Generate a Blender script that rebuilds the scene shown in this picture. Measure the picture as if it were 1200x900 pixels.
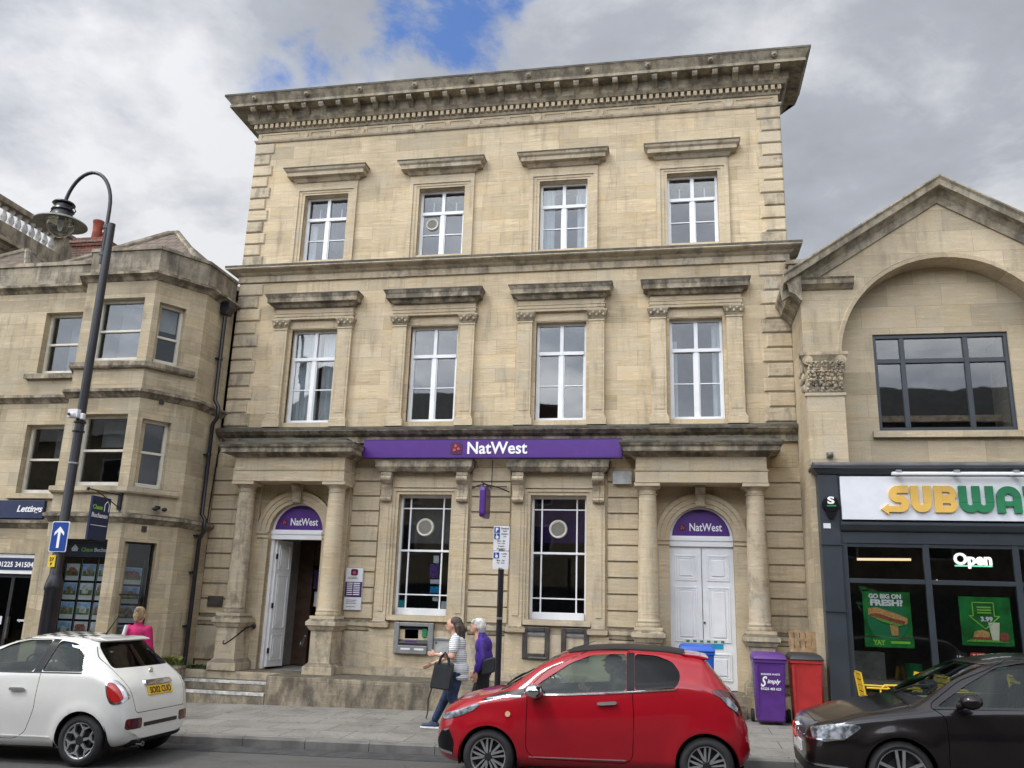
import bpy, bmesh, math, random
from mathutils import Vector, Matrix, noise
random.seed(7)
PI = math.pi
S = bpy.context.scene
C = S.collection
for o in list(bpy.data.objects): bpy.data.objects.remove(o)

# ------------------------------------------------------------------ camera
cam = bpy.data.cameras.new('camera'); co = bpy.data.objects.new('camera', cam); C.objects.link(co)
cR = Vector((0.98301925, 0.18106739, 0.02979524)); cU = Vector((0.0170625, -0.2518568, 0.96761409)); cF = Vector((-0.1827075, 0.95067489, 0.25066954))
m = Matrix.Identity(4)
for i in range(3):
    m[i][0] = cR[i]; m[i][1] = cU[i]; m[i][2] = -cF[i]
m[0][3], m[1][3], m[2][3] = 0, -16, 1.9
co.matrix_world = m
cam.sensor_width = 36; cam.lens = 30.0; cam.clip_end = 3000; cam.clip_start = .05
S.camera = co
S.render.resolution_x = 1024; S.render.resolution_y = 768

# ------------------------------------------------------------------ light
SUN_EL, SUN_AZ = math.radians(58), math.radians(236)     # azimuth clockwise from +Y
W = bpy.data.worlds.new('World'); S.world = W; W.use_nodes = True
nt = W.node_tree; N = nt.nodes; Lk = nt.links
for n in list(N): N.remove(n)
def nd(t, **k):
    n = N.new(t)
    for a, b in k.items(): setattr(n, a, b)
    return n
out = nd('ShaderNodeOutputWorld'); bg = nd('ShaderNodeBackground'); bg.inputs[1].default_value = 0.1
sky = nd('ShaderNodeTexSky', sky_type='NISHITA', sun_disc=False, sun_elevation=SUN_EL, sun_rotation=SUN_AZ)
sky.air_density = 1.0; sky.dust_density = .6; sky.ozone_density = 1.5
tc = nd('ShaderNodeTexCoord'); sep = nd('ShaderNodeSeparateXYZ'); Lk.new(tc.outputs['Generated'], sep.inputs[0])
def mth(op, a, b=None, c=None, cl=False):
    n = nd('ShaderNodeMath', operation=op); n.use_clamp = cl
    for i, v in enumerate((a, b, c)):
        if v is None: continue
        if isinstance(v, (int, float)): n.inputs[i].default_value = v
        else: Lk.new(v, n.inputs[i])
    return n.outputs[0]
den = mth('ADD', mth('MAXIMUM', sep.outputs[2], 0.0), .22)
px = mth('DIVIDE', sep.outputs[0], den); py = mth('DIVIDE', sep.outputs[1], den)
cmb = nd('ShaderNodeCombineXYZ'); Lk.new(px, cmb.inputs[0]); Lk.new(py, cmb.inputs[1])
def wnoise(scale, det, rough, off, dist=0.0):
    mp = nd('ShaderNodeMapping'); mp.inputs[1].default_value = off; Lk.new(cmb.outputs[0], mp.inputs[0])
    n = nd('ShaderNodeTexNoise'); n.inputs['Scale'].default_value = scale; n.inputs['Detail'].default_value = det
    n.inputs['Roughness'].default_value = rough; n.inputs['Distortion'].default_value = dist
    Lk.new(mp.outputs[0], n.inputs['Vector']); return n.outputs[0]
n1 = wnoise(1.5, 9, .55, (3.1, 1.7, 0), .15)
n2 = wnoise(4.0, 9, .6, (7.0, 2.2, 0), .3)
bri = mth('ADD', mth('MULTIPLY', n1, .72), mth('MULTIPLY', n2, .28))
ramp = nd('ShaderNodeValToRGB'); Lk.new(bri, ramp.inputs[0])
e = ramp.color_ramp.elements
e[0].position = .40; e[0].color = (3.9, 4.15, 4.65, 1)
e[1].position = .60; e[1].color = (8.4, 8.5, 8.8, 1)
x_ = ramp.color_ramp.elements.new(.49); x_.color = (4.7, 5.0, 5.6, 1)
# cloud glow added behind the camera, off the sun's direction, to brighten the facade
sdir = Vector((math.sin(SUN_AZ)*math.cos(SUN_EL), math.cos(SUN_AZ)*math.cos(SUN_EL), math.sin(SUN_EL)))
def dotn(v):
    n = nd('ShaderNodeVectorMath', operation='DOT_PRODUCT'); Lk.new(tc.outputs['Generated'], n.inputs[0]); n.inputs[1].default_value = v; return n.outputs['Value']
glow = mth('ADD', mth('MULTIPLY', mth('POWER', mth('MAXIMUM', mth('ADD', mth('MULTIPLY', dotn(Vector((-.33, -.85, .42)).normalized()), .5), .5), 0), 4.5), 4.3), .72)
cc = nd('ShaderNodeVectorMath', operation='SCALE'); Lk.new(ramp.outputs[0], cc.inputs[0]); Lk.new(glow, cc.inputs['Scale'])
# gaps of blue between the clouds
def skydir(a, b): return (cR*((a-600)/1000) + cU*((450-b)/1000) + cF).normalized()
def gap(a, b, r):
    d = dotn(skydir(a, b)); ang = mth('ARCCOSINE', d)
    return mth('SUBTRACT', 1.0, mth('DIVIDE', ang, math.radians(r)), cl=False)
g = mth('MAXIMUM', mth('MAXIMUM', gap(535, 20, 6.2), gap(380, 55, 6.8)), mth('MAXIMUM', gap(455, 10, 4.5), gap(325, 92, 3.6)))
gm = mth('ADD', mth('MULTIPLY', g, .62), mth('SUBTRACT', mth('MULTIPLY', n2, 2.6), 1.42))
gr = nd('ShaderNodeMapRange', interpolation_type='SMOOTHSTEP'); Lk.new(gm, gr.inputs[0]); gr.inputs[1].default_value = 0.0; gr.inputs[2].default_value = .42
gate = nd('ShaderNodeMapRange'); Lk.new(g, gate.inputs[0]); gate.inputs[1].default_value = -.25; gate.inputs[2].default_value = .1
gfac = mth('MULTIPLY', gr.outputs[0], gate.outputs[0], cl=True)
skb = nd('ShaderNodeVectorMath', operation='MULTIPLY'); Lk.new(sky.outputs[0], skb.inputs[0]); skb.inputs[1].default_value = (.88, 1.06, 1.4)
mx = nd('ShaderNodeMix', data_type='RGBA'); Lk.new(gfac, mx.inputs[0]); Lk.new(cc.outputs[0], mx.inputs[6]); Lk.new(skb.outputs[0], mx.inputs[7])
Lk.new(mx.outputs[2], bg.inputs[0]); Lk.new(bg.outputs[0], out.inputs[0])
sl = bpy.data.lights.new('sun', 'SUN'); so = bpy.data.objects.new('sun', sl); C.objects.link(so)
sl.energy = 1.5; sl.angle = math.radians(12); sl.color = (1, .95, .87)
so.rotation_euler = sdir.to_track_quat('Z', 'Y').to_euler(); so.location = sdir*40
S.view_settings.view_transform = 'Standard'; S.view_settings.look = 'None'; S.view_settings.gamma = 1
S.view_settings.exposure = 0.4
S.render.engine = 'CYCLES'
S.cycles.max_bounces = 8; S.cycles.transparent_max_bounces = 16

# ------------------------------------------------------------------ materials
MATS = {}
class NT:
    def __init__(s, name):
        s.m = bpy.data.materials.new(name); s.m.use_nodes = True; s.t = s.m.node_tree; s.n = s.t.nodes; s.l = s.t.links
        s.b = s.n['Principled BSDF']
        MATS[name] = s.m
    def new(s, t, **k):
        n = s.n.new(t)
        for a, b in k.items(): setattr(n, a, b)
        return n
    def co(s, scale=(1, 1, 1), loc=(0, 0, 0)):
        c = s.new('ShaderNodeTexCoord'); mp = s.new('ShaderNodeMapping'); s.l.new(c.outputs['Object'], mp.inputs[0])
        mp.inputs[3].default_value = scale; mp.inputs[1].default_value = loc; return mp.outputs[0]
    def noise(s, scale, det=5, rough=.55, sc=(1, 1, 1), loc=(0, 0, 0), dist=0):
        n = s.new('ShaderNodeTexNoise'); s.l.new(s.co(sc, loc), n.inputs['Vector']); n.inputs['Scale'].default_value = scale
        n.inputs['Detail'].default_value = det; n.inputs['Roughness'].default_value = rough; n.inputs['Distortion'].default_value = dist
        return n.outputs[0]
    def rng(s, v, a, b, c=0, d=1, smooth=True):
        n = s.new('ShaderNodeMapRange'); s.l.new(v, n.inputs[0])
        if smooth: n.interpolation_type = 'SMOOTHSTEP'
        for i, x in enumerate((a, b, c, d)): n.inputs[i+1].default_value = x
        return n.outputs[0]
    def math(s, op, a, b=None):
        n = s.new('ShaderNodeMath', operation=op)
        for i, v in enumerate((a, b)):
            if v is None: continue
            if isinstance(v, (int, float)): n.inputs[i].default_value = v
            else: s.l.new(v, n.inputs[i])
        return n.outputs[0]
    def mix(s, f, a, b, mode='MIX'):
        n = s.new('ShaderNodeMix', data_type='RGBA', blend_type=mode)
        for i, v in ((0, f), (6, a), (7, b)):
            if isinstance(v, (int, float)): n.inputs[i].default_value = v
            elif isinstance(v, tuple): n.inputs[i].default_value = v if len(v) == 4 else v+(1,)
            else: s.l.new(v, n.inputs[i])
        return n.outputs[2]
    def bump(s, h, st=.3, d=.01):
        n = s.new('ShaderNodeBump'); n.inputs['Strength'].default_value = st; n.inputs['Distance'].default_value = d
        s.l.new(h, n.inputs['Height']); s.l.new(n.outputs[0], s.b.inputs['Normal'])
    def col(s, c):
        if isinstance(c, tuple): s.b.inputs['Base Color'].default_value = c if len(c) == 4 else c+(1,)
        else: s.l.new(c, s.b.inputs['Base Color'])
    def set(s, **k):
        for a, b in k.items(): s.b.inputs[a.replace('_', ' ')].default_value = b
def plain(name, c, rough=.5, metal=0, var=.12, vs=6, coat=0, bump=0, spec=.5):
    t = NT(name)
    n = t.noise(vs, 5)
    k = t.rng(n, .3, .7, 1-var, 1+var)
    t.col(t.mix(1.0, c, k, 'MULTIPLY')) if var else t.col(c)
    t.set(Roughness=rough, Metallic=metal, Coat_Weight=coat, Specular_IOR_Level=spec)
    if coat: t.set(Coat_Roughness=.09)
    if bump: t.bump(t.noise(vs*8, 4), bump, .004)
    return t.m
def stone(name, c1, c2, bw=.8, rh=.293, mortar=.004, grime=.3, black=0.0, blocks=True, off=(0, 0), vein=.5, seed=0):
    t = NT(name)
    c = t.new('ShaderNodeTexCoord'); sx = t.new('ShaderNodeSeparateXYZ'); t.l.new(c.outputs['Object'], sx.inputs[0])
    cb = t.new('ShaderNodeCombineXYZ'); t.l.new(t.math('ADD', sx.outputs[0], sx.outputs[1]), cb.inputs[0]); t.l.new(sx.outputs[2], cb.inputs[1])
    mp = t.new('ShaderNodeMapping'); t.l.new(cb.outputs[0], mp.inputs[0]); mp.inputs[1].default_value = (off[0], off[1], 0)
    # soft change of tone over the wall, and the bedding lines of the stone
    big = t.rng(t.noise(.9, 4, .6, loc=(seed, 0, 0)), .3, .7, 0, 1)
    base = t.mix(big, c1, c2)
    v = t.noise(2.2, 7, .65, sc=(.9, .9, 9), loc=(seed, 3, 0), dist=.5)
    base = t.mix(t.math('MULTIPLY', t.rng(v, .50, .70), vein), base, (c1[0]*.60, c1[1]*.52, c1[2]*.42))
    base = t.mix(t.math('MULTIPLY', t.rng(t.noise(4, 5, .6, sc=(.6, .6, 5), loc=(seed, 7, 3)), .5, .72), .45), base, (min(1, c1[0]*1.35), min(1, c1[1]*1.33), min(1, c1[2]*1.3)))
    base = t.mix(t.math('MULTIPLY', t.rng(t.noise(1.7, 5, .6, sc=(1, 1, 2.2), loc=(seed+5, 1, 2)), .50, .70), .5), base, (c1[0]*.98, c1[1]*.90, c1[2]*.74))
    base = t.mix(t.math('MULTIPLY', t.rng(t.noise(1.3, 5, .6, sc=(1, 1, 1.6), loc=(seed+9, 8, 2)), .50, .68), .6), base, (c1[0]*.84, c1[1]*.89, c1[2]*.98))
    h = v
    if blocks:
        br = t.new('ShaderNodeTexBrick'); t.l.new(mp.outputs[0], br.inputs['Vector'])
        br.inputs['Scale'].default_value = 1; br.inputs['Brick Width'].default_value = bw; br.inputs['Row Height'].default_value = rh
        br.inputs['Mortar Size'].default_value = mortar; br.inputs['Mortar Smooth'].default_value = .6; br.inputs['Bias'].default_value = -.1
        br.inputs['Color1'].default_value = (1.16, 1.13, 1.08, 1); br.inputs['Color2'].default_value = (.82, .80, .76, 1); br.inputs['Mortar'].default_value = (.66, .62, .56, 1)
        base = t.mix(.85, base, br.outputs['Color'], 'MULTIPLY')
        h = t.math('SUBTRACT', v, t.math('MULTIPLY', br.outputs['Fac'], .8))
    # rain streaks and soot
    st = t.noise(1.6, 8, .62, sc=(4.5, 4.5, .55), loc=(seed+2, 0, 5))
    pt = t.noise(1.1, 6, .6, loc=(0, seed, 9))
    gr = t.math('MULTIPLY', t.rng(st, .46, .72), t.rng(pt, .38, .62))
    base = t.mix(t.math('MULTIPLY', gr, grime), base, (.13, .115, .095))
    if black:
        b1 = t.rng(t.noise(2.4, 8, .68, sc=(1.6, 1.6, .8), loc=(seed, 4, 4)), .5-.25*black, .62)
        base = t.mix(t.math('MULTIPLY', b1, min(1, .35+.6*black)), base, (.045, .042, .037))
    fine = t.rng(t.noise(45, 3, .6), .3, .7, .93, 1.05)
    base = t.mix(1.0, base, fine, 'MULTIPLY')
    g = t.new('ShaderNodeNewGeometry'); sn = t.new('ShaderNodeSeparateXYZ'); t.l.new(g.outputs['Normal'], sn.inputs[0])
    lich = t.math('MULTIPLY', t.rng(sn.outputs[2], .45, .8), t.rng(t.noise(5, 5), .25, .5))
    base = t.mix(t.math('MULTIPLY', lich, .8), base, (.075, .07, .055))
    t.col(base); t.set(Roughness=.92, Specular_IOR_Level=.2)
    t.bump(t.math('ADD', h, t.math('MULTIPLY', t.noise(30, 5, .65), .5)), .35, .012)
    return t.m
BA, BB = (.575, .48, .335), (.47, .39, .27)
stone('bath_stone', BA, BB, grime=.45)
stone('bath_stone_plain', BA, BB, blocks=False, grime=.45, seed=4)
stone('bath_stone_trim', (.52, .445, .325), (.42, .35, .25), blocks=False, grime=.6, black=.12, seed=11)
stone('sooty_stone', (.50, .43, .32), (.38, .33, .245), blocks=False, grime=.8, black=.72, seed=21)
stone('cornice_stone', (.43, .375, .28), (.34, .295, .215), blocks=False, grime=.8, black=.36, seed=27)
stone('shop_stone', (.50, .43, .31), (.37, .315, .225), bw=.62, rh=.26, grime=.6, black=.0, seed=31, vein=.25)
stone('render_stone', (.49, .42, .305), (.41, .345, .245), bw=.9, rh=.4, grime=.4, black=.0, seed=41, vein=.2)
stone('plinth_stone', (.38, .33, .25), (.27, .235, .18), bw=.75, rh=.5, grime=.9, black=.6, seed=51, vein=.2)
stone('old_parapet', (.36, .32, .25), (.26, .23, .18), bw=.7, rh=.3, grime=.9, black=.35, seed=61, vein=.2)
plain('white_paint', (.78, .79, .80), .4, var=.06, vs=3)
plain('cream_paint', (.62, .59, .50), .5, var=.08)
plain('nosing_white', (.50, .49, .46), .7, var=.4, vs=9)
plain('purple', (.075, .018, .20), .35, var=.06)
plain('purple_dark', (.05, .018, .12), .35, var=.06)
plain('letter_white', (.85, .85, .86), .45, var=0)
plain('emblem_red', (.62, .05, .07), .4, var=0)
plain('emblem_dark', (.06, .012, .05), .35, var=0)
plain('navy', (.018, .028, .075), .35, var=.1)
plain('charcoal', (.032, .040, .050), .38, var=.12, vs=3)
plain('lead', (.12, .12, .125), .6, var=.3, vs=3)
plain('black_iron', (.014, .014, .019), .32, var=.2)
plain('black', (.01, .01, .011), .5, var=.2)
plain('rubber', (.016, .016, .017), .75, var=.25, vs=12)
plain('steel', (.42, .43, .44), .35, .85, var=.15, vs=5)
plain('grey_plastic', (.20, .205, .20), .5, var=.15)
plain('bronze_frame', (.075, .068, .062), .45, .3, var=.3)
plain('panel_grey', (.36, .36, .35), .5, .1, var=.2)
plain('room_wall', (.30, .29, .27), .9, var=.1)
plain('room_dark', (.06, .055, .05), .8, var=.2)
plain('dark_wood', (.08, .045, .028), .5, var=.3)
plain('curtain', (.72, .72, .70), .9, var=.06)
plain('clay_pot', (.24, .055, .032), .85, var=.2, bump=.3)
plain('lamp_grey', (.16, .16, .14), .5, .2, var=.3)
plain('sign_blue', (.012, .055, .27), .35, var=.05)
plain('sign_yellow', (.75, .52, .03), .4, var=.05)
plain('sign_white', (.66, .67, .69), .4, var=.06)
plain('yellow_metal', (.66, .44, .03), .38, var=.06)
plain('logo_yellow', (.74, .46, .10), .45, var=.03)
plain('logo_green', (.015, .19, .075), .45, var=.03)
plain('poster_green', (.012, .17, .03), .4, var=.5, vs=3)
plain('poster_dark', (.01, .06, .02), .4, var=.4, vs=3)
plain('poster_lime', (.28, .62, .08), .4, var=.1)
plain('bread', (.55, .30, .10), .6, var=.3, vs=30)
plain('meat', (.30, .07, .04), .6, var=.3, vs=30)
plain('salad', (.14, .38, .05), .6, var=.3, vs=30)
plain('cup', (.75, .72, .55), .5, var=.1)
plain('tag_red', (.65, .03, .02), .4, var=0)
plain('tag_teal', (.05, .45, .45), .4, var=0)
plain('bin_purple', (.085, .022, .19), .5, var=.12, bump=.15)
plain('bin_red', (.40, .022, .022), .5, var=.14, bump=.15)
plain('bin_lid_black', (.02, .021, .023), .5, var=.2)
plain('bin_blue', (.012, .085, .42), .45, var=.1, bump=.15)
plain('pallet_wood', (.36, .24, .13), .85, var=.35, vs=9, bump=.4)
plain('asphalt_dark', (.05, .05, .052), .9, var=.3)
plain('plant_green', (.055, .10, .022), .8, var=.4)
plain('plant_yellow', (.18, .19, .045), .8, var=.4)
plain('soil', (.05, .035, .022), .95, var=.3)
plain('skin', (.58, .33, .23), .55, var=.06)
plain('hair_brown', (.06, .042, .032), .7, var=.5, vs=25)
plain('hair_white', (.55, .54, .51), .8, var=.25, vs=25)
plain('hair_blonde', (.30, .21, .12), .8, var=.4, vs=25)
plain('cloth_purple', (.05, .018, .24), .8, var=.3, vs=8, bump=.3)
plain('cloth_black', (.012, .012, .014), .85, var=.3, vs=8, bump=.3)
plain('cloth_pink', (.42, .008, .10), .8, var=.2, vs=8, bump=.3)
plain('cloth_white', (.72, .72, .72), .8, var=.1, bump=.2)
plain('denim', (.018, .035, .085), .85, var=.4, vs=14, bump=.3)
plain('bag_black', (.012, .013, .017), .6, var=.3, vs=8)
plain('shoe_navy', (.03, .045, .09), .7, var=.2)
plain('shoe_sole', (.75, .75, .73), .6, var=.1)
plain('leather_tan', (.10, .05, .03), .6, var=.3)
plain('white_car_paint', (.70, .70, .665), .3, var=.02, coat=1.0, spec=.2)
plain('red_car_paint', (.33, .005, .014), .3, var=.04, coat=1.0, spec=.15)
plain('brown_car_paint', (.007, .005, .006), .3, 0, var=.06, coat=.75, spec=.2)
plain('black_trim', (.012, .012, .013), .45, var=.15)
plain('gloss_black', (.008, .008, .009), .3, var=0, spec=.2)
plain('chrome', (.75, .76, .78), .12, 1.0, var=.03)
plain('alloy', (.55, .56, .57), .3, .85, var=.08)
plain('alloy_dark', (.03, .03, .032), .4, .4, var=.1)
plain('interior_black', (.012, .012, .013), .85, var=.1, spec=.1)
plain('seat_grey', (.05, .05, .052), .9, var=.2)
plain('seat_light', (.33, .32, .30), .9, var=.2)
plain('tail_red', (.45, .012, .015), .12, var=.15, coat=1)
plain('tail_dark', (.07, .004, .006), .12, var=.15, coat=1)
plain('lens_clear', (.22, .24, .27), .18, .3, var=.8, vs=14, coat=.6)
plain('plate_yellow', (.80, .50, .03), .4, var=.03)
plain('plate_white', (.75, .75, .75), .4, var=.03)
plain('amber', (.7, .45, .25), .2, var=.1, coat=1)
plain('property_sky', (.22, .40, .66), .5, var=.35, vs=7)
plain('property_house', (.28, .21, .15), .5, var=.6, vs=16)
plain('property_lawn', (.10, .17, .06), .5, var=.5, vs=12)
plain('paper', (.62, .63, .64), .5, var=.05)
plain('banner_blue', (.01, .28, .55), .4, var=.05)
plain('slate', (.09, .085, .08), .7, var=.4, vs=5)
stone('soot_cap', (.17, .155, .125), (.10, .092, .075), blocks=False, grime=.9, black=.5, seed=71)
plain('far_stone', (.26, .22, .16), .9, var=.4, vs=1)
def roof_tiles():
    t = NT('roof_tiles')
    br = t.new('ShaderNodeTexBrick'); t.l.new(t.co((1, 1, 1)), br.inputs['Vector']); br.inputs['Scale'].default_value = 1
    br.inputs['Brick Width'].default_value = .25; br.inputs['Row Height'].default_value = .2; br.inputs['Mortar Size'].default_value = .012
    br.inputs['Color1'].default_value = (.11, .085, .07, 1); br.inputs['Color2'].default_value = (.16, .12, .09, 1); br.inputs['Mortar'].default_value = (.03, .03, .03, 1)
    t.col(br.outputs[0]); t.set(Roughness=.9)
roof_tiles()
def brick():
    t = NT('red_brick')
    c = t.new('ShaderNodeTexCoord'); sx = t.new('ShaderNodeSeparateXYZ'); t.l.new(c.outputs['Object'], sx.inputs[0])
    cb = t.new('ShaderNodeCombineXYZ'); t.l.new(t.math('ADD', sx.outputs[0], sx.outputs[1]), cb.inputs[0]); t.l.new(sx.outputs[2], cb.inputs[1])
    br = t.new('ShaderNodeTexBrick'); t.l.new(cb.outputs[0], br.inputs['Vector']); br.inputs['Scale'].default_value = 1
    br.inputs['Brick Width'].default_value = .225; br.inputs['Row Height'].default_value = .075; br.inputs['Mortar Size'].default_value = .01
    br.inputs['Color1'].default_value = (.25, .07, .04, 1); br.inputs['Color2'].default_value = (.12, .05, .035, 1); br.inputs['Mortar'].default_value = (.22, .19, .16, 1)
    t.col(t.mix(t.rng(t.noise(4), .45, .65, 0, .6), br.outputs[0], (.07, .06, .05))); t.set(Roughness=.9); t.bump(br.outputs['Fac'], -.4, .01)
brick()
def asphalt():
    t = NT('asphalt')
    b = t.mix(t.rng(t.noise(.5, 6, .6), .35, .65), (.05, .049, .048), (.078, .076, .073))
    b = t.mix(t.rng(t.noise(90, 3, .7), .45, .7), b, (.12, .117, .11))
    b = t.mix(t.math('MULTIPLY', t.rng(t.noise(1.3, 7, .7, sc=(.5, 2, 1), dist=1.5), .56, .60), .6), b, (.035, .035, .035))
    v = t.new('ShaderNodeTexVoronoi', feature='DISTANCE_TO_EDGE'); t.l.new(t.co((.5, .9, 1), (2, 1, 0)), v.inputs['Vector']); v.inputs['Scale'].default_value = 1.1
    b = t.mix(t.rng(v.outputs['Distance'], .0, .012, .7, 0), b, (.028, .028, .028))
    b = t.mix(t.rng(t.noise(.35, 3, .5, sc=(1, .6, 1), loc=(4, 2, 0)), .50, .515, 0, .45), b, (.105, .10, .095))
    b = t.mix(t.rng(t.noise(2.5, 4, .6, sc=(.25, 2.5, 1)), .58, .75, 0, .5), b, (.03, .029, .028))
    t.col(b); t.set(Roughness=.85); t.bump(t.noise(120, 3), .5, .006)
asphalt()
def paving(name, bw, rh, c1, c2):
    t = NT(name)
    br = t.new('ShaderNodeTexBrick'); t.l.new(t.co((1, 1, 1)), br.inputs['Vector']); br.inputs['Scale'].default_value = 1
    br.inputs['Brick Width'].default_value = bw; br.inputs['Row Height'].default_value = rh; br.inputs['Mortar Size'].default_value = .007; br.inputs['Mortar Smooth'].default_value = .2
    br.inputs['Color1'].default_value = c1+(1,); br.inputs['Color2'].default_value = c2+(1,); br.inputs['Mortar'].default_value = (.05, .048, .04, 1)
    b = t.mix(t.rng(t.noise(2.2, 6, .65), .40, .68, 0, .5), br.outputs[0], (.13, .122, .108))
    b = t.mix(t.math('MULTIPLY', t.rng(t.noise(9, 3, .5), .66, .69), .7), b, (.06, .055, .05))
    b = t.mix(t.math('MULTIPLY', t.rng(t.noise(.9, 7, .7, dist=1.2), .52, .68), .5), b, (.09, .083, .07))
    b = t.mix(t.math('MULTIPLY', t.rng(t.noise(14, 2, .4, loc=(3, 3, 0)), .70, .72), .6), b, (.38, .37, .34))
    b = t.mix(1.0, b, t.rng(t.noise(60, 3), .3, .7, .9, 1.08), 'MULTIPLY')
    t.col(b); t.set(Roughness=.85); t.bump(t.math('ADD', t.math('MULTIPLY', br.outputs['Fac'], -1.0), t.math('MULTIPLY', t.noise(50, 3), .3)), .4, .006)
paving('paving', .9, .6, (.245, .232, .21), (.20, .19, .17))
plain('kerb_stone', (.14, .135, .128), .85, var=.3, vs=3, bump=.3)
plain('road_paint', (.42, .42, .40), .8, var=.4, vs=14)
def glass(name, tint, refl=1.0, rough=.02, dens=0.0):
    t = NT(name); t.n.remove(t.b); o = t.n['Material Output']
    tr = t.new('ShaderNodeBsdfTransparent'); tr.inputs[0].default_value = tint+(1,)
    gl = t.new('ShaderNodeBsdfGlossy'); gl.inputs['Roughness'].default_value = rough; gl.inputs[0].default_value = (1, 1, 1, 1)
    fr = t.new('ShaderNodeLayerWeight'); fr.inputs[0].default_value = .5
    sch = t.math('ADD', t.math('MULTIPLY', t.math('POWER', fr.outputs['Facing'], 5.0), .96), .04)
    k = t.math('MINIMUM', t.math('ADD', t.math('MULTIPLY', sch, refl), dens), 1.0)
    mxs = t.new('ShaderNodeMixShader'); t.l.new(k, mxs.inputs[0]); t.l.new(tr.outputs[0], mxs.inputs[1]); t.l.new(gl.outputs[0], mxs.inputs[2])
    # old panes are a little wavy
    bp = t.new('ShaderNodeBump'); bp.inputs['Strength'].default_value = 0.0 if 'car' in name or 'lamp' in name else .12; bp.inputs['Distance'].default_value = .01; t.l.new(t.noise(1.7, 2), bp.inputs['Height'])
    t.l.new(bp.outputs[0], gl.inputs['Normal'])
    t.l.new(mxs.outputs[0], o.inputs[0])
glass('window_glass', (.74, .77, .79), 1.5)
glass('shop_glass', (.78, .80, .80), .7)
glass('car_glass', (.66, .72, .68), .55)
glass('car_glass_dark', (.16, .17, .17), .5)
glass('lamp_glass', (.85, .87, .86), 2.0)
def stripes():
    t = NT('striped_cloth')
    c = t.new('ShaderNodeTexCoord'); sx = t.new('ShaderNodeSeparateXYZ'); t.l.new(c.outputs['Object'], sx.inputs[0])
    f = t.math('FRACT', t.math('MULTIPLY', sx.outputs[2], 1/.026))
    t.col(t.mix(t.math('LESS_THAN', f, .25), (.74, .75, .76), (.045, .05, .08))); t.set(Roughness=.85)
stripes()
def chequer():
    t = NT('chequer_decal')
    c = t.new('ShaderNodeTexChecker'); t.l.new(t.co((1, 1, 1)), c.inputs['Vector']); c.inputs['Scale'].default_value = 10
    c.inputs[1].default_value = (.70, .70, .66, 1); c.inputs[2].default_value = (.035, .03, .028, 1)
    t.col(c.outputs[0]); t.set(Roughness=.3, Coat_Weight=1.0)
chequer()
def emis(name, c, s):
    t = NT(name); t.col((.8, .8, .8)); t.b.inputs['Emission Color'].default_value = c+(1,); t.b.inputs['Emission Strength'].default_value = s
emis('lit_white', (1, .99, .96), 1.3); emis('lit_green', (.05, .9, .35), .9); emis('lit_warm', (1, .72, .42), 1.3)
emis('light_box', (.80, .86, 1.0), .35)
plain('sign_face', (.70, .72, .76), .4, var=.03)

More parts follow.
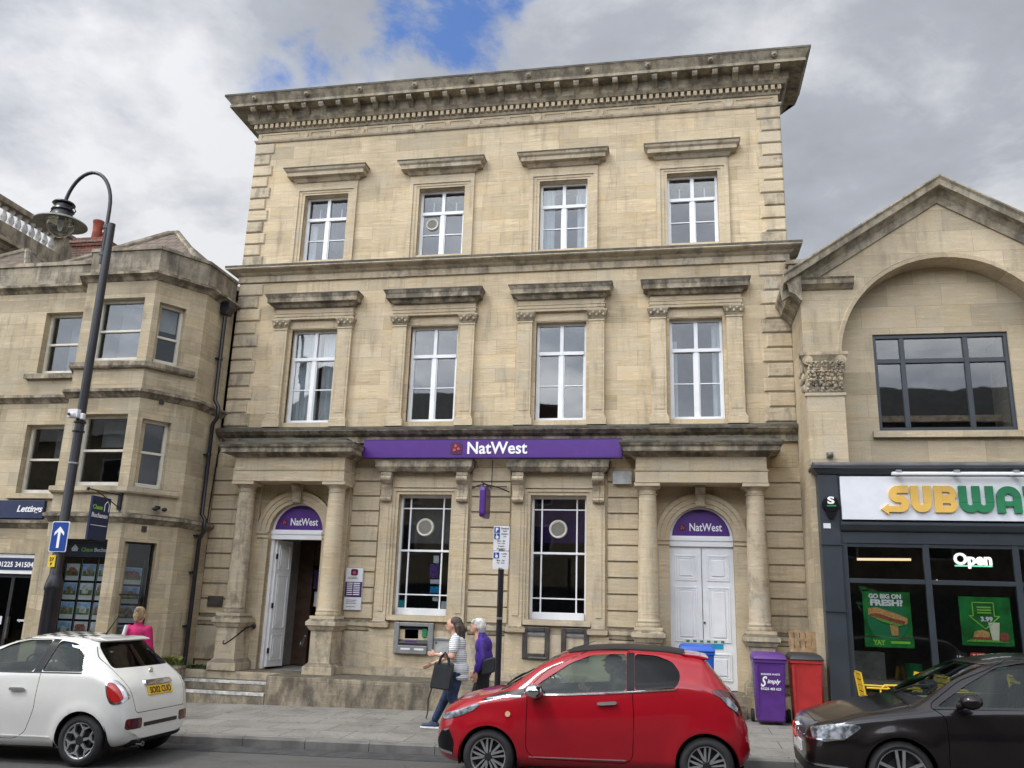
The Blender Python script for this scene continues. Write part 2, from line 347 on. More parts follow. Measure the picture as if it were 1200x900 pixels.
# ------------------------------------------------------------------ mesh helpers
OFFS = {}
class MB:
    def __init__(s, xf=None): s.v = []; s.f = []; s.xf = xf
    def add(s, vs, fs):
        n = len(s.v)
        for p in vs:
            p = Vector(p)
            s.v.append(s.xf(p) if s.xf else p)
        s.f += [tuple(n+i for i in f) for f in fs]; return s
    def box(s, x0, x1, y0, y1, z0, z1):
        return s.add([(x0, y0, z0), (x1, y0, z0), (x1, y1, z0), (x0, y1, z0), (x0, y0, z1), (x1, y0, z1), (x1, y1, z1), (x0, y1, z1)],
                     [(0, 3, 2, 1), (4, 5, 6, 7), (0, 1, 5, 4), (1, 2, 6, 5), (2, 3, 7, 6), (3, 0, 4, 7)])
    def block(s, x0, x1, y0, y1, z0, z1, c):     # box with the front (low y) arrises chamfered
        a = [(x0, y1, z0), (x1, y1, z0), (x1, y1, z1), (x0, y1, z1)]
        b = [(x0, y0+c, z0), (x1, y0+c, z0), (x1, y0+c, z1), (x0, y0+c, z1)]
        d = [(x0+c, y0, z0+c), (x1-c, y0, z0+c), (x1-c, y0, z1-c), (x0+c, y0, z1-c)]
        f = [(0, 3, 2, 1), (8, 9, 10, 11)]
        for i in range(4):
            j = (i+1) % 4; f += [(i, j, 4+j, 4+i), (4+i, 4+j, 8+j, 8+i)]
        return s.add(a+b+d, [tuple(reversed(q)) if 0 else q for q in f])
    def prism(s, poly, a, b, ax='y'):
        n = len(poly)
        def P(u, w, t): return {'y': (u, t, w), 'x': (t, u, w), 'z': (u, w, t)}[ax]
        vs = [P(u, w, a) for u, w in poly]+[P(u, w, b) for u, w in poly]
        fs = [tuple(range(n)), tuple(range(2*n-1, n-1, -1))]+[(i, n+i, n+(i+1) % n, (i+1) % n) for i in range(n)]
        return s.add(vs, fs)
    def lathe(s, c, prof, n=24, ax='z', a0=0, a1=2*PI, cap=True):
        full = abs(a1-a0-2*PI) < 1e-6; k = n if full else n+1
        if prof[0] == prof[-1]: cap = False
        vs = []
        for r, h in prof:
            for i in range(k):
                a = a0+(a1-a0)*i/n; u, w = r*math.cos(a), r*math.sin(a)
                vs.append({'z': (c[0]+u, c[1]+w, c[2]+h), 'y': (c[0]+u, c[1]+h, c[2]+w), 'x': (c[0]+h, c[1]+u, c[2]+w)}[ax])
        fs = []
        for j in range(len(prof)-1):
            for i in range(n):
                i2 = (i+1) % k if full else i+1
                fs.append((j*k+i, j*k+i2, (j+1)*k+i2, (j+1)*k+i))
        if cap and prof[0][0] > 1e-5 and full: fs.append(tuple(range(k-1, -1, -1)))
        if cap and prof[-1][0] > 1e-5 and full: fs.append(tuple((len(prof)-1)*k+i for i in range(k)))
        return s.add(vs, fs)
    def tube(s, pts, r, n=10, cap=True):
        pts = [Vector(p) for p in pts]; rs = r if isinstance(r, (list, tuple)) else [r]*len(pts)
        vs = []; fs = []; up = None
        for i, p in enumerate(pts):
            t = (pts[min(i+1, len(pts)-1)]-pts[max(i-1, 0)]).normalized()
            if up is None: up = t.orthogonal().normalized()
            up = (up-t*up.dot(t)).normalized(); w = t.cross(up)
            for k in range(n):
                a = 2*PI*k/n; vs.append(p+(up*math.cos(a)+w*math.sin(a))*rs[i])
        for i in range(len(pts)-1):
            for k in range(n): fs.append((i*n+k, i*n+(k+1) % n, (i+1)*n+(k+1) % n, (i+1)*n+k))
        if cap: fs += [tuple(range(n-1, -1, -1)), tuple((len(pts)-1)*n+k for k in range(n))]
        return s.add(vs, fs)
    def ell(s, c, r, rot=None, nu=14, nv=9):
        vs = [(0, 0, -1)]; fs = []
        for j in range(1, nv):
            a = -PI/2+PI*j/nv
            for i in range(nu): b = 2*PI*i/nu; vs.append((math.cos(a)*math.cos(b), math.cos(a)*math.sin(b), math.sin(a)))
        vs.append((0, 0, 1)); top = len(vs)-1
        for i in range(nu): fs.append((0, 1+(i+1) % nu, 1+i)); fs.append((top, top-nu+i, top-nu+(i+1) % nu))
        for j in range(nv-2):
            for i in range(nu): fs.append((1+j*nu+i, 1+j*nu+(i+1) % nu, 1+(j+1)*nu+(i+1) % nu, 1+(j+1)*nu+i))
        M = rot or Matrix.Identity(3)
        return s.add([Vector(c)+M @ Vector((x*r[0], y*r[1], z*r[2])) for x, y, z in vs], fs)
    def cap(s, a, b, ra, rb, flat=1.0):      # tapered limb with rounded ends
        a, b = Vector(a), Vector(b); d = b-a; L = d.length; d.normalize()
        pts = []; rs = []
        for k in range(5): t = k/4*PI/2; pts.append(a-d*ra*math.cos(t)); rs.append(max(.001, ra*math.sin(t)))
        for k in range(1, 5): t = k/5; pts.append(a+d*L*t); rs.append(ra+(rb-ra)*t)
        for k in range(5): t = k/4*PI/2; pts.append(b+d*rb*math.sin(t)); rs.append(max(.001, rb*math.cos(t)))
        return s.tube(pts, rs, 12)
    def mould(s, prof, path, close=True):
        # prof: (projection, z) from bottom to top; path: open plan polyline, outward on the right of travel
        P = [Vector((a, b)) for a, b in path]; n = len(P)
        nm = []
        for i in range(n-1):
            d = (P[i+1]-P[i]).normalized(); nm.append(Vector((d.y, -d.x)))
        off = []
        for i in range(n):
            if i == 0: off.append(nm[0])
            elif i == n-1: off.append(nm[-1])
            else:
                b = (nm[i-1]+nm[i]); off.append(b/(1+nm[i-1].dot(nm[i])))
        vs = []; fs = []
        for p, z in prof:
            for i in range(n): q = P[i]+off[i]*p; vs.append((q.x, q.y, z))
        m_ = len(prof)
        for j in range(m_-1):
            for i in range(n-1): fs.append((j*n+i, j*n+i+1, (j+1)*n+i+1, (j+1)*n+i))
        if close:
            fs.append(tuple(reversed(range(n)))); fs.append(tuple((m_-1)*n+i for i in range(n)))
            fs.append(tuple([j*n for j in range(m_)])); fs.append(tuple(reversed([j*n+n-1 for j in range(m_)])))
            for j in range(m_-1): pass
        return s.add(vs, fs)
    def mbox(s, prof, x0, x1, yf, yb): return s.mould(prof, [(x0, yb), (x0, yf), (x1, yf), (x1, yb)])
    def build(s, name, mat, parent=None, smooth=None, bevel=0, mats=None, keep=False, noff=False):
        me = bpy.data.meshes.new(name)
        off = OFFS.get(parent.name, Vector()) if parent and not noff else Vector()
        me.from_pydata([tuple(v-off) for v in s.v], [], s.f); 
        bm = bmesh.new(); bm.from_mesh(me); bmesh.ops.recalc_face_normals(bm, faces=bm.faces); bm.to_mesh(me); bm.free()
        me.materials.append(MATS[mat])
        o = bpy.data.objects.new(name, me); C.objects.link(o)
        if parent: o.parent = parent; OFFS[o.name] = off
        if bevel:
            bv = o.modifiers.new('bevel', 'BEVEL'); bv.width = bevel; bv.segments = 2; bv.limit_method = 'ANGLE'; bv.angle_limit = math.radians(35)
        if smooth is not None:
            me.polygons.foreach_set('use_smooth', [True]*len(me.polygons)); me.set_sharp_from_angle(angle=math.radians(smooth))
        return o
def tag(o, label=None, cat=None, group=None, kind=None):
    if label: o['label'] = label
    if cat: o['category'] = cat
    if group: o['group'] = group
    if kind: o['kind'] = kind
    return o
def thing(name, loc, label, cat, group=None):
    o = bpy.data.objects.new(name, None); C.objects.link(o); o.location = loc; OFFS[o.name] = Vector(loc); o.empty_display_size = .2
    return tag(o, label, cat, group)
def textgeo(body, size, bold=0.0, ext=.004, shear=0, sp=1.0, align='LEFT'):
    cu = bpy.data.curves.new('t', 'FONT'); cu.body = body; cu.size = size; cu.offset = bold*size; cu.extrude = ext; cu.shear = shear
    cu.space_character = sp; cu.align_x = align; cu.resolution_u = 3
    o = bpy.data.objects.new('t', cu); C.objects.link(o); dg = bpy.context.evaluated_depsgraph_get()
    me = bpy.data.meshes.new_from_object(o.evaluated_get(dg)); vs = [v.co.copy() for v in me.vertices]; fs = [tuple(p.vertices) for p in me.polygons]
    bpy.data.objects.remove(o); bpy.data.curves.remove(cu); bpy.data.meshes.remove(me); return vs, fs
def addtext(mb, body, x, y, z, size=None, width=None, height=None, bold=0.0, ext=.004, shear=0, sp=1.0, align='LEFT', fx=None):
    vs, fs = textgeo(body, size or 1.0, bold, ext, shear, sp, align)
    x0 = min(v.x for v in vs); x1 = max(v.x for v in vs); y0 = min(v.y for v in vs); y1 = max(v.y for v in vs)
    kx = width/(x1-x0) if width else 1; ky = height/(y1-y0) if height else (kx if width else 1)
    if height and not width: kx = ky
    ax = {'LEFT': x0, 'CENTER': (x0+x1)/2, 'RIGHT': x1}[align]
    pts = []
    for v in vs:
        u, w, d = (v.x-ax)*kx, (v.y-y0)*ky, v.z
        pts.append(fx(u, w, d) if fx else (x+u, y-d, z+w))
    mb.add(pts, fs)
def text(name, body, x, y, z, mat, parent, **k):
    mb = MB(); addtext(mb, body, x, y, z, **k); return mb.build(name, mat, parent)
def arc(cx, cz, r, a0, a1, n): return [(cx+r*math.cos(math.radians(a0+(a1-a0)*i/n)), cz+r*math.sin(math.radians(a0+(a1-a0)*i/n))) for i in range(n+1)]
def rrect(x0, x1, z0, z1, r, n=4):
    return arc(x1-r, z0+r, r, -90, 0, n)+arc(x1-r, z1-r, r, 0, 90, n)+arc(x0+r, z1-r, r, 90, 180, n)+arc(x0+r, z0+r, r, 180, 270, n)
def wall(mb, x0, x1, z0, z1, yf, yb, ops):
    zs = sorted({z0, z1, *[min(max(v, z0), z1) for o in ops for v in o[2:4]]})
    for a, b in zip(zs, zs[1:]):
        if b-a < 1e-4: continue
        zc = (a+b)/2; cuts = sorted([(o[0], o[1]) for o in ops if o[2] < zc < o[3]]); x = x0
        for u, w in cuts:
            if u > x+1e-4: mb.box(x, u, yf, yb, a, b)
            x = max(x, w)
        if x < x1-1e-4: mb.box(x, x1, yf, yb, a, b)
def spandrel(mb, xc, zs, r, hw, h, yf, yb, n=28):
    # rectangle (2*hw x h, standing on zs) minus a half disc of radius r
    an = sorted({*[PI*i/n for i in range(n+1)], math.atan2(h, hw), PI-math.atan2(h, hw)})
    def outp(a):
        c, s_ = math.cos(a), math.sin(a); t = min(hw/abs(c) if abs(c) > 1e-9 else 1e9, h/s_ if s_ > 1e-9 else 1e9); return (xc+c*t, zs+s_*t)
    I = [(xc+r*math.cos(a), zs+r*math.sin(a)) for a in an]; O = [outp(a) for a in an]; k = len(an)
    vs = [(u, yf, w) for u, w in I]+[(u, yf, w) for u, w in O]+[(u, yb, w) for u, w in I]+[(u, yb, w) for u, w in O]; fs = []
    for i in range(k-1):
        fs += [(i, i+1, k+i+1, k+i), (2*k+i, 3*k+i, 3*k+i+1, 2*k+i+1), (i, 2*k+i, 2*k+i+1, i+1), (k+i, k+i+1, 3*k+i+1, 3*k+i)]
    fs += [(0, k, 3*k, 2*k), (k-1, 3*k-1, 4*k-1, 2*k-1)]
    mb.add(vs, fs)
def archring(mb, xc, zs, prof, a0=0, a1=180, n=28):
    # prof: list of (radius, y) closed section swept round the arch
    k = len(prof); vs = []; fs = []
    for i in range(n+1):
        a = math.radians(a0+(a1-a0)*i/n)
        for r, y in prof: vs.append((xc+r*math.cos(a), y, zs+r*math.sin(a)))
    for i in range(n):
        for j in range(k): fs.append((i*k+j, i*k+(j+1) % k, (i+1)*k+(j+1) % k, (i+1)*k+j))
    fs += [tuple(range(k)), tuple(reversed([n*k+j for j in range(k)]))]
    mb.add(vs, fs)
def ev(o):
    dg = bpy.context.evaluated_depsgraph_get(); return bpy.data.meshes.new_from_object(o.evaluated_get(dg))
def slope(x): return .018*(x+2)
def pz(x, y): return slope(x)+.12+.018*(y+4.3)

# ------------------------------------------------------------------ the setting
def sheet(name, x0, x1, y0, y1, zf, mat, nx=1, kind='structure'):
    mb = MB(); xs = [x0+(x1-x0)*i/nx for i in range(nx+1)]
    mb.add([(x, y, zf(x, y)) for x in xs for y in (y0, y1)], [(2*i, 2*i+2, 2*i+3, 2*i+1) for i in range(nx)])
    o = mb.build(name, mat); o['kind'] = kind; return o
sheet('ground', -600, 600, -600, 600, lambda x, y: slope(max(-90, min(90, x)))-.02, 'asphalt_dark', 400)
sheet('road', -90, 90, -14.2, -4.42, lambda x, y: slope(x), 'asphalt')
def pavement(name, y0, y1, fn):
    mb = MB(); a = [(-90, y0), (90, y0), (90, y1), (-90, y1)]
    mb.add([(x, y, fn(x, y)) for x, y in a]+[(x, y, slope(x)-.015) for x, y in a], [(0, 1, 2, 3), (7, 6, 5, 4), (0, 4, 5, 1), (1, 5, 6, 2), (2, 6, 7, 3), (3, 7, 4, 0)])
    o = mb.build(name, 'paving'); o['kind'] = 'structure'; return o
pavement('pavement', -4.29, .5, pz)
pavement('pavement_opposite', -19.5, -14.45, lambda x, y: slope(x)+.12)
def kerb(name, y0, y1, fn):
    mb = MB(); x = -40.0
    while x < 40:
        L = .9; a, b = x+.004, x+L-.004; c = .02
        sec = [(y0, -.02), (y0, .10), (y0+c, .12), (y1, .12), (y1, -.02)] if fn > 0 else [(y0, -.02), (y0, .12), (y1-c, .12), (y1, .10), (y1, -.02)]
        vs = [(a, y, slope(a)+z) for y, z in sec]+[(b, y, slope(b)+z) for y, z in sec]; n = 5
        mb.add(vs, [(0, 1, 2, 3, 4), (9, 8, 7, 6, 5)]+[(i, n+i, n+(i+1) % n, (i+1) % n) for i in range(n)]); x += L
    o = mb.build(name, 'kerb_stone'); o['kind'] = 'structure'
kerb('kerb', -4.42, -4.292, 1); kerb('kerb_opposite', -14.448, -14.2, -1)
mbx = MB()
for a in range(14):
    x = -14+a*2.1
    if a in (3,): continue
mbx.add([(-16, -6.52, slope(-16)+.004), (-6.6, -6.66, slope(-6.6)+.004), (-6.6, -6.75, slope(-6.6)+.004), (-16, -6.61, slope(-16)+.004)], [(0, 3, 2, 1)])
o = mbx.build('road_marking', 'road_paint'); o['kind'] = 'structure'
mbx = MB()
mbx.add([(-90, -4.9, slope(-90)+.004), (90, -4.9, slope(90)+.004), (90, -4.43, slope(90)+.004), (-90, -4.43, slope(-90)+.004)], [(0, 1, 2, 3)])
o = mbx.build('road_gutter', 'asphalt_dark'); o['kind'] = 'structure'

# ------------------------------------------------------------------ windows
def casement(parent, xc, z0, z1, hw, y, tr, bar, curtains=None, xf=None, vent=None, white='white_paint'):
    H = z1-z0; f = MB(xf); d0, d1 = y, y+.06
    f.box(xc-hw, xc-hw+.05, d0, d1, z0, z1); f.box(xc+hw-.05, xc+hw, d0, d1, z0, z1)
    f.box(xc-hw+.05, xc+hw-.05, d0, d1, z1-.045, z1); f.box(xc-hw+.05, xc+hw-.05, d0-.015, d1, z0, z0+.07)
    zt = z1-H*tr; zb = z1-H*bar
    f.box(xc-.04, xc+.04, d0-.012, d1, z0+.07, zt-.035); f.box(xc-.036, xc+.036, d0-.006, d1, zt+.035, z1-.045)
    f.box(xc-hw+.05, xc+hw-.05, d0-.02, d1, zt-.035, zt+.035)
    for s in (-1, 1):
        a, b = sorted((xc+s*.04, xc+s*(hw-.05)))
        f.box(a, b, d0+.012, d1-.01, zb-.011, zb+.011)
        f.box(a, a+.022, d0+.008, d1-.005, z0+.07, zt-.035) if 1 else None
        f.box(b-.022, b, d0+.008, d1-.005, z0+.07, zt-.035)
    w = f.build('window', white, parent, bevel=.004)
    g = MB(xf); g.box(xc-hw+.02, xc+hw-.02, y+.033, y+.039, z0+.02, z1-.02); g.build('glass_pane', 'window_glass', w)
    if curtains:
        for (a, b, zz0, zz1) in curtains:
            c = MB(xf); n = max(6, int((b-a)/.02)); P = []
            for i in range(n+1):
                x = a+(b-a)*i/n; yy = y+.16+.018*math.sin(i*1.3)+.008*math.sin(i*3.1); P.append((x, yy))
            for i in range(n):
                c.add([(P[i][0], P[i][1], zz0), (P[i+1][0], P[i+1][1], zz0), (P[i+1][0], P[i+1][1], zz1), (P[i][0], P[i][1], zz1)], [(0, 1, 2, 3)])
            c.build('curtain', 'curtain', w, smooth=60)
    if vent:
        vx, vz, r = vent; fan_vent(w, vx, y+.02, vz, r)
    return w
def fan_vent(parent, vx, vy, vz, r):
    v = MB(); v.lathe((vx, vy, vz), [(r*.82, -.03), (r*.98, -.035), (r*1.05, -.01), (r*1.05, .02), (r*.8, .02), (r*.82, -.03)], 28, 'y')
    for i in range(-3, 4):
        q = i*r*.235; L = math.sqrt(max(0, (r*.86)**2-q*q)); c, s_ = math.cos(math.radians(28)), math.sin(math.radians(28))
        def P(a, b): return (vx+a*c-b*s_, vz+a*s_+b*c)
        hb = r*.034; p = [P(-L, q-hb), P(L, q-hb), P(L, q+hb), P(-L, q+hb)]; v.prism(p, vy-.022, vy-.012)
    v.build('vent_grille', 'cream_paint', parent, smooth=30)
    b = MB(); b.lathe((vx, vy, vz), [(0, -.004), (r*.9, -.004), (r*.9, .01), (0, .01)], 24, 'y'); b.build('vent_back', 'black', parent)
def sash(parent, xc, z0, z1, hw, y, rail=.5, xf=None, mat='cream_paint', blind=None):
    f = MB(xf); t = .055; zm = z0+(z1-z0)*rail
    f.box(xc-hw, xc-hw+t, y, y+.09, z0, z1); f.box(xc+hw-t, xc+hw, y, y+.09, z0, z1)
    f.box(xc-hw+t, xc+hw-t, y, y+.09, z1-t, z1); f.box(xc-hw+t, xc+hw-t, y-.03, y+.09, z0, z0+.08)
    f.box(xc-hw+t, xc+hw-t, y+.01, y+.075, zm-.022, zm+.022)
    w = f.build('window', mat, parent, bevel=.004)
    g = MB(xf); g.box(xc-hw+.02, xc+hw-.02, y+.05, y+.056, z0+.02, z1-.02); g.build('glass_pane', 'window_glass', w)
    if blind:
        b = MB(xf); b.box(xc-hw+t, xc+hw-t, y+.12, y+.125, z1-(z1-z0)*blind, z1-t); b.build('blind', 'curtain', w)
    return w

# ------------------------------------------------------------------ the bank
XL, XR, XM = -9.12, 2.24, -3.42
COL = [-7.33, -4.72, -2.115, .495]
bank = thing('bank_building', (XM, 0, 0), 'tall three storey honey stone bank with a heavy bracketed cornice and two arched porticos', 'bank')
ops2 = [(x-.50, x+.50, 8.95, 10.48) for x in COL]
ops1 = [(x-.50, x+.50, 5.38, 7.38) for x in COL]
ops0 = [(x-.53, x+.53, 1.66, 3.93) for x in COL[1:3]]
DR = .565; DS = 3.17
doors = [(x-DR, x+DR, .5, DS) for x in (COL[0], COL[3])]
mb = MB()
wall(mb, XL, XR, 5.0, 12.62, 0, .42, ops2+ops1)
g0 = MB()
wall(g0, XL-.08, XR+.06, 0, 5.0, .03, .42, ops0+doors+[(x-DR-.001, x+DR+.001, DS, DS+.9) for x in (COL[0], COL[3])])
for x in (COL[0], COL[3]): spandrel(g0, x, DS, DR, DR+.002, .9, .03, .42)
mb.box(XL+.02, XL+.4, .42, 9, 0, 12.6); mb.box(XR-.4, XR-.02, .42, 9, 0, 12.6); mb.box(XL+.4, XR-.4, 8.7, 9, 0, 12.6)
mb.build('upper_wall', 'bath_stone', bank); g0.build('ground_floor_wall', 'bath_stone', bank)
ib = MB()
for z in (.45, 4.85, 8.45, 12.4): ib.box(XL+.42, XR-.42, .44, 8.6, z, z+.1)
for z0_, z1_ in ((4.95, 8.45), (8.55, 12.4)):
    for x in (-6.0, -3.4, -.8): ib.box(x-.05, x+.05, .44, 4, z0_, z1_)
    ib.box(XL+.42, XR-.42, 4, 4.1, z0_, z1_)
ib.box(XL+.42, XR-.42, 5, 5.1, .55, 4.85); ib.box(-6.3, -6.2, .44, 5, .55, 4.85); ib.box(-.9, -.8, .44, 5, .55, 4.85)
ib.build('inner_rooms', 'room_wall', bank)
# rusticated ground floor courses
rz = [1.56+.2915*i for i in range(11)]
def courses(x0, x1):
    r = MB()
    for i in range(len(rz)-1):
        a, b = rz[i]+.009, rz[i+1]-.009
        if b > 4.62: b = 4.62
        if b > a+.05: r.block(x0, x1, -.004, .05, a, b, .010)
    r.build('rusticated_panel', 'bath_stone_plain', bank)
for a, b in ((XL-.09, COL[0]-1.1), (COL[0]+1.12, COL[1]-.92), (COL[1]+.92, COL[2]-.92), (COL[2]+.92, COL[3]-1.12), (COL[3]+1.1, XR+.07)): courses(a, b)
# quoins
for s, xe in ((-1, XL), (1, XR)):
    for (zlo, zhi, n, wl, ws) in ((8.83, 11.84, 11, .44, .36), (5.3, 8.46, 11, .53, .45)):
        h = (zhi-zlo)/n
        for i in range(n):
            w = wl if (i+(n == 11)) % 2 else ws
            q = MB(); a, b = (xe-.03, xe+w) if s < 0 else (xe-w, xe+.03)
            c = .022; q.block(a, b, -.035, .12, zlo+i*h+.008, zlo+(i+1)*h-.008, c)
            q.build('quoin', 'bath_stone_plain' if i % 3 else 'bath_stone_trim', bank, bevel=.006)
# string courses
def prof(pts): return pts
sc = MB(); sc.mbox([(.0, 8.46), (.05, 8.47), (.05, 8.60), (.10, 8.63), (.13, 8.66), (.24, 8.70), (.27, 8.72), (.27, 8.745)], XL, XR, 0, .4); st_ = sc.build('string_course', 'bath_stone_trim', bank); sc = MB(); sc.mbox([(.275, 8.746), (.275, 8.79), (.0, 8.84)], XL, XR, 0, .4); sc.build('capping', 'soot_cap', st_)
sc = MB(); sc.mbox([(.0, 4.93), (.05, 4.94), (.05, 5.06), (.14, 5.10), (.2, 5.15), (.22, 5.16), (.22, 5.175)], XL-.06, XR+.03, 0, .4); st_ = sc.build('string_course', 'sooty_stone', bank); sc = MB(); sc.mbox([(.225, 5.176), (.225, 5.22), (.0, 5.29)], XL-.06, XR+.03, 0, .4); sc.build('capping', 'soot_cap', st_)
sc = MB(); sc.mbox([(.0, 11.84), (.04, 11.85), (.06, 11.88), (.06, 11.905), (0, 11.92)], XL, XR, 0, .4); sc.build('frieze_moulding', 'bath_stone_trim', bank)
# top cornice
K = MB()
RET = 1.1
K.mbox([(.0, 12.10), (.03, 12.11), (.05, 12.15), (.05, 12.165)], XL, XR, 0, RET)
K.mbox([(.035, 12.165), (.035, 12.27), (.14, 12.275), (.16, 12.30), (.2, 12.34), (.2, 12.36), (.21, 12.52), (.50, 12.525), (.50, 12.585), (.48, 12.60), (.50, 12.63), (.56, 12.71), (.59, 12.745)], XL, XR, 0, RET)
K.mbox([(.0, 12.10), (.0, 12.9)], XL, XR, .1, 8.9)
tcn = K.build('top_cornice', 'cornice_stone', bank)
K = MB(); K.mbox([(.60, 12.746), (.60, 12.79), (.02, 12.86)], XL, XR, 0, RET); K.build('capping', 'soot_cap', tcn)
dn = MB(); n = 90
for i in range(n):
    x = XL-.09+(XR-XL+.18)*(i+.5)/n; dn = MB(); dn.box(x-.036, x+.036, -.125, -.03, 12.168, 12.268); dn.build('dentil', 'bath_stone_plain', bank)
nm = 29
for i in range(nm):
    x = XL+.04+(XR-XL-.08)*i/(nm-1)
    q = MB(); q.prism([(-.47, 12.52), (-.47, 12.47), (-.43, 12.42), (-.35, 12.43), (-.27, 12.38), (-.22, 12.35), (-.2, 12.34), (-.2, 12.52)], x-.055, x+.055, 'x')
    q.build('modillion', 'cornice_stone', bank, bevel=.006)
for i in range(10):
    x = XL+.1+(XR-XL-.2)*i/9
    q = MB(); q.ell((x, -.55, 12.67), (.06, .04, .06)); q.ell((x, -.59, 12.655), (.03, .03, .025)); q.ell((x-.04, -.56, 12.715), (.02, .02, .02)); q.ell((x+.04, -.56, 12.715), (.02, .02, .02))
    q.build('lion_mask', 'cornice_stone', bank, smooth=60)
# frieze panels with roundels
for i in range(8):
    x = -7.99+1.322*i
    q = MB(); q.lathe((x, 0, 11.995), [(.045, -.02), (.06, -.03), (.085, -.03), (.10, -.015), (.10, .02)], 22, 'y'); q.lathe((x, 0, 11.995), [(0, -.02), (.03, -.018), (.045, .01)], 16, 'y'); q.build('roundel', 'bath_stone_plain', bank, smooth=40)
    for s in (-1, 1):
        fr = MB(); a, b = (x+.14, x+.61) if s > 0 else (x-.61, x-.14)
        if i == 0 and s < 0: a = XL+.08
        if i == 7 and s > 0: b = XR-.08
        if b-a > .2:
            fr.box(a, b, -.018, .01, 11.935, 11.95); fr.box(a, b, -.018, .01, 12.045, 12.06); fr.box(a, a+.015, -.018, .01, 11.95, 12.045); fr.box(b-.015, b, -.018, .01, 11.95, 12.045)
            fr.build('frieze_panel', 'bath_stone_plain', bank)
# second floor windows
for i, x in enumerate(COL):
    a = MB()
    for (w0, w1, yy) in ((.50, .56, -.015), (.56, .63, -.03), (.63, .71, -.055)):
        zt0, zt1 = 10.48+(w0-.5)*.75, 10.48+(w1-.5)*.75
        a.box(x-w1, x-w0, yy, .02, 8.84, zt1); a.box(x+w0, x+w1, yy, .02, 8.84, zt1); a.box(x-w0, x+w0, yy, .02, zt0, zt1)
    a.box(x-.71, x+.71, -.03, .02, 10.64, 10.78)
    a.build('window_surround', 'bath_stone_plain', bank)
    h = MB(); h.mbox([(.0, 10.76), (.05, 10.78), (.09, 10.83), (.10, 10.85), (.20, 10.86), (.20, 10.94), (.24, 10.97), (.26, 11.02)], x-.68, x+.68, -.02, .02); hd_ = h.build('window_hood', 'bath_stone_trim', bank); h = MB(); h.mbox([(.27, 11.021), (.27, 11.045), (0, 11.08)], x-.68, x+.68, -.02, .02); h.build('hood_capping', 'soot_cap', hd_)
    cur = {0: [(x-.46, x-.28, 9.0, 9.9)], 2: [(x-.46, x-.22, 9.0, 10.42), (x+.26, x+.46, 9.0, 10.42)]}.get(i)
    casement(bank, x, 8.95, 10.48, .5, .17, .34, .66, cur, vent=(x-.23, 9.72, .13) if i == 1 else None)
    r = MB()
    for s in (-1, 1): r.box(x+s*.25-.012, x+s*.25+.012, .30, .31, 10.06, 10.28)
    r.build('window_stay', 'white_paint', bank)
# first floor windows with pilasters
for i, x in enumerate(COL):
    for s in (-1, 1):
        p = MB(); c = x+s*.715
        p.mbox([(.04, 5.27), (.04, 5.40), (.015, 5.43), (.015, 5.45), (.0, 5.47), (.0, 7.34), (.015, 7.35), (.015, 7.38)], c-.145, c+.145, -.10, .02)
        p.box(c-.10, c+.10, -.108, -.09, 5.56, 7.26)
        pl = p.build('pilaster', 'bath_stone_plain', bank)
        k = MB(); k.mbox([(.0, 7.38), (.03, 7.42), (.01, 7.44), (.05, 7.49), (.03, 7.50), (.06, 7.55), (.06, 7.575)], c-.145, c+.145, -.10, .02)
        for u in range(5): k.ell((c-.13+u*.065, -.15, 7.46+(u % 2)*.05), (.026, .03, .035), nu=8, nv=5)
        k.build('capital', 'bath_stone_trim', pl)
    a = MB(); a.box(x-.57, x-.50, .035, .09, 5.27, 7.44); a.box(x+.50, x+.57, .035, .09, 5.27, 7.44)
    a.box(x-.57, x+.57, -.012, .02, 7.40, 7.58)
    a.mbox([(.0, 7.58), (.0, 7.63), (.015, 7.635), (.015, 7.69), (.03, 7.70), (.03, 7.715), (.0, 7.72), (.0, 7.82)], x-.86, x+.86, -.10, .02)
    a.build('entablature', 'bath_stone_plain', bank)
    h = MB(); h.mbox([(.0, 7.82), (.02, 7.84), (.05, 7.89), (.06, 7.90), (.13, 7.905), (.13, 7.99), (.15, 8.02), (.17, 8.06)], x-.86, x+.86, -.16, .02); hd_ = h.build('window_hood', 'sooty_stone', bank); h = MB(); h.mbox([(.175, 8.061), (.175, 8.085), (0, 8.11)], x-.86, x+.86, -.16, .02); h.build('hood_capping', 'soot_cap', hd_)
    cur = {0: [(x-.46, x+.04, 5.42, 7.34), (x+.12, x+.46, 5.42, 7.34)], 3: [(x+.30, x+.46, 5.42, 7.34), (x-.46, x-.36, 5.42, 7.0)]}.get(i)
    casement(bank, x, 5.38, 7.38, .5, .14, .31, .64, cur)
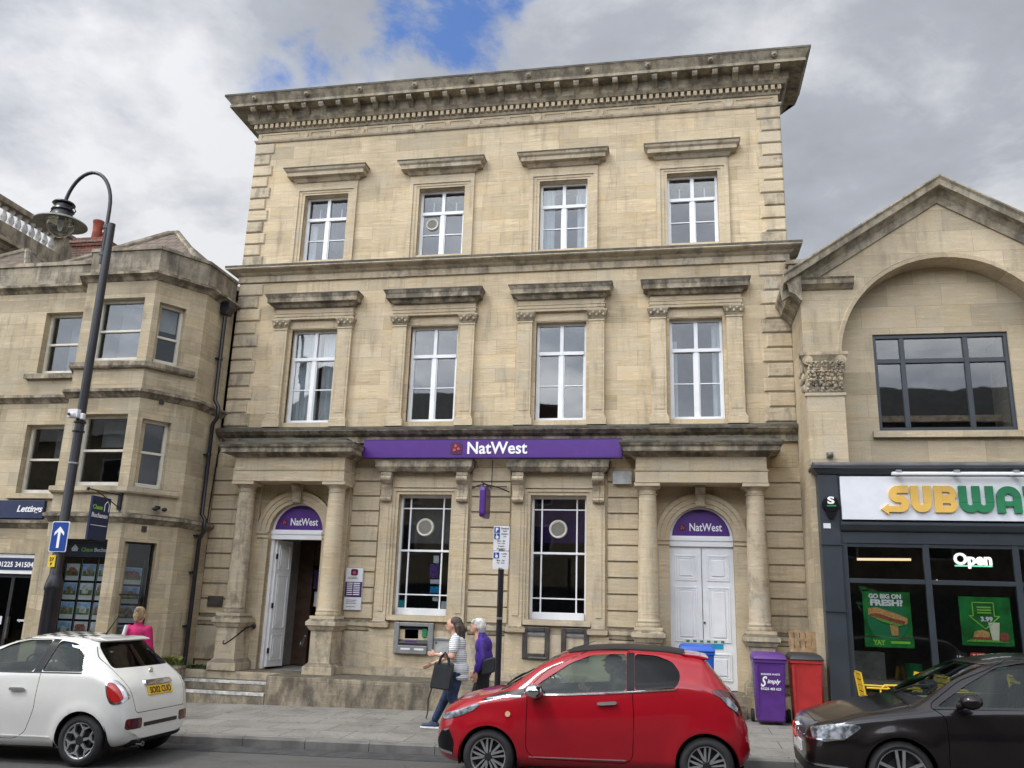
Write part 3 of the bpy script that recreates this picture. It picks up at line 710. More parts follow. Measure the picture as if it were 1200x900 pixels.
# ground floor windows
for i, x in enumerate(COL[1:3]):
    a = MB()
    for (w0, w1, yy) in ((.53, .59, -.01), (.59, .64, -.035)):
        a.box(x-w1, x-w0, yy, .05, 1.60, 3.93+w1-.53); a.box(x+w0, x+w1, yy, .05, 1.60, 3.93+w1-.53); a.box(x-w0, x+w0, yy, .05, 3.93+w0-.53, 3.93+w1-.53)
    a.box(x-.88, x-.64, -.055, .05, 1.50, 4.34); a.box(x+.64, x+.88, -.055, .05, 1.50, 4.34)
    a.box(x-.82, x-.70, -.068, -.05, 1.72, 3.70); a.box(x+.70, x+.82, -.068, -.05, 1.72, 3.70)
    a.box(x-.64, x+.64, -.03, .05, 4.06, 4.36)
    a.mbox([(.0, 1.40), (.05, 1.43), (.06, 1.50), (0.02, 1.53)], x-.88, x-.62, -.055, .05); a.mbox([(.0, 1.40), (.05, 1.43), (.06, 1.50), (0.02, 1.53)], x+.62, x+.88, -.055, .05)
    a.box(x-.62, x+.62, -.05, .05, 1.56, 1.655)
    a.build('window_surround', 'bath_stone_plain', bank)
    for s in (-1, 1):
        q = MB(); c = x+s*.76
        pr = [(-.05, 3.80)]+[(-.105+.055*math.cos(math.radians(t)), 3.83+.055*math.sin(math.radians(t))) for t in (270, 225, 180, 135, 100)]+[(-.10, 4.0), (-.13, 4.1)]+[(-.165+.075*math.cos(math.radians(t)), 4.22+.075*math.sin(math.radians(t))) for t in (250, 210, 180, 150, 110)]+[(-.2, 4.34), (-.05, 4.34)]
        q.prism(pr, c-.11, c+.11, 'x'); q.prism([(y-.012, z) for y, z in pr], c-.02, c+.02, 'x'); q.build('console_bracket', 'bath_stone_trim', bank, bevel=.008)
    h = MB(); h.mbox([(.0, 4.34), (.02, 4.35), (.06, 4.41), (.06, 4.42), (.08, 4.43), (.08, 4.51), (.10, 4.55)], x-.88, x+.88, -.20, .05); hd_ = h.build('window_hood', 'sooty_stone', bank); h = MB(); h.mbox([(.105, 4.551), (.105, 4.58), (0, 4.60)], x-.88, x+.88, -.20, .05); h.build('hood_capping', 'soot_cap', hd_)
    f = MB(); y = .17; x0, x1, z0, z1 = x-.53, x+.53, 1.66, 3.93
    f.box(x0, x0+.045, y, y+.08, z0, z1); f.box(x1-.045, x1, y, y+.08, z0, z1); f.box(x0+.045, x1-.045, y, y+.08, z1-.05, z1); f.box(x0+.045, x1-.045, y-.035, y+.08, z0, z0+.13)
    for u in (.185, .815): f.box(x0+1.06*u-.014, x0+1.06*u+.014, y+.02, y+.06, z0+.13, z1-.05)
    for u in (.115, .86): f.box(x0+.045, x1-.045, y+.022, y+.058, z1-2.2*u-.012, z1-2.2*u+.012)
    f.box(x0+.045, x1-.045, y+.005, y+.06, z1-2.2*.485-.02, z1-2.2*.485+.02)
    w = f.build('window', 'white_paint', bank, bevel=.004)
    g = MB(); g.box(x0+.02, x1-.02, y+.038, y+.044, z0+.02, z1-.02); g.build('glass_pane', 'window_glass', w)
    fan_vent(w, x0+1.06*.48, y+.02, z1-2.2*.28, .165)
    b = MB(); b.box(x0+.05, x1-.05, y+.4, y+.41, z1-.9 if i == 0 else z1-.85, z1-.02); b.build('blind', 'room_wall' if i == 0 else 'purple', w)
    if i == 0:
        for (a0, a1, b0, b1, mt) in ((.60, .76, 2.36, 2.62, 'purple'), (.62, .80, 2.25, 2.33, 'paper'), (.62, .80, 2.08, 2.20, 'banner_blue'), (.06, .16, 1.80, 1.93, 'tag_teal'), (.84, .95, 1.80, 1.93, 'paper'), (.68, .78, 1.93, 2.0, 'paper'), (.66, .76, 2.64, 2.78, 'paper')):
            t = MB(); t.box(x0+1.06*a0, x0+1.06*a1, y+.048, y+.052, b0, b1); t.build('sticker', mt, w)
# dado band and base mouldings
def dado(x0, x1):
    d = MB(); d.mould([(.0, 1.34), (.03, 1.36), (.05, 1.41), (.08, 1.44), (.08, 1.50), (.02, 1.54), (0, 1.545)], [(x0, .03), (x1, .03)]); d.box(x0, x1, -.03, .04, .72, 1.34); d.build('dado_band', 'bath_stone_trim', bank)
for a, b in ((XL-.1, COL[0]-1.1), (COL[0]+1.1, COL[1]-.95), (COL[1]+.95, COL[2]-.95), (COL[2]+.95, COL[3]-1.1), (COL[3]+1.1, XR+.06)): dado(a, b)
for x in COL[1:3]:
    d = MB(); d.box(x-.95, x+.95, -.028, .04, .72, 1.40); d.build('window_apron', 'bath_stone_plain', bank)
d = MB(); d.mould([(.0, .5), (.10, .5), (.10, .66), (.05, .72), (0, .74)], [(COL[0]+DR+.3, .02), (COL[3]-DR-.3, .02)]); d.build('base_moulding', 'bath_stone_trim', bank)
# porticos
def portico(x, bkn):
    P = MB()      # entablature
    P.box(x-1.15, x+1.15, -.60, .05, 4.10, 4.29)
    P.mbox([(.0, 4.29), (.02, 4.30), (.03, 4.325), (.0, 4.33), (.0, 4.56)], x-1.14, x+1.14, -.59, .05)
    ent = P.build('portico', 'bath_stone_plain', bank)
    q = MB(); q.mbox([(.0, 4.56), (.04, 4.57), (.09, 4.62), (.10, 4.63), (.22, 4.635), (.22, 4.71), (.26, 4.74), (.28, 4.775)], x-1.14, x+1.14, -.59, .05); q.build('portico_cornice', 'sooty_stone', ent); q = MB(); q.mbox([(.285, 4.776), (.285, 4.81), (.0, 4.90), (0, 4.94)], x-1.14, x+1.14, -.59, .05); q.build('portico_capping', 'soot_cap', ent)
    for s in (-1, 1):
        c = x+s*.94; yc = -.36
        k = MB()
        k.lathe((c, yc, 0), [(.215, 1.60), (.225, 1.63), (.215, 1.665), (.195, 1.675), (.20, 1.70), (.19, 1.72), (.185, 1.74), (.183, 2.3), (.175, 3.0), (.155, 3.86), (.155, 3.89), (.17, 3.90), (.17, 3.915), (.155, 3.925), (.155, 3.97), (.175, 3.99), (.21, 4.03), (.21, 4.035)], 36)
        cl = k.build('column', 'bath_stone_trim' if s*bkn < 0 else 'bath_stone_plain', ent, smooth=35)
        b = MB(); b.box(c-.23, c+.23, yc-.23, yc+.23, 4.035, 4.099); b.build('abacus', 'bath_stone_plain', ent, bevel=.006)
        b = MB(); b.box(c-.245, c+.245, yc-.245, yc+.245, 1.545, 1.60); b.build('plinth_block', 'bath_stone_plain', ent, bevel=.006)
        b = MB(); b.mbox([(.08, .57), (.08, .70), (.03, .75), (0, .78), (0, 1.33), (.03, 1.35), (.06, 1.41), (.085, 1.43), (.085, 1.50), (.03, 1.545)], c-.205, c+.205, yc-.22, .02)
        b.build('pedestal', 'bath_stone_trim', ent, bevel=.005)
        # engaged pier behind the column
        b = MB(); b.box(c-.14, c+.14, -.05, .05, 1.5, 4.1); b.build('pier', 'bath_stone_plain', ent)
        b = MB(); im = sorted((x+s*DR, x+s*(DR+.24)))
        b.box(im[0], im[1], -.025, .05, .57, 3.03); b.mould([(0, 3.03), (.03, 3.05), (.03, 3.10), (.06, 3.13), (.06, 3.17)], [(im[0], -.02), (im[1], -.02)])
        b.build('door_jamb', 'bath_stone_plain', ent)
    ar = MB(); archring(ar, x, DS, [(DR, .05), (DR, -.02), (DR+.07, -.02), (DR+.075, -.045), (DR+.16, -.045), (DR+.17, -.07), (DR+.24, -.07), (DR+.25, .05)]); ar.build('archivolt', 'bath_stone_plain', ent)
    ks = MB(); ks.prism([(-.05, 3.72), (-.13, 3.74), (-.15, 3.79), (-.12, 3.84), (-.15, 3.94), (-.20, 4.0), (-.24, 4.06), (-.22, 4.098), (.0, 4.098), (0, 3.72)], x-.09, x+.09, 'x'); ks.build('keystone', 'bath_stone_trim', ent, bevel=.008)
    return ent
portico(COL[0], 1); portico(COL[3], -1)
# lunette signs
def emblem(mbd, mbr, cx, y, cz, r):
    mbd.prism(rrect(cx-r, cx+r, cz-r, cz+r, r*.4), y-.012, y)
    for k in range(3):
        a = math.radians(90+120*k+15); d = Vector((math.cos(a), math.sin(a))); n_ = Vector((-d.y, d.x)); c0 = Vector((cx, cz))
        p = [c0+d*r*.12, c0+d*r*.30+n_*r*.30, c0+d*r*.75+n_*r*.02, c0+d*r*.40-n_*r*.30]
        mbr.prism([(q.x, q.y) for q in p], y-.020, y-.0125)
def lunette(x):
    m_ = MB(); m_.prism(arc(x, DS+.05, DR-.04, 0, 180, 24), .155, .17); s_ = m_.build('lunette_sign', 'purple', bank)
    f = MB(); archring(f, x, DS+.02, [(DR-.045, .13), (DR, .13), (DR, .2), (DR-.045, .2)]); f.box(x-DR, x+DR, .10, .20, DS-.14, DS+.05); f.box(x-DR, x+DR, .08, .12, DS-.04, DS+.02)
    f.build('door_transom', 'white_paint', bank, bevel=.004)
    d, r = MB(), MB(); emblem(d, r, x-.33, .155, DS+.20, .055); d.build('emblem', 'emblem_dark', s_); r.build('emblem', 'emblem_red', s_)
    text('lettering', 'NatWest', x-.20, .152, DS+.14, 'letter_white', s_, width=.58, height=.145, bold=.015)
lunette(COL[0]); lunette(COL[3])
# closed white double door on the right
x = COL[3]; d = MB(); d.box(x-DR, x+DR, .15, .20, .57, DS-.14)
dd = d.build('double_door', 'white_paint', bank)
for s in (-1, 1):
    for (a, b) in ((.72, 1.18), (1.36, 2.32), (2.42, 2.88)):
        c = x+s*.285; p = MB()
        for k, (ins, yy) in enumerate(((0, .135), (.035, .142), (.07, .128))):
            w0, w1 = .20-ins, .20-ins-.03
            if k == 2: p.box(c-w0+.02, c+w0-.02, yy+.005, .152, a+ins+.02, b-ins-.02)
            else:
                p.box(c-w0, c-w1, yy, .152, a+ins, b-ins); p.box(c+w1, c+w0, yy, .152, a+ins, b-ins); p.box(c-w1, c+w1, yy, .152, a+ins, a+ins+.03); p.box(c-w1, c+w1, yy, .152, b-ins-.03, b-ins)
        p.build('door_panel', 'white_paint', dd, bevel=.006)
p = MB(); p.box(x-.006, x+.006, .143, .152, .6, DS-.16); p.build('meeting_gap', 'lamp_grey', dd)
p = MB(); p.ell((x+.03, .135, 1.7), (.018, .02, .018)); p.build('door_knob', 'black_iron', dd)
p = MB(); p.box(x+.0, x+.34, .138, .146, 1.26, 1.34); sg = p.build('door_notice', 'banner_blue', dd)
p = MB(); p.box(x-.33, x+.33, .134, .142, 1.345, 1.41); p.build('door_notice', 'paper', dd)
p = MB(); [p.box(x-.3+i*.12, x-.24+i*.12, .130, .1345, 1.36, 1.395) for i in range(6)]; p.build('door_notice', 'logo_green', dd)
# open door on the left
x = COL[0]; d = MB(); d.box(x-DR, x-DR+.06, .14, .24, .57, DS-.14); d.box(x+DR-.05, x+DR, .14, .24, .57, DS-.14); d.build('door_frame', 'white_paint', bank, bevel=.004)
for s in (-1, 1):
    def dxf(p, s=s, x=x): return Vector((x+s*(DR-.075)-s*.012*0+s*0-p.y*s*1.0, .24+p.x, p.z))
    if s > 0: continue
    ca, sa = math.cos(math.radians(78)), math.sin(math.radians(78))
    def dxf(p): return Vector((x-DR+.06+p.x*ca+p.y*sa*1, .22+p.x*sa-p.y*ca, p.z))
    d = MB(dxf); d.box(0, .5, 0, .045, .60, DS-.15); dl = d.build('open_door', 'white_paint', bank, bevel=.004)
    d = MB(dxf)
    for (a, b) in ((.72, 1.2), (1.32, 2.35), (2.45, 2.92)):
        d.box(.08, .10, .045, .058, a, b); d.box(.40, .42, .045, .058, a, b); d.box(.1, .4, .045, .058, a, a+.02); d.box(.1, .4, .045, .058, b-.02, b); d.box(.14, .36, .045, .055, a+.06, b-.06)
    d.build('door_panel', 'white_paint', dl)
    d = MB(dxf)
    for z in (.9, 1.75, 2.7): d.box(-.02, .03, .045, .062, z-.05, z+.05)
    d.build('hinge', 'black_iron', dl)
v = MB(); v.box(x-DR-.05, x-DR+.02, .55, 1.7, .57, 3.4); v.box(x+DR+.02, x+DR+.09, .42, 1.7, .57, 3.4); v.box(x-DR, x+DR+.05, .43, 1.8, 3.3, 3.4); v.build('vestibule', 'room_wall', bank)
v = MB(); v.box(x-DR+.02, x-.28, 1.5, 1.56, .57, 3.3); v.box(x-.28, x-.20, 1.46, 1.6, .57, 3.3); v.box(x-.2, x+DR, 1.5, 1.56, 2.6, 3.3); v.box(x+.15, x+.2, 1.48, 1.58, .57, 2.6); v.build('inner_door', 'dark_wood', bank)
v = MB(); v.box(x-.12, x+.04, 1.45, 1.46, 1.75, 2.05); v.box(x+.23, x+.4, 1.45, 1.46, 2.1, 2.5); v.build('door_notice', 'paper', bank)
v = MB(); v.box(x-.16, x+.10, 1.44, 1.452, 2.1, 2.5); v.build('door_notice', 'purple_dark', bank)
# platform, steps and base
p = MB(); p.box(-7.08, -.95, -1.22, .03, -.3, .57); p.build('raised_plinth', 'plinth_stone', bank, bevel=.015)
for (a, b, c) in ((-9.25, -7.084, -.62), (-.948, XR, -.66)): p = MB(); p.box(a, b, c, .03, -.3, .568); p.build('landing', 'bath_stone_trim', bank, bevel=.008)
for i, (yf, zt) in enumerate(((-1.22, .27), (-.92, .43))):
    p = MB(); p.box(-9.22, -7.086-.003*i, yf, -.622, -.3, zt); st = p.build('step', 'plinth_stone', bank, bevel=.006)
    p = MB(); p.box(-9.22, -7.095, yf-.008, yf+.05, zt-.045, zt+.004); p.build('nosing', 'nosing_white', st)
p = MB(); p.box(-.4, 1.12, -.98, -.66, -.2, .41); p.build('step', 'plinth_stone', bank, bevel=.01)
# roof and soffit
p = MB(); p.box(XL+.02, XR-.02, .1, 8.9, 12.86, 12.95); p.build('flat_roof', 'slate', bank)
for s in (-1, 1):        # hand rails by the door
    a = COL[0]+s*.56; b = a+s*.02
    h = MB()
    if s < 0: h.tube([(-7.99, -.05, 1.36), (-7.99, -.14, 1.36), (-8.02, -.30, 1.33), (-8.10, -.75, 1.10), (-8.12, -.90, 1.05), (-8.12, -.95, 1.08), (-8.11, -.93, 1.12)], .014, 8); h.ell((-7.99, -.05, 1.36), (.04, .03, .05))
    else: h.tube([(-6.68, -.62, 1.22), (-6.66, -.75, 1.14), (-6.62, -.88, 1.07), (-6.62, -.93, 1.10), (-6.63, -.90, 1.14)], .014, 8); h.ell((-6.68, -.60, 1.22), (.03, .03, .04))
    h.build('handrail', 'black_iron', bank, smooth=50)
# wall furniture of the bank
p = MB(); p.box(-9.04, -8.72, -.04, -.012, 1.70, 1.90); p.box(-9.0, -8.76, -.048, -.04, 1.73, 1.87); o = p.build('wall_plaque', 'bronze_frame', None, bevel=.004); tag(o, 'small dark bronze plaque on the rusticated wall left of the open door', 'plaque')
p = MB(); p.box(-6.70, -6.62, -.06, -.03, 1.98, 2.06); p.build('bell_box', 'bronze_frame', bank)

sg = thing('bank_fascia_sign', (XM, -.3, 4.77), 'long purple fascia sign lettered NatWest above the two ground floor windows', 'sign')
p = MB(); p.box(-5.93, -.90, -.33, -.20, 4.60, 4.945); p.build('panel', 'purple', sg, bevel=.006)
p = MB(); p.box(-5.93, -.90, -.335, -.20, 4.588, 4.598); p.box(-5.93, -.90, -.335, -.2, 4.947, 4.955); p.build('trim', 'purple_dark', sg)
d, r = MB(), MB(); emblem(d, r, -4.06, -.33, 4.775, .115); d.build('emblem', 'emblem_dark', sg); r.build('emblem', 'emblem_red', sg)
text('lettering', 'NatWest', -3.84, -.332, 4.665, 'letter_white', sg, width=1.16, height=.235, bold=.018, ext=.008)
# projecting horn sign
hs = thing('hanging_sign', (-3.42, -.4, 3.8), 'narrow purple sign hanging from a black iron bracket between the bank windows', 'sign')
p = MB(); p.tube([(-3.42, -.02, 4.06), (-3.42, -.80, 4.06)], .014); p.tube([(-3.78, -.04, 4.05), (-3.60, -.4, 4.05), (-3.42, -.62, 4.05)], .012); p.tube([(-3.06, -.04, 3.98), (-3.2, -.4, 4.02), (-3.42, -.62, 4.05)], .012); p.tube([(-3.78, -.06, 4.08), (-3.1, -.06, 4.08)], .012)
p.tube([(-3.42, -.3, 4.06), (-3.42, -.3, 4.0)], .012); p.tube([(-3.42, -.7, 4.06), (-3.42, -.7, 4.0)], .012); p.build('bracket', 'black_iron', hs)
p = MB(); p.prism(rrect(-.76, -.24, 3.44, 4.0, .08), -3.47, -3.37, 'x'); p.build('panel', 'purple', hs, bevel=.012)
p = MB(); p.prism(rrect(-.70, -.30, 3.50, 3.94, .06), -3.372, -3.364, 'x'); p.build('face', 'emblem_dark', hs)
p = MB(); p.tube([(-3.40, -.06, 4.1), (-3.40, -.04, 4.6)], .008); p.build('cable', 'black_iron', hs)
# brushed plate by the door
np_ = thing('opening_times_plate', (-6.0, -.03, 2.1), 'upright brushed metal and purple information plate right of the open door', 'sign')
p = MB(); p.box(-6.20, -5.86, -.05, -.018, 1.72, 2.50); p.build('panel', 'sign_white', np_, bevel=.003)
p = MB(); p.box(-6.198, -5.862, -.056, -.05, 1.96, 2.24); p.build('panel_middle', 'purple_dark', np_)
p = MB(); p.prism(rrect(-6.10, -5.96, 2.36, 2.48, .03), -.056, -.05); p.build('emblem', 'emblem_dark', np_)
p = MB(); p.box(-6.06, -6.0, -.06, -.056, 2.39, 2.44); p.build('emblem', 'emblem_red', np_)
p = MB()
for i in range(7):
    z = 2.215-.035*i; p.box(-6.16, -6.05, -.059, -.056, z-.008, z+.006); p.box(-6.03, -5.90, -.059, -.056, z-.008, z+.006)
p.build('lettering', 'letter_white', np_)
p = MB(); [p.box(-6.16, -5.95-.03*(i % 2), -.053, -.050, z-.005, z+.005) for i, z in enumerate((2.30, 2.325, 1.90, 1.87, 1.84, 1.78))]; p.build('lettering', 'lamp_grey', np_)
# alarm box
p = MB(); p.box(-1.07, -.76, -.12, -.012, 4.14, 4.36); p.box(-1.09, -.74, -.125, -.115, 4.13, 4.37); o = p.build('junction_box', 'panel_grey', None, bevel=.01); tag(o, 'grey metal box high on the wall beside the right portico', 'utility box')
# cash machine
am = thing('cash_machine', (-4.8, 0, 1.2), 'recessed grey cash machine with screen and keypad under the left bank window', 'cash machine')
p = MB(); p.box(-5.16, -5.06, -.09, 0, .97, 1.53); p.box(-4.50, -4.40, -.09, 0, .97, 1.53); p.box(-5.06, -4.50, -.09, 0, 1.46, 1.53); p.box(-5.06, -4.50, -.12, 0, .97, 1.12); p.build('surround', 'grey_plastic', am, bevel=.012)
p = MB(); p.box(-5.06, -4.50, -.012, 0, 1.12, 1.46); p.prism([(-.09, 1.12), (-.09, 1.16), (-.03, 1.22), (0, 1.22), (0, 1.12)], -5.06, -4.5, 'x'); p.build('recess', 'black', am)
p = MB(); p.box(-4.96, -4.70, -.028, -.012, 1.24, 1.42); p.build('screen', 'navy', am)
p = MB(); p.box(-4.94, -4.72, -.075, -.055, 1.165, 1.20); p.build('keypad', 'purple', am)
p = MB(); p.box(-5.0, -4.82, -.125, -.12, 1.04, 1.075); p.box(-4.74, -4.56, -.125, -.12, 1.04, 1.075); p.build('slot', 'sign_white', am)
p = MB(); p.box(-4.62, -4.53, -.06, -.012, 1.28, 1.42); p.build('card_reader', 'logo_green', am)
dp = thing('deposit_drawer', (-4.28, 0, 1.1), 'flat grey metal deposit drawer in the wall right of the cash machine', 'night safe')
p = MB(); p.box(-4.39, -4.10, -.05, 0, .97, 1.28); p.build('panel', 'panel_grey', dp, bevel=.006)
p = MB(); p.box(-4.385, -4.105, -.065, -.05, 1.235, 1.262); p.build('handle', 'steel', dp); p = MB(); p.box(-4.36, -4.33, -.056, -.05, 1.17, 1.20); p.build('lock', 'black', dp)
for i, xx in enumerate((-2.48, -1.77)):
    t = thing('night_safe', (xx, 0, 1.2), ('dark framed metal hatch in the bank wall beside the parking sign pole', 'dark framed metal hatch in the bank wall above the red car roof')[i], 'night safe', 'framed wall hatches')
    p = MB(); p.box(xx-.25, xx-.16, -.07, 0, .97, 1.53); p.box(xx+.16, xx+.25, -.07, 0, .97, 1.53); p.box(xx-.16, xx+.16, -.07, 0, 1.45, 1.53); p.box(xx-.16, xx+.16, -.09, 0, .97, 1.07); p.build('frame', 'bronze_frame', t, bevel=.01)
    p = MB(); p.box(xx-.16, xx+.16, -.025, 0, 1.07, 1.45); p.build('panel', 'panel_grey', t)
    p = MB(); p.box(xx-.16, xx+.16, -.05, -.025, 1.37, 1.405); p.box(xx-.12, xx+.2, -.10, -.09, .985, 1.01); p.build('handle', 'steel', t)

# ------------------------------------------------------------------ the estate agent's building on the left
est = thing('estate_agent_building', (-10.5, -1.2, 0), 'lower stone building left of the bank with a canted bay and sooty parapet', 'shop building')
P0, P1, P2, P3, P4 = (-11.75, -1.2), (-11.27, -2.0), (-9.77, -2.0), (-9.2, -1.12), (-9.2, -.02)
BAY = [(-11.75, -1.19), P1, P2, P3, P4]
def along(a, b):
    a, b = Vector(a), Vector(b); e = (b-a).normalized(); n_ = Vector((-e.y, e.x))
    return (lambda p: Vector((a.x+e.x*p.x+n_.x*p.y, a.y+e.y*p.x+n_.y*p.y, p.z))), (b-a).length
T = .3
fw = MB(); wall(fw, -19, -11.75, -.4, 8.05, -1.2, -.9, [(-12.77, -11.65, 6.2, 7.51), (-12.77, -11.65, 3.75, 5.13), (-16.4, -15.28, 6.2, 7.51), (-16.4, -15.28, 3.75, 5.13), (-15.6, -12.10, -.5, 2.58)])
fw.build('main_wall', 'shop_stone', est)
bw = MB(); wall(bw, P1[0], P2[0], -.4, 8.0, -2.0, -1.72, [(-11.0, -9.97, 6.2, 7.46), (-10.96, -9.97, 3.8, 5.15), (-11.09, -10.01, .42, 2.83)])
xf, L = along(P2, P3); b2 = MB(xf); wall(b2, 0, L, -.4, 8.0, 0, .28, [(.12, .66, 6.19, 7.39), (.10, .66, 3.8, 5.08), (.09, .69, .42, 2.81)]); bw.v += [] ; nb = len(bw.v); bw.v += b2.v; bw.f += [tuple(nb+i for i in f) for f in b2.f]
xf3, L3 = along(P3, P4); b3 = MB(xf3); b3.box(0, L3, 0, .28, -.4, 8.0); nb = len(bw.v); bw.v += b3.v; bw.f += [tuple(nb+i for i in f) for f in b3.f]
xf0, L0 = along(P0, P1); b3 = MB(xf0); b3.box(0, L0, 0, .28, -.4, 8.0); nb = len(bw.v); bw.v += b3.v; bw.f += [tuple(nb+i for i in f) for f in b3.f]
bw.build('bay_wall', 'shop_stone', est)
SH = lambda z, k=1: [(0, z), (.02, z+.01), (.06, z+.06), (.10*k, z+.09), (.13*k, z+.10), (.13*k, z+.15), (0, z+.19)]
for nm_, z, k, mt in (('ground_course', 3.13, .9, 'sooty_stone'), ('middle_course', 5.46, 1, 'sooty_stone'), ('bay_cornice', 7.80, 1.25, 'sooty_stone')):
    q = MB(); q.mould(SH(z, k), BAY); q.build(nm_, mt, est)
q = MB(); q.mould(SH(5.56), [(-19, -1.2), (-11.7, -1.2)]); q.build('middle_course', 'sooty_stone', est)
q = MB(); q.mould(SH(7.94, 1.2), [(-19, -1.2), (-11.7, -1.2)]); q.build('cornice', 'sooty_stone', est)
q = MB(); q.mould(SH(3.06, .8), [(-19, -1.2), (-11.7, -1.2)]); q.build('ground_course', 'sooty_stone', est)
q = MB(); q.mould([(-.005, 7.95), (-.005, 8.44), (.03, 8.45), (.03, 8.50), (0, 8.53), (-.3, 8.53), (-.3, 7.95)], BAY, close=True); q.build('bay_parapet', 'old_parapet', est)
q = MB(); q.box(-19, -11.72, -1.19, -.9, 8.05, 8.56); q.box(-19, -11.72, -1.23, -.88, 8.56, 8.64); q.build('parapet', 'old_parapet', est)
for (z, zz) in ((6.03, 6.15), (3.66, 3.78)):
    q = MB(); q.mould([(0, z), (.07, z+.01), (.09, z+.04), (.09, zz), (0, zz+.02)], [(-11.76, -1.19), P1, P2, (P3[0]-.05, P3[1]-.08)]); q.build('bay_sill', 'shop_stone' if z < 4 else 'sooty_stone', est)
q = MB(); q.box(-12.97, -11.72, -1.30, -1.15, 6.07, 6.17); q.build('window_sill', 'sooty_stone', est)
q = MB(); q.box(-12.92, -11.72, -1.27, -1.15, 3.64, 3.74); q.build('window_sill', 'shop_stone', est)
for xc in (-12.21, -15.84):
    sash(est, xc, 6.2, 7.51, .56, -1.05); sash(est, xc, 3.75, 5.13, .56, -1.05)
sash(est, -10.485, 6.2, 7.46, .515, -1.86); sash(est, -10.465, 3.8, 5.15, .495, -1.86)
sash(est, .39, 6.19, 7.39, .27, .12, rail=.45, xf=xf, blind=.42); sash(est, .38, 3.8, 5.08, .28, .12, rail=.52, xf=xf)
# blinds and pale room walls behind the sash windows
q = MB(); q.box(-10.75, -10.0, -1.5, -1.48, 6.3, 7.4); q.box(-10.8, -10.02, -1.5, -1.48, 4.6, 5.1); q.box(-12.5, -11.8, -.7, -.69, 6.3, 7.4); q.box(-12.45, -11.8, -.7, -.69, 4.5, 5.1); q.build('blind', 'room_wall', est)
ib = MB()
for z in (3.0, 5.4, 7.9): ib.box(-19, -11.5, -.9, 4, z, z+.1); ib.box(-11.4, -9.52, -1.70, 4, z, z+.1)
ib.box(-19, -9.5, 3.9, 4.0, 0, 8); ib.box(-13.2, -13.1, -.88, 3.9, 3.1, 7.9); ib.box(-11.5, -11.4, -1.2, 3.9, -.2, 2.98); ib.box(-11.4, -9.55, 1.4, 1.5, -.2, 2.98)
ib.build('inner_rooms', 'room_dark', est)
# roofs
def pyramid(cx, cy, hx, hy, z0, z1): 
    q = MB(); q.add([(cx-hx, cy-hy, z0), (cx+hx, cy-hy, z0), (cx+hx, cy+hy, z0), (cx-hx, cy+hy, z0), (cx-.1, cy, z1), (cx+.1, cy, z1)], [(0, 1, 5, 4), (1, 2, 5), (2, 3, 4, 5), (3, 0, 4), (3, 2, 1, 0)]); return q
rf = pyramid(-11.4, .7, 1.95, 1.75, 8.5, 10.08).build('roof', 'roof_tiles', est)
q = MB(); q.tube([(-11.5, .7, 10.1), (-11.3, .7, 10.1)], .06); q.tube([(-11.3, .7, 10.1), (-9.5, -1.0, 8.55)], .07); q.tube([(-11.5, .7, 10.1), (-13.3, -1.0, 8.55)], .07); q.build('hip_ridge', 'old_parapet', rf)
rf2 = pyramid(-15.15, .55, 1.5, 1.5, 8.45, 9.75).build('roof', 'roof_tiles', est)
q = MB(); q.tube([(-15.1, .55, 9.77), (-13.7, -.9, 8.5)], .07); q.tube([(-15.2, .55, 9.77), (-16.6, -.9, 8.5)], .07); q.build('hip_ridge', 'old_parapet', rf2)
q = MB(); q.box(-19, -9.22, -.88, 4, 8.0, 8.1); q.build('flat_roof', 'slate', est)
ch = MB(); ch.box(-16.70, -15.75, 3.9, 4.9, 8, 11.42); ch.box(-16.75, -15.70, 3.85, 4.95, 11.42, 11.50); ch.box(-16.79, -15.66, 3.81, 4.99, 11.50, 11.60); ch.box(-16.72, -15.72, 3.88, 4.92, 11.60, 11.68)
ch = ch.build('chimney', 'red_brick', est)
for (a, b, z) in ((-16.2, 4.15, 12.30), (-15.92, 4.25, 12.12), (-16.25, 4.6, 12.1)):
    q = MB(); q.lathe((a, b, 0), [(.13, 11.68), (.14, 11.7), (.125, 12.0), (.14, z-.08), (.155, z-.06), (.155, z), (.12, z), (.12, 11.8)], 18); q.build('chimney_pot', 'clay_pot', ch, smooth=40)
# shop fronts
q = MB(); q.box(-15.6, -12.02, -1.27, -1.19, 3.25, 3.60); fs = q.build('shop_fascia', 'navy', est, bevel=.006)
text('lettering', 'Lettings', -12.60, -1.275, 3.335, 'letter_white', fs, width=.56, bold=.02, shear=.25)
q = MB(); q.box(-15.6, -12.03, -1.16, -1.10, 2.20, 2.57); f2 = q.build('door_fascia', 'white_paint', est)
q = MB(); q.box(-15.6, -12.07, -1.17, -1.16, 2.27, 2.50); q.build('fascia_panel', 'navy', f2)
text('lettering', '01225 341504', -12.90, -1.173, 2.325, 'letter_white', f2, width=.78, bold=.018)
q = MB()
for a in (-15.6, -14.2, -13.35, -12.62, -12.16): q.box(a, a+.07, -1.08, -1.02, -.1, 2.2)
q.box(-15.53, -12.09, -1.085, -1.02, 2.13, 2.2); q.box(-15.53, -12.09, -1.085, -1.02, -.1, .12); dfr = q.build('shop_door', 'black_trim', est)
q = MB(); q.box(-15.55, -12.12, -1.055, -1.05, 0, 2.15); q.build('glass_pane', 'shop_glass', dfr)
q = MB(); q.box(-12.53, -12.49, -1.14, -1.09, 1.0, 1.40); q.build('handle', 'bronze_frame', dfr)
text('lettering', 'open', -12.36, -1.062, 1.30, 'letter_white', dfr, width=.15, bold=.01)
q = MB(); q.box(-12.80, -12.70, -1.062, -1.058, 1.25, 1.40); q.build('sticker', 'paper', dfr)
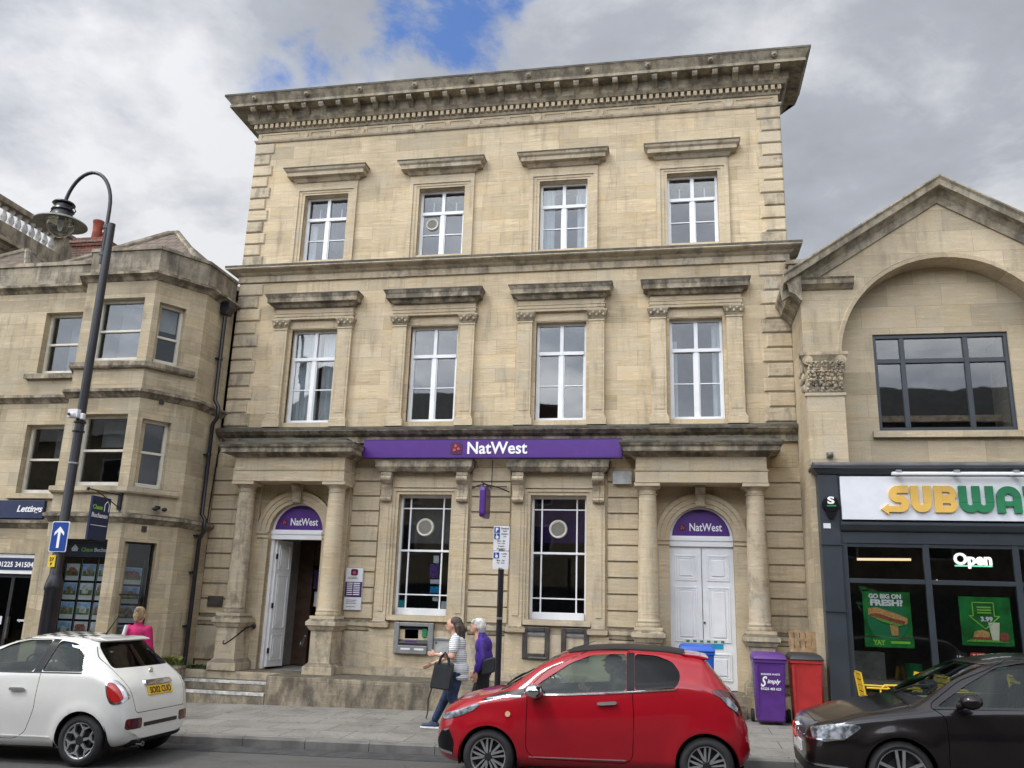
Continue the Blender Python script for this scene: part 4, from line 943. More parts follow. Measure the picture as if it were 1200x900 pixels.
q = MB(); q.box(-12.03, -11.75, -1.18, -.9, -.3, 2.6); q.build('white_door_post', 'white_paint', est)
# bay shop window
q = MB(); q.box(-11.09, -10.01, -1.80, -1.76, 2.52, 2.83); bf = q.build('window_fascia', 'navy', est)
t_ = MB(); addtext(t_, 'Chase', -10.66, -1.805, 2.615, width=.24, bold=.015); t_.build('lettering', 'poster_lime', bf)
text('lettering', 'Buchanan', -10.39, -1.805, 2.615, 'letter_white', bf, width=.36, bold=.015)
q = MB(); q.box(-10.86, -10.74, -1.805, -1.801, 2.62, 2.66); q.prism([(-10.88, 2.66), (-10.72, 2.66), (-10.80, 2.74)], -1.805, -1.801); q.build('emblem', 'letter_white', bf)
def shopwin(xf_, a, b, z0, z1, nm, mid):
    f = MB(xf_); f.box(a, a+.035, .10, .16, z0, z1); f.box(b-.035, b, .10, .16, z0, z1); f.box(a+.035, b-.035, .10, .16, z1-.035, z1); f.box(a+.035, b-.035, .10, .16, z0, z0+.05)
    if mid: f.box(a+.035, b-.035, .105, .155, mid, mid+.025)
    w = f.build('shop_window', 'black_trim', est); g = MB(xf_); g.box(a+.01, b-.01, .13, .136, z0+.01, z1-.01); g.build('glass_pane', 'shop_glass', w); return w
fr_ = lambda p: Vector((-11.27+p.x, -2.0+p.y, p.z))
shopwin(fr_, .18, 1.26, .42, 2.83, 'a', 0); shopwin(xf, .09, .69, .42, 2.81, 'b', 1.86)
plain('property_brick', (.24, .09, .06), .5, var=.5, vs=16)
plain('property_render', (.48, .45, .38), .5, var=.4, vs=16)
plain('property_cloud', (.50, .56, .62), .5, var=.3, vs=7)
rc_ = random.Random(12)
def cards(xf_, a, b, cols, zs, y, nm):
    root = thing('property_display', xf_(Vector(((a+b)/2, y, .5))), nm, 'window display', 'lit rows of property cards in the bay windows')
    w = (b-a)/cols
    rl = MB(xf_)
    for c in range(cols+1): rl.box(a+c*w-.004, a+c*w+.004, y+.012, y+.018, .5, 2.5)
    rl.build('hanging_rail', 'steel', root)
    for c in range(cols):
        for z in zs:
            u0, u1 = a+c*w+.03, a+(c+1)*w-.03
            k = MB(xf_); k.box(u0, u1, y, y+.01, z, z+.30); cd = k.build('property_card', 'paper', root)
            hz = z+.15+rc_.uniform(0, .05); k = MB(xf_); k.box(u0+.012, u1-.012, y-.004, y, hz, z+.288); k.build('photo_sky', rc_.choice(('property_sky', 'property_sky', 'property_cloud')), cd)
            ha, hb_, ht = u0+.02+rc_.uniform(0, .07), u1-.02-rc_.uniform(0, .07), z+.17+rc_.uniform(0, .05); k = MB(xf_); k.prism([(ha, z+.11), (hb_, z+.11), (hb_, ht), (hb_-.03-rc_.uniform(0, .04), ht+.045), (ha+.03, ht+.045), (ha, ht)], y-.008, y-.0041); k.build('photo_house', rc_.choice(('property_house', 'property_brick', 'property_render')), cd)
            k = MB(xf_); k.box(u0+.012, u1-.012, y-.004, y, z+.08, hz-.001); k.build('photo_garden', 'property_lawn', cd)
cards(fr_, .22, 1.22, 3, (2.10, 1.76, 1.42, 1.08), .34, 'rows of property cards in the front window of the bay')
cards(xf, .14, .64, 1, (2.06, 1.72, 1.38, 1.04), .30, 'single column of property cards in the angled bay window')
q = MB(); q.box(-10.72, -10.12, -1.79, -1.785, .93, 1.03); o = q.build('window_banner', 'banner_blue', None); tag(o, 'bright blue strip banner across the foot of the bay shop window', 'banner')
# downpipe and hopper
dpip = thing('downpipe', (-9.1, -.5, 0), 'black cast iron downpipe with hopper running down the corner beside the bank', 'drainpipe')
q = MB(); q.tube([(-9.12, -.50, 7.55), (-9.12, -.50, 5.75), (-9.02, -.50, 5.6), (-9.02, -.50, 5.4), (-9.11, -.50, 5.25), (-9.11, -.50, 3.45), (-9.03, -.5, 3.35), (-9.03, -.5, 3.1), (-9.10, -.50, 2.95), (-9.10, -.50, .60)], .042, 12)
q.build('pipe', 'black_iron', dpip, smooth=60)
for z in (6.6, 4.6, 3.0, 2.3, 1.3): q = MB(); q.lathe((-9.115, -.5, z), [(.042, 0), (.056, .005), (.056, .05), (.042, .055)], 14); q.box(-9.2, -9.1, -.57, -.43, z+.015, z+.04); q.build('collar', 'black_iron', dpip)
q = MB(); q.prism([(-9.19, 7.84), (-8.97, 7.84), (-8.97, 7.72), (-9.05, 7.58), (-9.17, 7.58), (-9.19, 7.7)], -.62, -.38); q.build('hopper', 'black_iron', dpip, bevel=.01)
q = MB(); q.tube([(-9.16, -.15, 5.1), (-9.05, -.08, 5.0), (-9.16, -.08, 4.7), (-9.2, -.12, 3.3)], .014, 8); o = q.build('cable', 'black_iron', None); tag(o, 'thin black cable clipped down the wall corner right of the downpipe', 'cable')
# wall lamps and bracket sign
q = MB(); q.box(-9.42, -9.36, -1.62, -1.52, 3.42, 3.48); q.ell((-9.38, -1.66, 3.42), (.05, .06, .04)); q.ell((-9.28, -1.52, 3.42), (.05, .06, .04)); o = q.build('security_light', 'black_iron', None); tag(o, 'small dark twin security light on the bay under the first floor sill', 'light')
hs2 = thing('hanging_sign', (-10.0, -2.3, 3.2), 'navy blade sign hanging from a scrolled iron arm on the bay', 'sign')
q = MB(); q.tube([(-9.86, -2.03, 3.62), (-9.86, -2.9, 3.62)], .012); q.box(-9.89, -9.83, -2.06, -2.0, 3.35, 3.66); q.tube([(-9.86, -2.05, 3.4), (-9.86, -2.35, 3.5), (-9.86, -2.7, 3.61)], .01); q.lathe((-9.86, -2.93, 3.62), [(.018, -.01), (.03, -.01), (.03, .01), (.018, .01)], 12, 'x'); q.build('bracket', 'black_iron', hs2)
q = MB(); q.box(-9.88, -9.84, -2.80, -2.30, 2.78, 3.52); q.build('panel', 'navy', hs2)
for (tx, zz, mt) in (('Chase', 3.30, 'poster_lime'), ('Buchanan', 3.16, 'letter_white')):
    t_ = MB(); addtext(t_, tx, 0, 0, 0, width=.42 if tx != 'Chase' else .26, bold=.015, fx=lambda u, w, d, zz=zz: (-9.838+d*.5, -2.77+u, zz+w)); t_.build('lettering', mt, hs2)
q = MB(); q.tube([(-9.836, -2.46, 3.28), (-9.836, -2.46, 3.40), (-9.836, -2.40, 3.46), (-9.836, -2.34, 3.40), (-9.836, -2.34, 3.28)], .007, 6); q.box(-9.839, -9.833, -2.77, -2.34, 3.02, 3.03); q.build('emblem', 'letter_white', hs2)
# ------------------------------------------------------------------ balustraded building further back
bal = thing('balustraded_building', (-22, 2, 0), 'taller stone building behind on the far left with a white balustrade along its roof edge', 'building')
q = MB(); q.box(-30, -18.05, -3.0, 5.3, 0, 11.0); q.build('wall', 'old_parapet', bal)
q = MB(); q.mould([(0, 10.95), (.05, 10.97), (.12, 11.08), (.25, 11.12), (.25, 11.22), (.02, 11.28)], [(-18.05, -3), (-18.05, 5.3), (-30, 5.3)]); q.build('cornice', 'cornice_stone', bal)
q = MB(); q.box(-18.35, -18.02, -3.0, 5.2, 11.2, 11.72); q.build('parapet_base', 'old_parapet', bal)
q = MB(); q.box(-18.38, -18.0, -3.0, 5.0, 12.24, 12.42); q.build('rail', 'old_parapet', bal, bevel=.02)
for i in range(17):
    y = 4.75-.27*i
    q = MB(); q.lathe((-18.18, y, 0), [(.085, 11.72), (.085, 11.77), (.05, 11.79), (.09, 11.90), (.085, 11.96), (.045, 12.08), (.04, 12.14), (.07, 12.17), (.08, 12.24)], 14); q.build('baluster', 'nosing_white', bal, smooth=50)
q = MB(); q.box(-18.42, -17.96, 5.0, 5.42, 11.2, 12.34); q.box(-18.46, -17.92, 4.96, 5.46, 12.34, 12.46); q.build('pier', 'old_parapet', bal, bevel=.015)

# ------------------------------------------------------------------ the sandwich shop on the right
sb = thing('sandwich_shop_building', (4.64, -1.2, 0), 'gabled stone building right of the bank with a great arch over its dark shopfront', 'shop building')
GX, HX = 4.62, 2.36; YF = -1.25
xl, xr = GX-HX, GX+HX
AR, AS = 1.74, 6.17
q = MB(); q.box(xl, GX-AR, YF, .3, 4.2, AS); q.box(GX+AR, xr, YF, .3, 4.2, AS)
q.box(xl, xl+.08, YF, .3, -.2, 4.2); q.box(xr-.08, xr, YF, .3, -.2, 4.2)
ga = 9.18
# wall over the arch: gable shaped
an = [PI*i/36 for i in range(37)]
def gtop(x): return ga-0.640*abs(x-GX)
vs = []; fs = []; I = []; O = []
for a in an: I.append((GX+AR*math.cos(a), AS+AR*math.sin(a)))
for a in an:
    c, s_ = math.cos(a), math.sin(a)
    t1 = HX/abs(c) if abs(c) > 1e-6 else 1e9; t2 = (ga-AS)/(s_+0.640*abs(c)); t = min(t1, t2); O.append((GX+c*t, AS+s_*t))
n = len(an)
vs = [(u, YF, w) for u, w in I]+[(u, YF, w) for u, w in O]+[(u, .3, w) for u, w in I]+[(u, .3, w) for u, w in O]
for i in range(n-1): fs += [(i, i+1, n+i+1, n+i), (2*n+i, 3*n+i, 3*n+i+1, 2*n+i+1), (i, 2*n+i, 2*n+i+1, i+1), (n+i, n+i+1, 3*n+i+1, 3*n+i)]
q.add(vs, fs); q.build('gable_wall', 'render_stone', sb)
q = MB(); archring(q, GX, AS, [(AR, YF+.02), (AR, YF-.02), (AR+.06, YF-.03), (AR+.09, YF+.02)]); q.build('arch_moulding', 'render_stone', sb)
q = MB(); wall(q, GX-AR, GX+AR, 4.2, 8.0, -.80, .2, [(3.50, 5.68, 4.96, 6.69)]); q.build('recess_wall', 'render_stone', sb)
q = MB(); q.box(3.38, 5.80, -.90, -.79, 4.84, 4.95); q.build('window_sill', 'render_stone', sb)
f = MB(); y = -.76
for (a, b, c, d_) in ((3.50, 3.56, 4.96, 6.69), (5.62, 5.68, 4.96, 6.69), (3.56, 5.62, 4.96, 5.03), (3.56, 5.62, 6.62, 6.69), (3.94, 4.02, 5.03, 6.62), (4.97, 5.05, 5.03, 6.62), (3.56, 3.94, 6.17, 6.25), (4.02, 4.97, 6.17, 6.25), (5.05, 5.62, 6.17, 6.25)): f.box(a, b, y, y+.08, c, d_)
w = f.build('window', 'charcoal', sb, bevel=.005); g = MB(); g.box(3.52, 5.66, y+.04, y+.046, 4.98, 6.67); g.build('glass_pane', 'window_glass', w)
q = MB(); q.box(3.5, 5.7, -.2, -.1, 5.25, 5.36); q.box(3.52, 3.64, -.3, -.1, 5.1, 5.8); q.build('inner_ledge', 'pallet_wood', w)
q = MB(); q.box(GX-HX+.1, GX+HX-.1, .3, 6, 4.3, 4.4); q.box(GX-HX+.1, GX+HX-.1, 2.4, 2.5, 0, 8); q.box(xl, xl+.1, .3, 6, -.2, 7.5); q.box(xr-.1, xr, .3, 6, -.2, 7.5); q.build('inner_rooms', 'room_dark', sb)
# rakes
for s in (-1, 1):
    def rake(prof_, mat_, nm):
        q = MB(); x0, x1 = GX, GX+s*(HX+.30)
        vs = []
        for x in (x0, x1):
            for p, z in prof_: vs.append((x, YF-p, gtop(x)+z))
        k = len(prof_); q.add(vs, [tuple(range(k)), tuple(reversed(range(k, 2*k)))]+[(i, (i+1) % k, k+(i+1) % k, k+i) for i in range(k)]); q.build(nm, mat_, sb)
    rake([(-.05, -.26), (.04, -.26), (.06, -.16), (.07, -.12), (.14, -.05), (.15, -.04), (.28, -.03), (.30, .07), (.34, .11), (.34, .14), (-.4, .16)], 'cornice_stone' , 'raking_cornice')
    q = MB(); ex = GX+s*(HX+.30); 
    a, b = sorted((GX+s*(HX-.85), GX+s*HX)); 
TH = [(0, 7.14), (.03, 7.16), (.10, 7.25), (.18, 7.30), (.20, 7.31), (.22, 7.42), (.28, 7.50), (.29, 7.56), (.0, 7.60)]
TN = [(0, 7.38), (.05, 7.40), (.12, 7.45), (.14, 7.46), (.16, 7.53), (.20, 7.56), (.0, 7.60)]
for sg_ in (-1, 1):
    q = MB(); pth = [(xl, -.06), (xl, YF-.2)] if sg_ < 0 else [(xr, YF-.2), (xr, 3)]
    q.mould(TH, pth); q.build('eaves_cornice', 'cornice_stone', sb)
    q = MB(); a_, b_ = (xl+.001, GX-1.48) if sg_ < 0 else (GX+1.48, xr-.001); q.mould(TN, [(a_, YF), (b_, YF)]); q.build('cornice_return', 'cornice_stone', sb)
q = MB(); q.add([(xl-.3, YF-.3, 7.72), (GX, YF-.3, 9.66), (xr+.3, YF-.3, 7.72), (xl-.3, 7, 7.72), (GX, 7, 9.66), (xr+.3, 7, 7.72)], [(0, 1, 4, 3), (1, 2, 5, 4)]); 
q = MB(); q.prism([(xl-.24, 7.60), (GX, 9.31), (xr+.24, 7.60), (xr+.2, 7.52), (GX, 9.2), (xl-.2, 7.52)], YF+.1, 7); q.build('roof', 'slate', sb)
q = MB(); q.box(xl-.02, xl+.4, -.2, 1.2, 7.5, 8.32); q.box(xl-.06, xl+.44, -.24, 1.24, 8.32, 8.40); q.build('side_parapet', 'old_parapet', sb)
for s in (-1, 1):
    c = GX+s*(AR+.31)
    q = MB(); q.box(c-.305, c+.305, YF-.05, YF+.02, 4.3, 5.52); q.box(c-.33, c+.33, YF-.07, YF+.02, 5.47, 5.53); q.build('pilaster', 'render_stone', sb, bevel=.01)
    q = MB(); q.mbox([(.0, 5.53), (.02, 5.56), (.01, 5.6), (.02, 5.9), (.07, 6.12), (.09, 6.15)], c-.29, c+.29, YF-.03, YF+.05); 
    rr = random.Random(3)
    for r_, (z, hh, nn) in enumerate(((5.66, .10, 6), (5.80, .11, 7), (5.95, .11, 8))):
        for i in range(nn):
            xx = c-.29+.58*(i+.5)/nn+rr.uniform(-.015, .015); o_ = .03*r_
            for k in range(5):
                q.ell((xx+rr.uniform(-.028, .028), YF-.05-o_-.02*k, z-hh+.045*k+rr.uniform(-.01, .01)), (.03*rr.uniform(.7, 1.2), .022, .034*rr.uniform(.7, 1.3)), nu=7, nv=5)
            q.ell((xx, YF-.13-o_, z+hh*.75), (.035, .03, .02), nu=8, nv=5)
        for i in range(4):
            q.ell((c-.31-.02*r_, YF+.02+.09*i, z+rr.uniform(-.03, .03)), (.035, .04, hh*.8), nu=7, nv=5)
    for sx in (-1, 1): q.lathe((c+sx*.27, YF-.12, 6.08), [(.0, -.03), (.085, -.03), (.085, .03), (0, .03)], 14, 'y'); q.lathe((c+sx*.27, YF-.155, 6.08), [(.0, -.01), (.045, -.01), (.045, .01), (0, .01)], 12, 'y')
    q.build('capital', 'bath_stone_trim', sb, smooth=40)
    q = MB(); q.mbox([(.08, 6.15), (.10, 6.18), (.10, 6.23), (0, 6.24)], c-.29, c+.29, YF-.03, YF+.05); q.build('abacus', 'bath_stone_trim', sb)
# shopfront
SY = -1.50
q = MB(); q.prism([(YF, 4.36), (SY-.12, 4.27), (SY-.12, 4.24), (YF, 4.24)], xl+.02, xr, 'x'); q.build('lead_flashing', 'lead', sb)
q = MB(); q.mbox([(.0, 4.10), (.03, 4.12), (.08, 4.18), (.11, 4.20), (.11, 4.24), (0, 4.245)], xl+.09, xr-.02, SY, YF+.1); q.build('shopfront_cornice', 'charcoal', sb)
for (a, b) in ((xl+.07, 2.63), (xr-.36, xr-.02)): q = MB(); q.box(a, b, SY-.01, YF+.05, -.2, 4.10); q.build('shopfront_pilaster', 'charcoal', sb, bevel=.008)
for (a, b) in ((1.95, 1.97), (2.98, 3.0), (.2, .62)): q = MB(); q.box(xl+.05, 2.65, SY-.03, SY, a, b); q.build('pilaster_moulding', 'charcoal', sb)
q = MB(); q.box(2.63, xr-.36, SY+.02, YF+.05, 3.02, 4.10); q.build('frieze', 'charcoal', sb)
q = MB(); q.mould([(0, 3.20), (.03, 3.22), (.07, 3.28), (.08, 3.30), (.08, 3.335), (.0, 3.36)], [(2.63, SY), (xr-.36, SY)]); q.build('frieze_ledge', 'charcoal', sb)
q = MB(); q.box(2.63, xr-.36, SY+.02, YF+.05, -.2, .60); q.box(2.63, xr-.36, SY-.0, YF+.05, .60, .64); q.build('stall_riser', 'charcoal', sb)
f = MB()
ms = [2.63, 3.84, 5.13, 6.42]
for a in ms: f.box(a, a+.09, SY+.03, SY+.11, .64, 3.02)
for a, b in zip(ms, ms[1:]): f.box(a+.09, b, SY+.04, SY+.10, 2.40, 2.47); f.box(a+.09, b, SY+.04, SY+.10, .64, .73); f.box(a+.09, b, SY+.04, SY+.10, 2.96, 3.02)
w = f.build('shop_window', 'charcoal', sb, bevel=.004)
g = MB(); g.box(2.68, 6.46, SY+.065, SY+.071, .68, 3.0); g.build('glass_pane', 'shop_glass', w)
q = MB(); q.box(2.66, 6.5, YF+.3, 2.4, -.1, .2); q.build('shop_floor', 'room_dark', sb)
# shop sign
ss = thing('sandwich_shop_sign', (4.6, SY, 3.75), 'white fascia with yellow and green SUBWAY lettering over the dark grey shopfront', 'sign')
q = MB(); q.box(2.66, xr-.38, SY-.06, SY+.0, 3.38, 4.07); q.build('panel', 'sign_face', ss, bevel=.004)
y0_, y1_ = SY-.10, SY-.0605
def stroke_letters():
    L, G_ = MB(), MB(); z0, H, t = 3.50, .42, .118; zt = z0+H
    def hr(mb, cx, cz, R, a0, a1, e=0, r=None): archring(mb, cx, cz, [(r if r else max(.012, R-t), y0_-e), (R, y0_-e), (R, y1_), (r if r else max(.012, R-t), y1_)], a0, a1, 18)
    def bx(mb, a, b, c, d, e=0): mb.box(a, b, y0_-e, y1_, c, d)
    # S with its arrow
    R = (H+t)/4; x0, x1 = 3.375, 3.67
    hr(L, x0+R, zt-R, R, 90, 270); bx(L, x0+R, x1, zt-t, zt); bx(L, x0+R, x1-R, zt-2*R, zt-2*R+t); hr(L, x1-R, z0+R, R, -90, 90, .001); bx(L, 3.36, x1-R, z0, z0+t-.02, .0012); 
    L.prism([(3.245, z0+.045), (3.36, z0-.045), (3.36, z0+.135)], y0_, y1_)
    # U
    x0, x1 = 3.70, 4.005; R = (x1-x0)/2; bx(L, x0, x0+t, z0+R, zt); bx(L, x1-t, x1, z0+R, zt); hr(L, x0+R, z0+R, R, 180, 360)
    # B
    x0, x1 = 4.045, 4.375; R = (H+t*.55)/4; bx(L, x0, x0+t, z0, zt)
    for cz in (zt-R, z0+R): hr(L, x1-R, cz, R, -90, 90, .001 if cz > z0+.25 else .0015, r=R-t+.02)
    q = t-.02
    bx(L, x0+t, x1-R, zt-q, zt, .0003); bx(L, x0+t, x1-R, z0, z0+q, .0003); bx(L, x0+t, x1-R, zt-2*R, z0+2*R, .0003); bx(L, x0+t, x1-R, z0+2*R, zt-2*R+q, .0004); bx(L, x0+t, x1-R, z0+2*R-q, zt-2*R, .0005)
    # W
    x0, x1 = 4.405, 4.91; R = (x1-x0+t)/4
    for k, cx in enumerate((x0+R, x1-R)): hr(G_, cx, z0+R, R, 180, 360, .001*k)
    for a in (x0, x1-t, (x0+x1-t)/2): bx(G_, a, a+t, z0+R, zt, .002)
    # A
    x0, x1 = 4.945, 5.30; R = (x1-x0)/2; hr(G_, x0+R, zt-R, R, 0, 180); bx(G_, x0, x0+t, z0, zt-R); bx(G_, x1-t, x1, z0, zt-R); bx(G_, x0+t, x1-t, z0+.10, z0+.185)
    # Y with its arrow
    x0, x1 = 5.335, 5.66; R = (x1-x0)/2; bx(G_, x0, x0+t, zt-.10, zt); bx(G_, x1-t, x1, zt-.10, zt); hr(G_, x0+R, zt-.10, R, 180, 360); bx(G_, x0+R-t/2, x0+R+t/2, z0, zt-.10-R+t*.5, .001); G_.prism([(5.78, zt-.05), (5.661, zt+.04), (5.661, zt-.14)], y0_, y1_)
    return L, G_
L_, G__ = stroke_letters(); L_.build('lettering', 'logo_yellow', ss, bevel=.006); G__.build('lettering', 'logo_green', ss, bevel=.006)
tl_ = thing('trough_light', (4.8, SY-.2, 4.1), 'long slim white trough light fixed along the top of the SUBWAY fascia', 'light')
q = MB(); q.box(3.42, 6.4, SY-.24, SY-.16, 4.07, 4.12); q.build('tube_housing', 'white_paint', tl_, bevel=.01)
for i in range(4): q = MB(); a = 3.5+.85*i; q.box(a, a+.04, SY-.2, SY-.02, 4.085, 4.15); q.box(a-.02, a+.06, SY-.25, SY-.18, 4.12, 4.15); q.build('bracket', 'steel', tl_)
q = MB(); q.lathe((2.50, SY-.04, 3.62), [(0, -.05), (.12, -.045), (.135, -.02), (.135, .04), (0, .04)], 20, 'y'); q.prism([(2.40, 3.58), (2.60, 3.58), (2.55, 3.42), (2.50, 3.38), (2.45, 3.42)], SY-.08, SY-.01); ab = q.build('alarm_box', 'gloss_black', None, smooth=40); tag(ab, 'round black alarm box on the grey pilaster at the left end of the shopfront', 'alarm')
text('lettering', 'S', 2.44, SY-.094, 3.62, 'letter_white', ab, width=.11, height=.12, bold=.04)
q = MB(); q.box(2.43, 2.57, SY-.093, SY-.085, 3.58, 3.605); q.build('lettering', 'logo_green', ab)
q = MB(); q.box(2.37, 2.48, SY-.02, SY-.01, 3.24, 3.32); o = q.build('number_plate_sign', 'sign_white', None); tag(o, 'little white square label on the grey shopfront pilaster', 'label')
q = MB(); q.box(2.52, 2.62, YF-.12, YF-.04, 4.42, 4.50); q.ell((2.57, YF-.14, 4.46), (.045, .04, .045)); o = q.build('security_camera', 'lamp_grey', None); tag(o, 'small grey camera on the stone ledge above the shopfront corner', 'camera')
# things in the shop window
def poster(nm, x0, x1, z0, z1, y, label):
    t = thing('poster', ((x0+x1)/2, y, z0), label, 'poster'); q = MB(); q.box(x0, x1, y, y+.006, z0, z1); q.build('sheet', 'poster_green', t); return t
y = SY+.115
t = poster('a', 2.91, 3.61, 1.60, 2.275, y, 'green poster in the left shop pane asking GO BIG ON FRESH above a long sandwich')
text('lettering', 'GO BIG ON', 3.0, y-.006, 2.17, 'letter_white', t, width=.48, height=.075, bold=.05, ext=.002); text('lettering', 'FRESH?', 3.02, y-.006, 2.06, 'letter_white', t, width=.48, height=.10, bold=.05, ext=.002)
def poly(pts, y0, mat, parent, nm): q = MB(); q.prism(pts, y0-.004, y0); q.build(nm, mat, parent)
poly(arc(3.26, 1.84, .30, 0, 360, 20)[:-1], y-.0005, 'logo_green', t, 'printed_glow')
poly([(2.98, 2.02), (3.1, 2.04), (3.42, 1.94), (3.55, 1.88), (3.54, 1.80), (3.40, 1.76), (3.12, 1.84), (2.98, 1.92)], y-.005, 'bread', t, 'printed_bun')
poly([(3.0, 1.94), (3.12, 1.95), (3.35, 1.87), (3.52, 1.84), (3.50, 1.80), (3.38, 1.78), (3.14, 1.86), (3.0, 1.91)], y-.0095, 'meat', t, 'printed_filling'); poly([(3.04, 1.90), (3.3, 1.83), (3.46, 1.78), (3.40, 1.76), (3.12, 1.84)], y-.0135, 'salad', t, 'printed_salad')
poly([(3.28, 1.78), (3.40, 1.76), (3.40, 1.62), (3.30, 1.62)], y-.0137, 'bread', t, 'printed_hand')
q = MB(); q.box(2.90, 3.62, y-.012, y-.008, 1.44, 1.58); q.build('strip', 'poster_green', t)
q = MB(); addtext(q, 'YAY', 3.02, y-.014, 1.47, width=.18, height=.08, bold=.04); q.box(3.28, 3.56, y-.015, y-.0125, 1.50, 1.535); q.build('lettering', 'poster_lime', t)
for k, (a, b) in enumerate(((2.86, 2.36), (2.98, 2.33), (2.80, 2.12))):
    q = MB(); q.prism([(a, b), (a+.14, b-.02), (a+.16, b-.06), (a+.04, b-.05), (a+.10, b-.14), (a+.06, b-.14)], y+.004, y+.008); q.build('leaf_sticker', 'poster_dark' if k else 'poster_green', t)
t = poster('b', 4.31, 5.04, 1.515, 2.236, y, 'green poster in the right shop pane with an arrow, a price and a cup')
q = MB()
for a_, b_ in (((4.50, 2.15), (4.80, 2.15)), ((4.50, 2.15), (4.50, 1.95)), ((4.80, 2.15), (4.80, 1.95)), ((4.50, 1.95), (4.44, 1.95)), ((4.80, 1.95), (4.87, 1.95)), ((4.44, 1.95), (4.66, 1.76)), ((4.87, 1.95), (4.66, 1.76))):
    q.tube([(a_[0], y-.004, a_[1]), (b_[0], y-.004, b_[1])], .008, 6)
q.build('printed_arrow', 'poster_lime', t)
text('lettering', '3.99', 4.60, y-.006, 1.87, 'letter_white', t, width=.17, height=.075, bold=.04, ext=.002); q = MB(); [q.box(4.56, 4.76, y-.006, y-.003, z, z+.022) for z in (2.07, 2.03, 1.99)]; q.build('lettering', 'poster_lime', t)
poly([(4.70, 1.86), (4.86, 1.86), (4.83, 1.60), (4.74, 1.60)], y-.005, 'cup', t, 'printed_cup'); poly([(4.47, 1.64), (4.50, 1.72), (4.60, 1.75), (4.70, 1.72), (4.71, 1.64)], y-.005, 'bread', t, 'printed_bun'); poly([(4.46, 1.60), (4.72, 1.60), (4.72, 1.635), (4.46, 1.635)], y-.005, 'meat', t, 'printed_filling'); poly(arc(4.91, 1.65, .07, 0, 360, 12)[:-1], y-.005, 'meat', t, 'printed_cookie'); poly([(4.36, 1.57), (4.98, 1.57), (4.90, 1.60), (4.42, 1.60)], y-.005, 'salad', t, 'printed_salad')
on = thing('open_sign', (4.58, y, 2.7), 'lit white Open sign with a green underline in the right shop pane', 'sign')
text('lettering', 'Open', 4.30, y, 2.66, 'lit_white', on, width=.55, bold=.035, ext=.012); q = MB(); q.box(4.31, 4.85, y-.005, y+.01, 2.69, 2.712); q.build('underline', 'lit_green', on)
for (nm, a, b, mt, tx, lb) in (('delivery_sticker', 4.40, 4.63, 'tag_red', ('JUST', 'EAT'), 'red JUST EAT sticker at the foot of the right shop pane'), ('delivery_sticker', 4.67, 4.90, 'tag_teal', ('',), 'teal delivery sticker right of the red one on the shop pane'), ('delivery_sticker', 4.19, 4.36, 'black', ('Uber', 'Eats'), 'black Uber Eats sticker left of the red one on the shop pane')):
    t = thing(nm, ((a+b)/2, y, 1.2), lb, 'sticker', 'delivery stickers'); q = MB(); q.prism(rrect(a, b, 1.19, 1.41, .03), y, y+.004); q.build('sheet', mt, t)
    for k, s_ in enumerate(tx):
        if s_: text('lettering', s_, (a+b)/2, y-.004, 1.315-.085*k, 'letter_white' if not (s_ == 'Eats') else 'poster_lime', t, width=.75*(b-a) if len(s_) > 3 else .6*(b-a), bold=.03, align='CENTER', ext=.001)
    if tx == ('',): poly([(4.72, 1.28), (4.78, 1.35), (4.83, 1.28), (4.80, 1.26), (4.78, 1.30), (4.75, 1.26)], y, 'letter_white', t, 'emblem')
q = MB(); q.tube([(3.20, .3, 2.87), (4.05, .1, 2.87)], .022, 8); o = q.build('strip_light', 'lit_warm', None); tag(o, 'warm lit strip lamp hanging inside the sandwich shop', 'lamp')
for i in range(5): q = MB(); q.ell((4.15+.2*i, .5, 2.5+.02*(i % 3)), (.018, .018, .018), nu=8, nv=5); o = q.build('spot_light', 'lit_warm', None); tag(o, 'tiny lit spot light in the row inside the sandwich shop below Open', 'lamp', 'row of ceiling spots in the shop')
q = MB(); q.box(2.85, 3.65, -.9, -.4, .84, .90); q.box(3.2, 3.3, -.7, -.6, .2, .84); o = q.build('window_table', 'panel_grey', None); tag(o, 'pale grey counter table behind the left shop pane', 'table')
q = MB(); q.box(2.84, 3.4, -.35, .1, .9, 1.32); o = q.build('serving_counter', 'panel_grey', None); tag(o, 'grey drinks cabinet standing behind the left shop pane', 'counter')
q = MB(); q.lathe((3.75, -.7, .9), [(0, 0), (.10, 0), (.13, .28), (0, .28)], 14); o = q.build('planter_pot', 'logo_green', None); tag(o, 'green paper bag stand on the counter behind the shop glass', 'container')

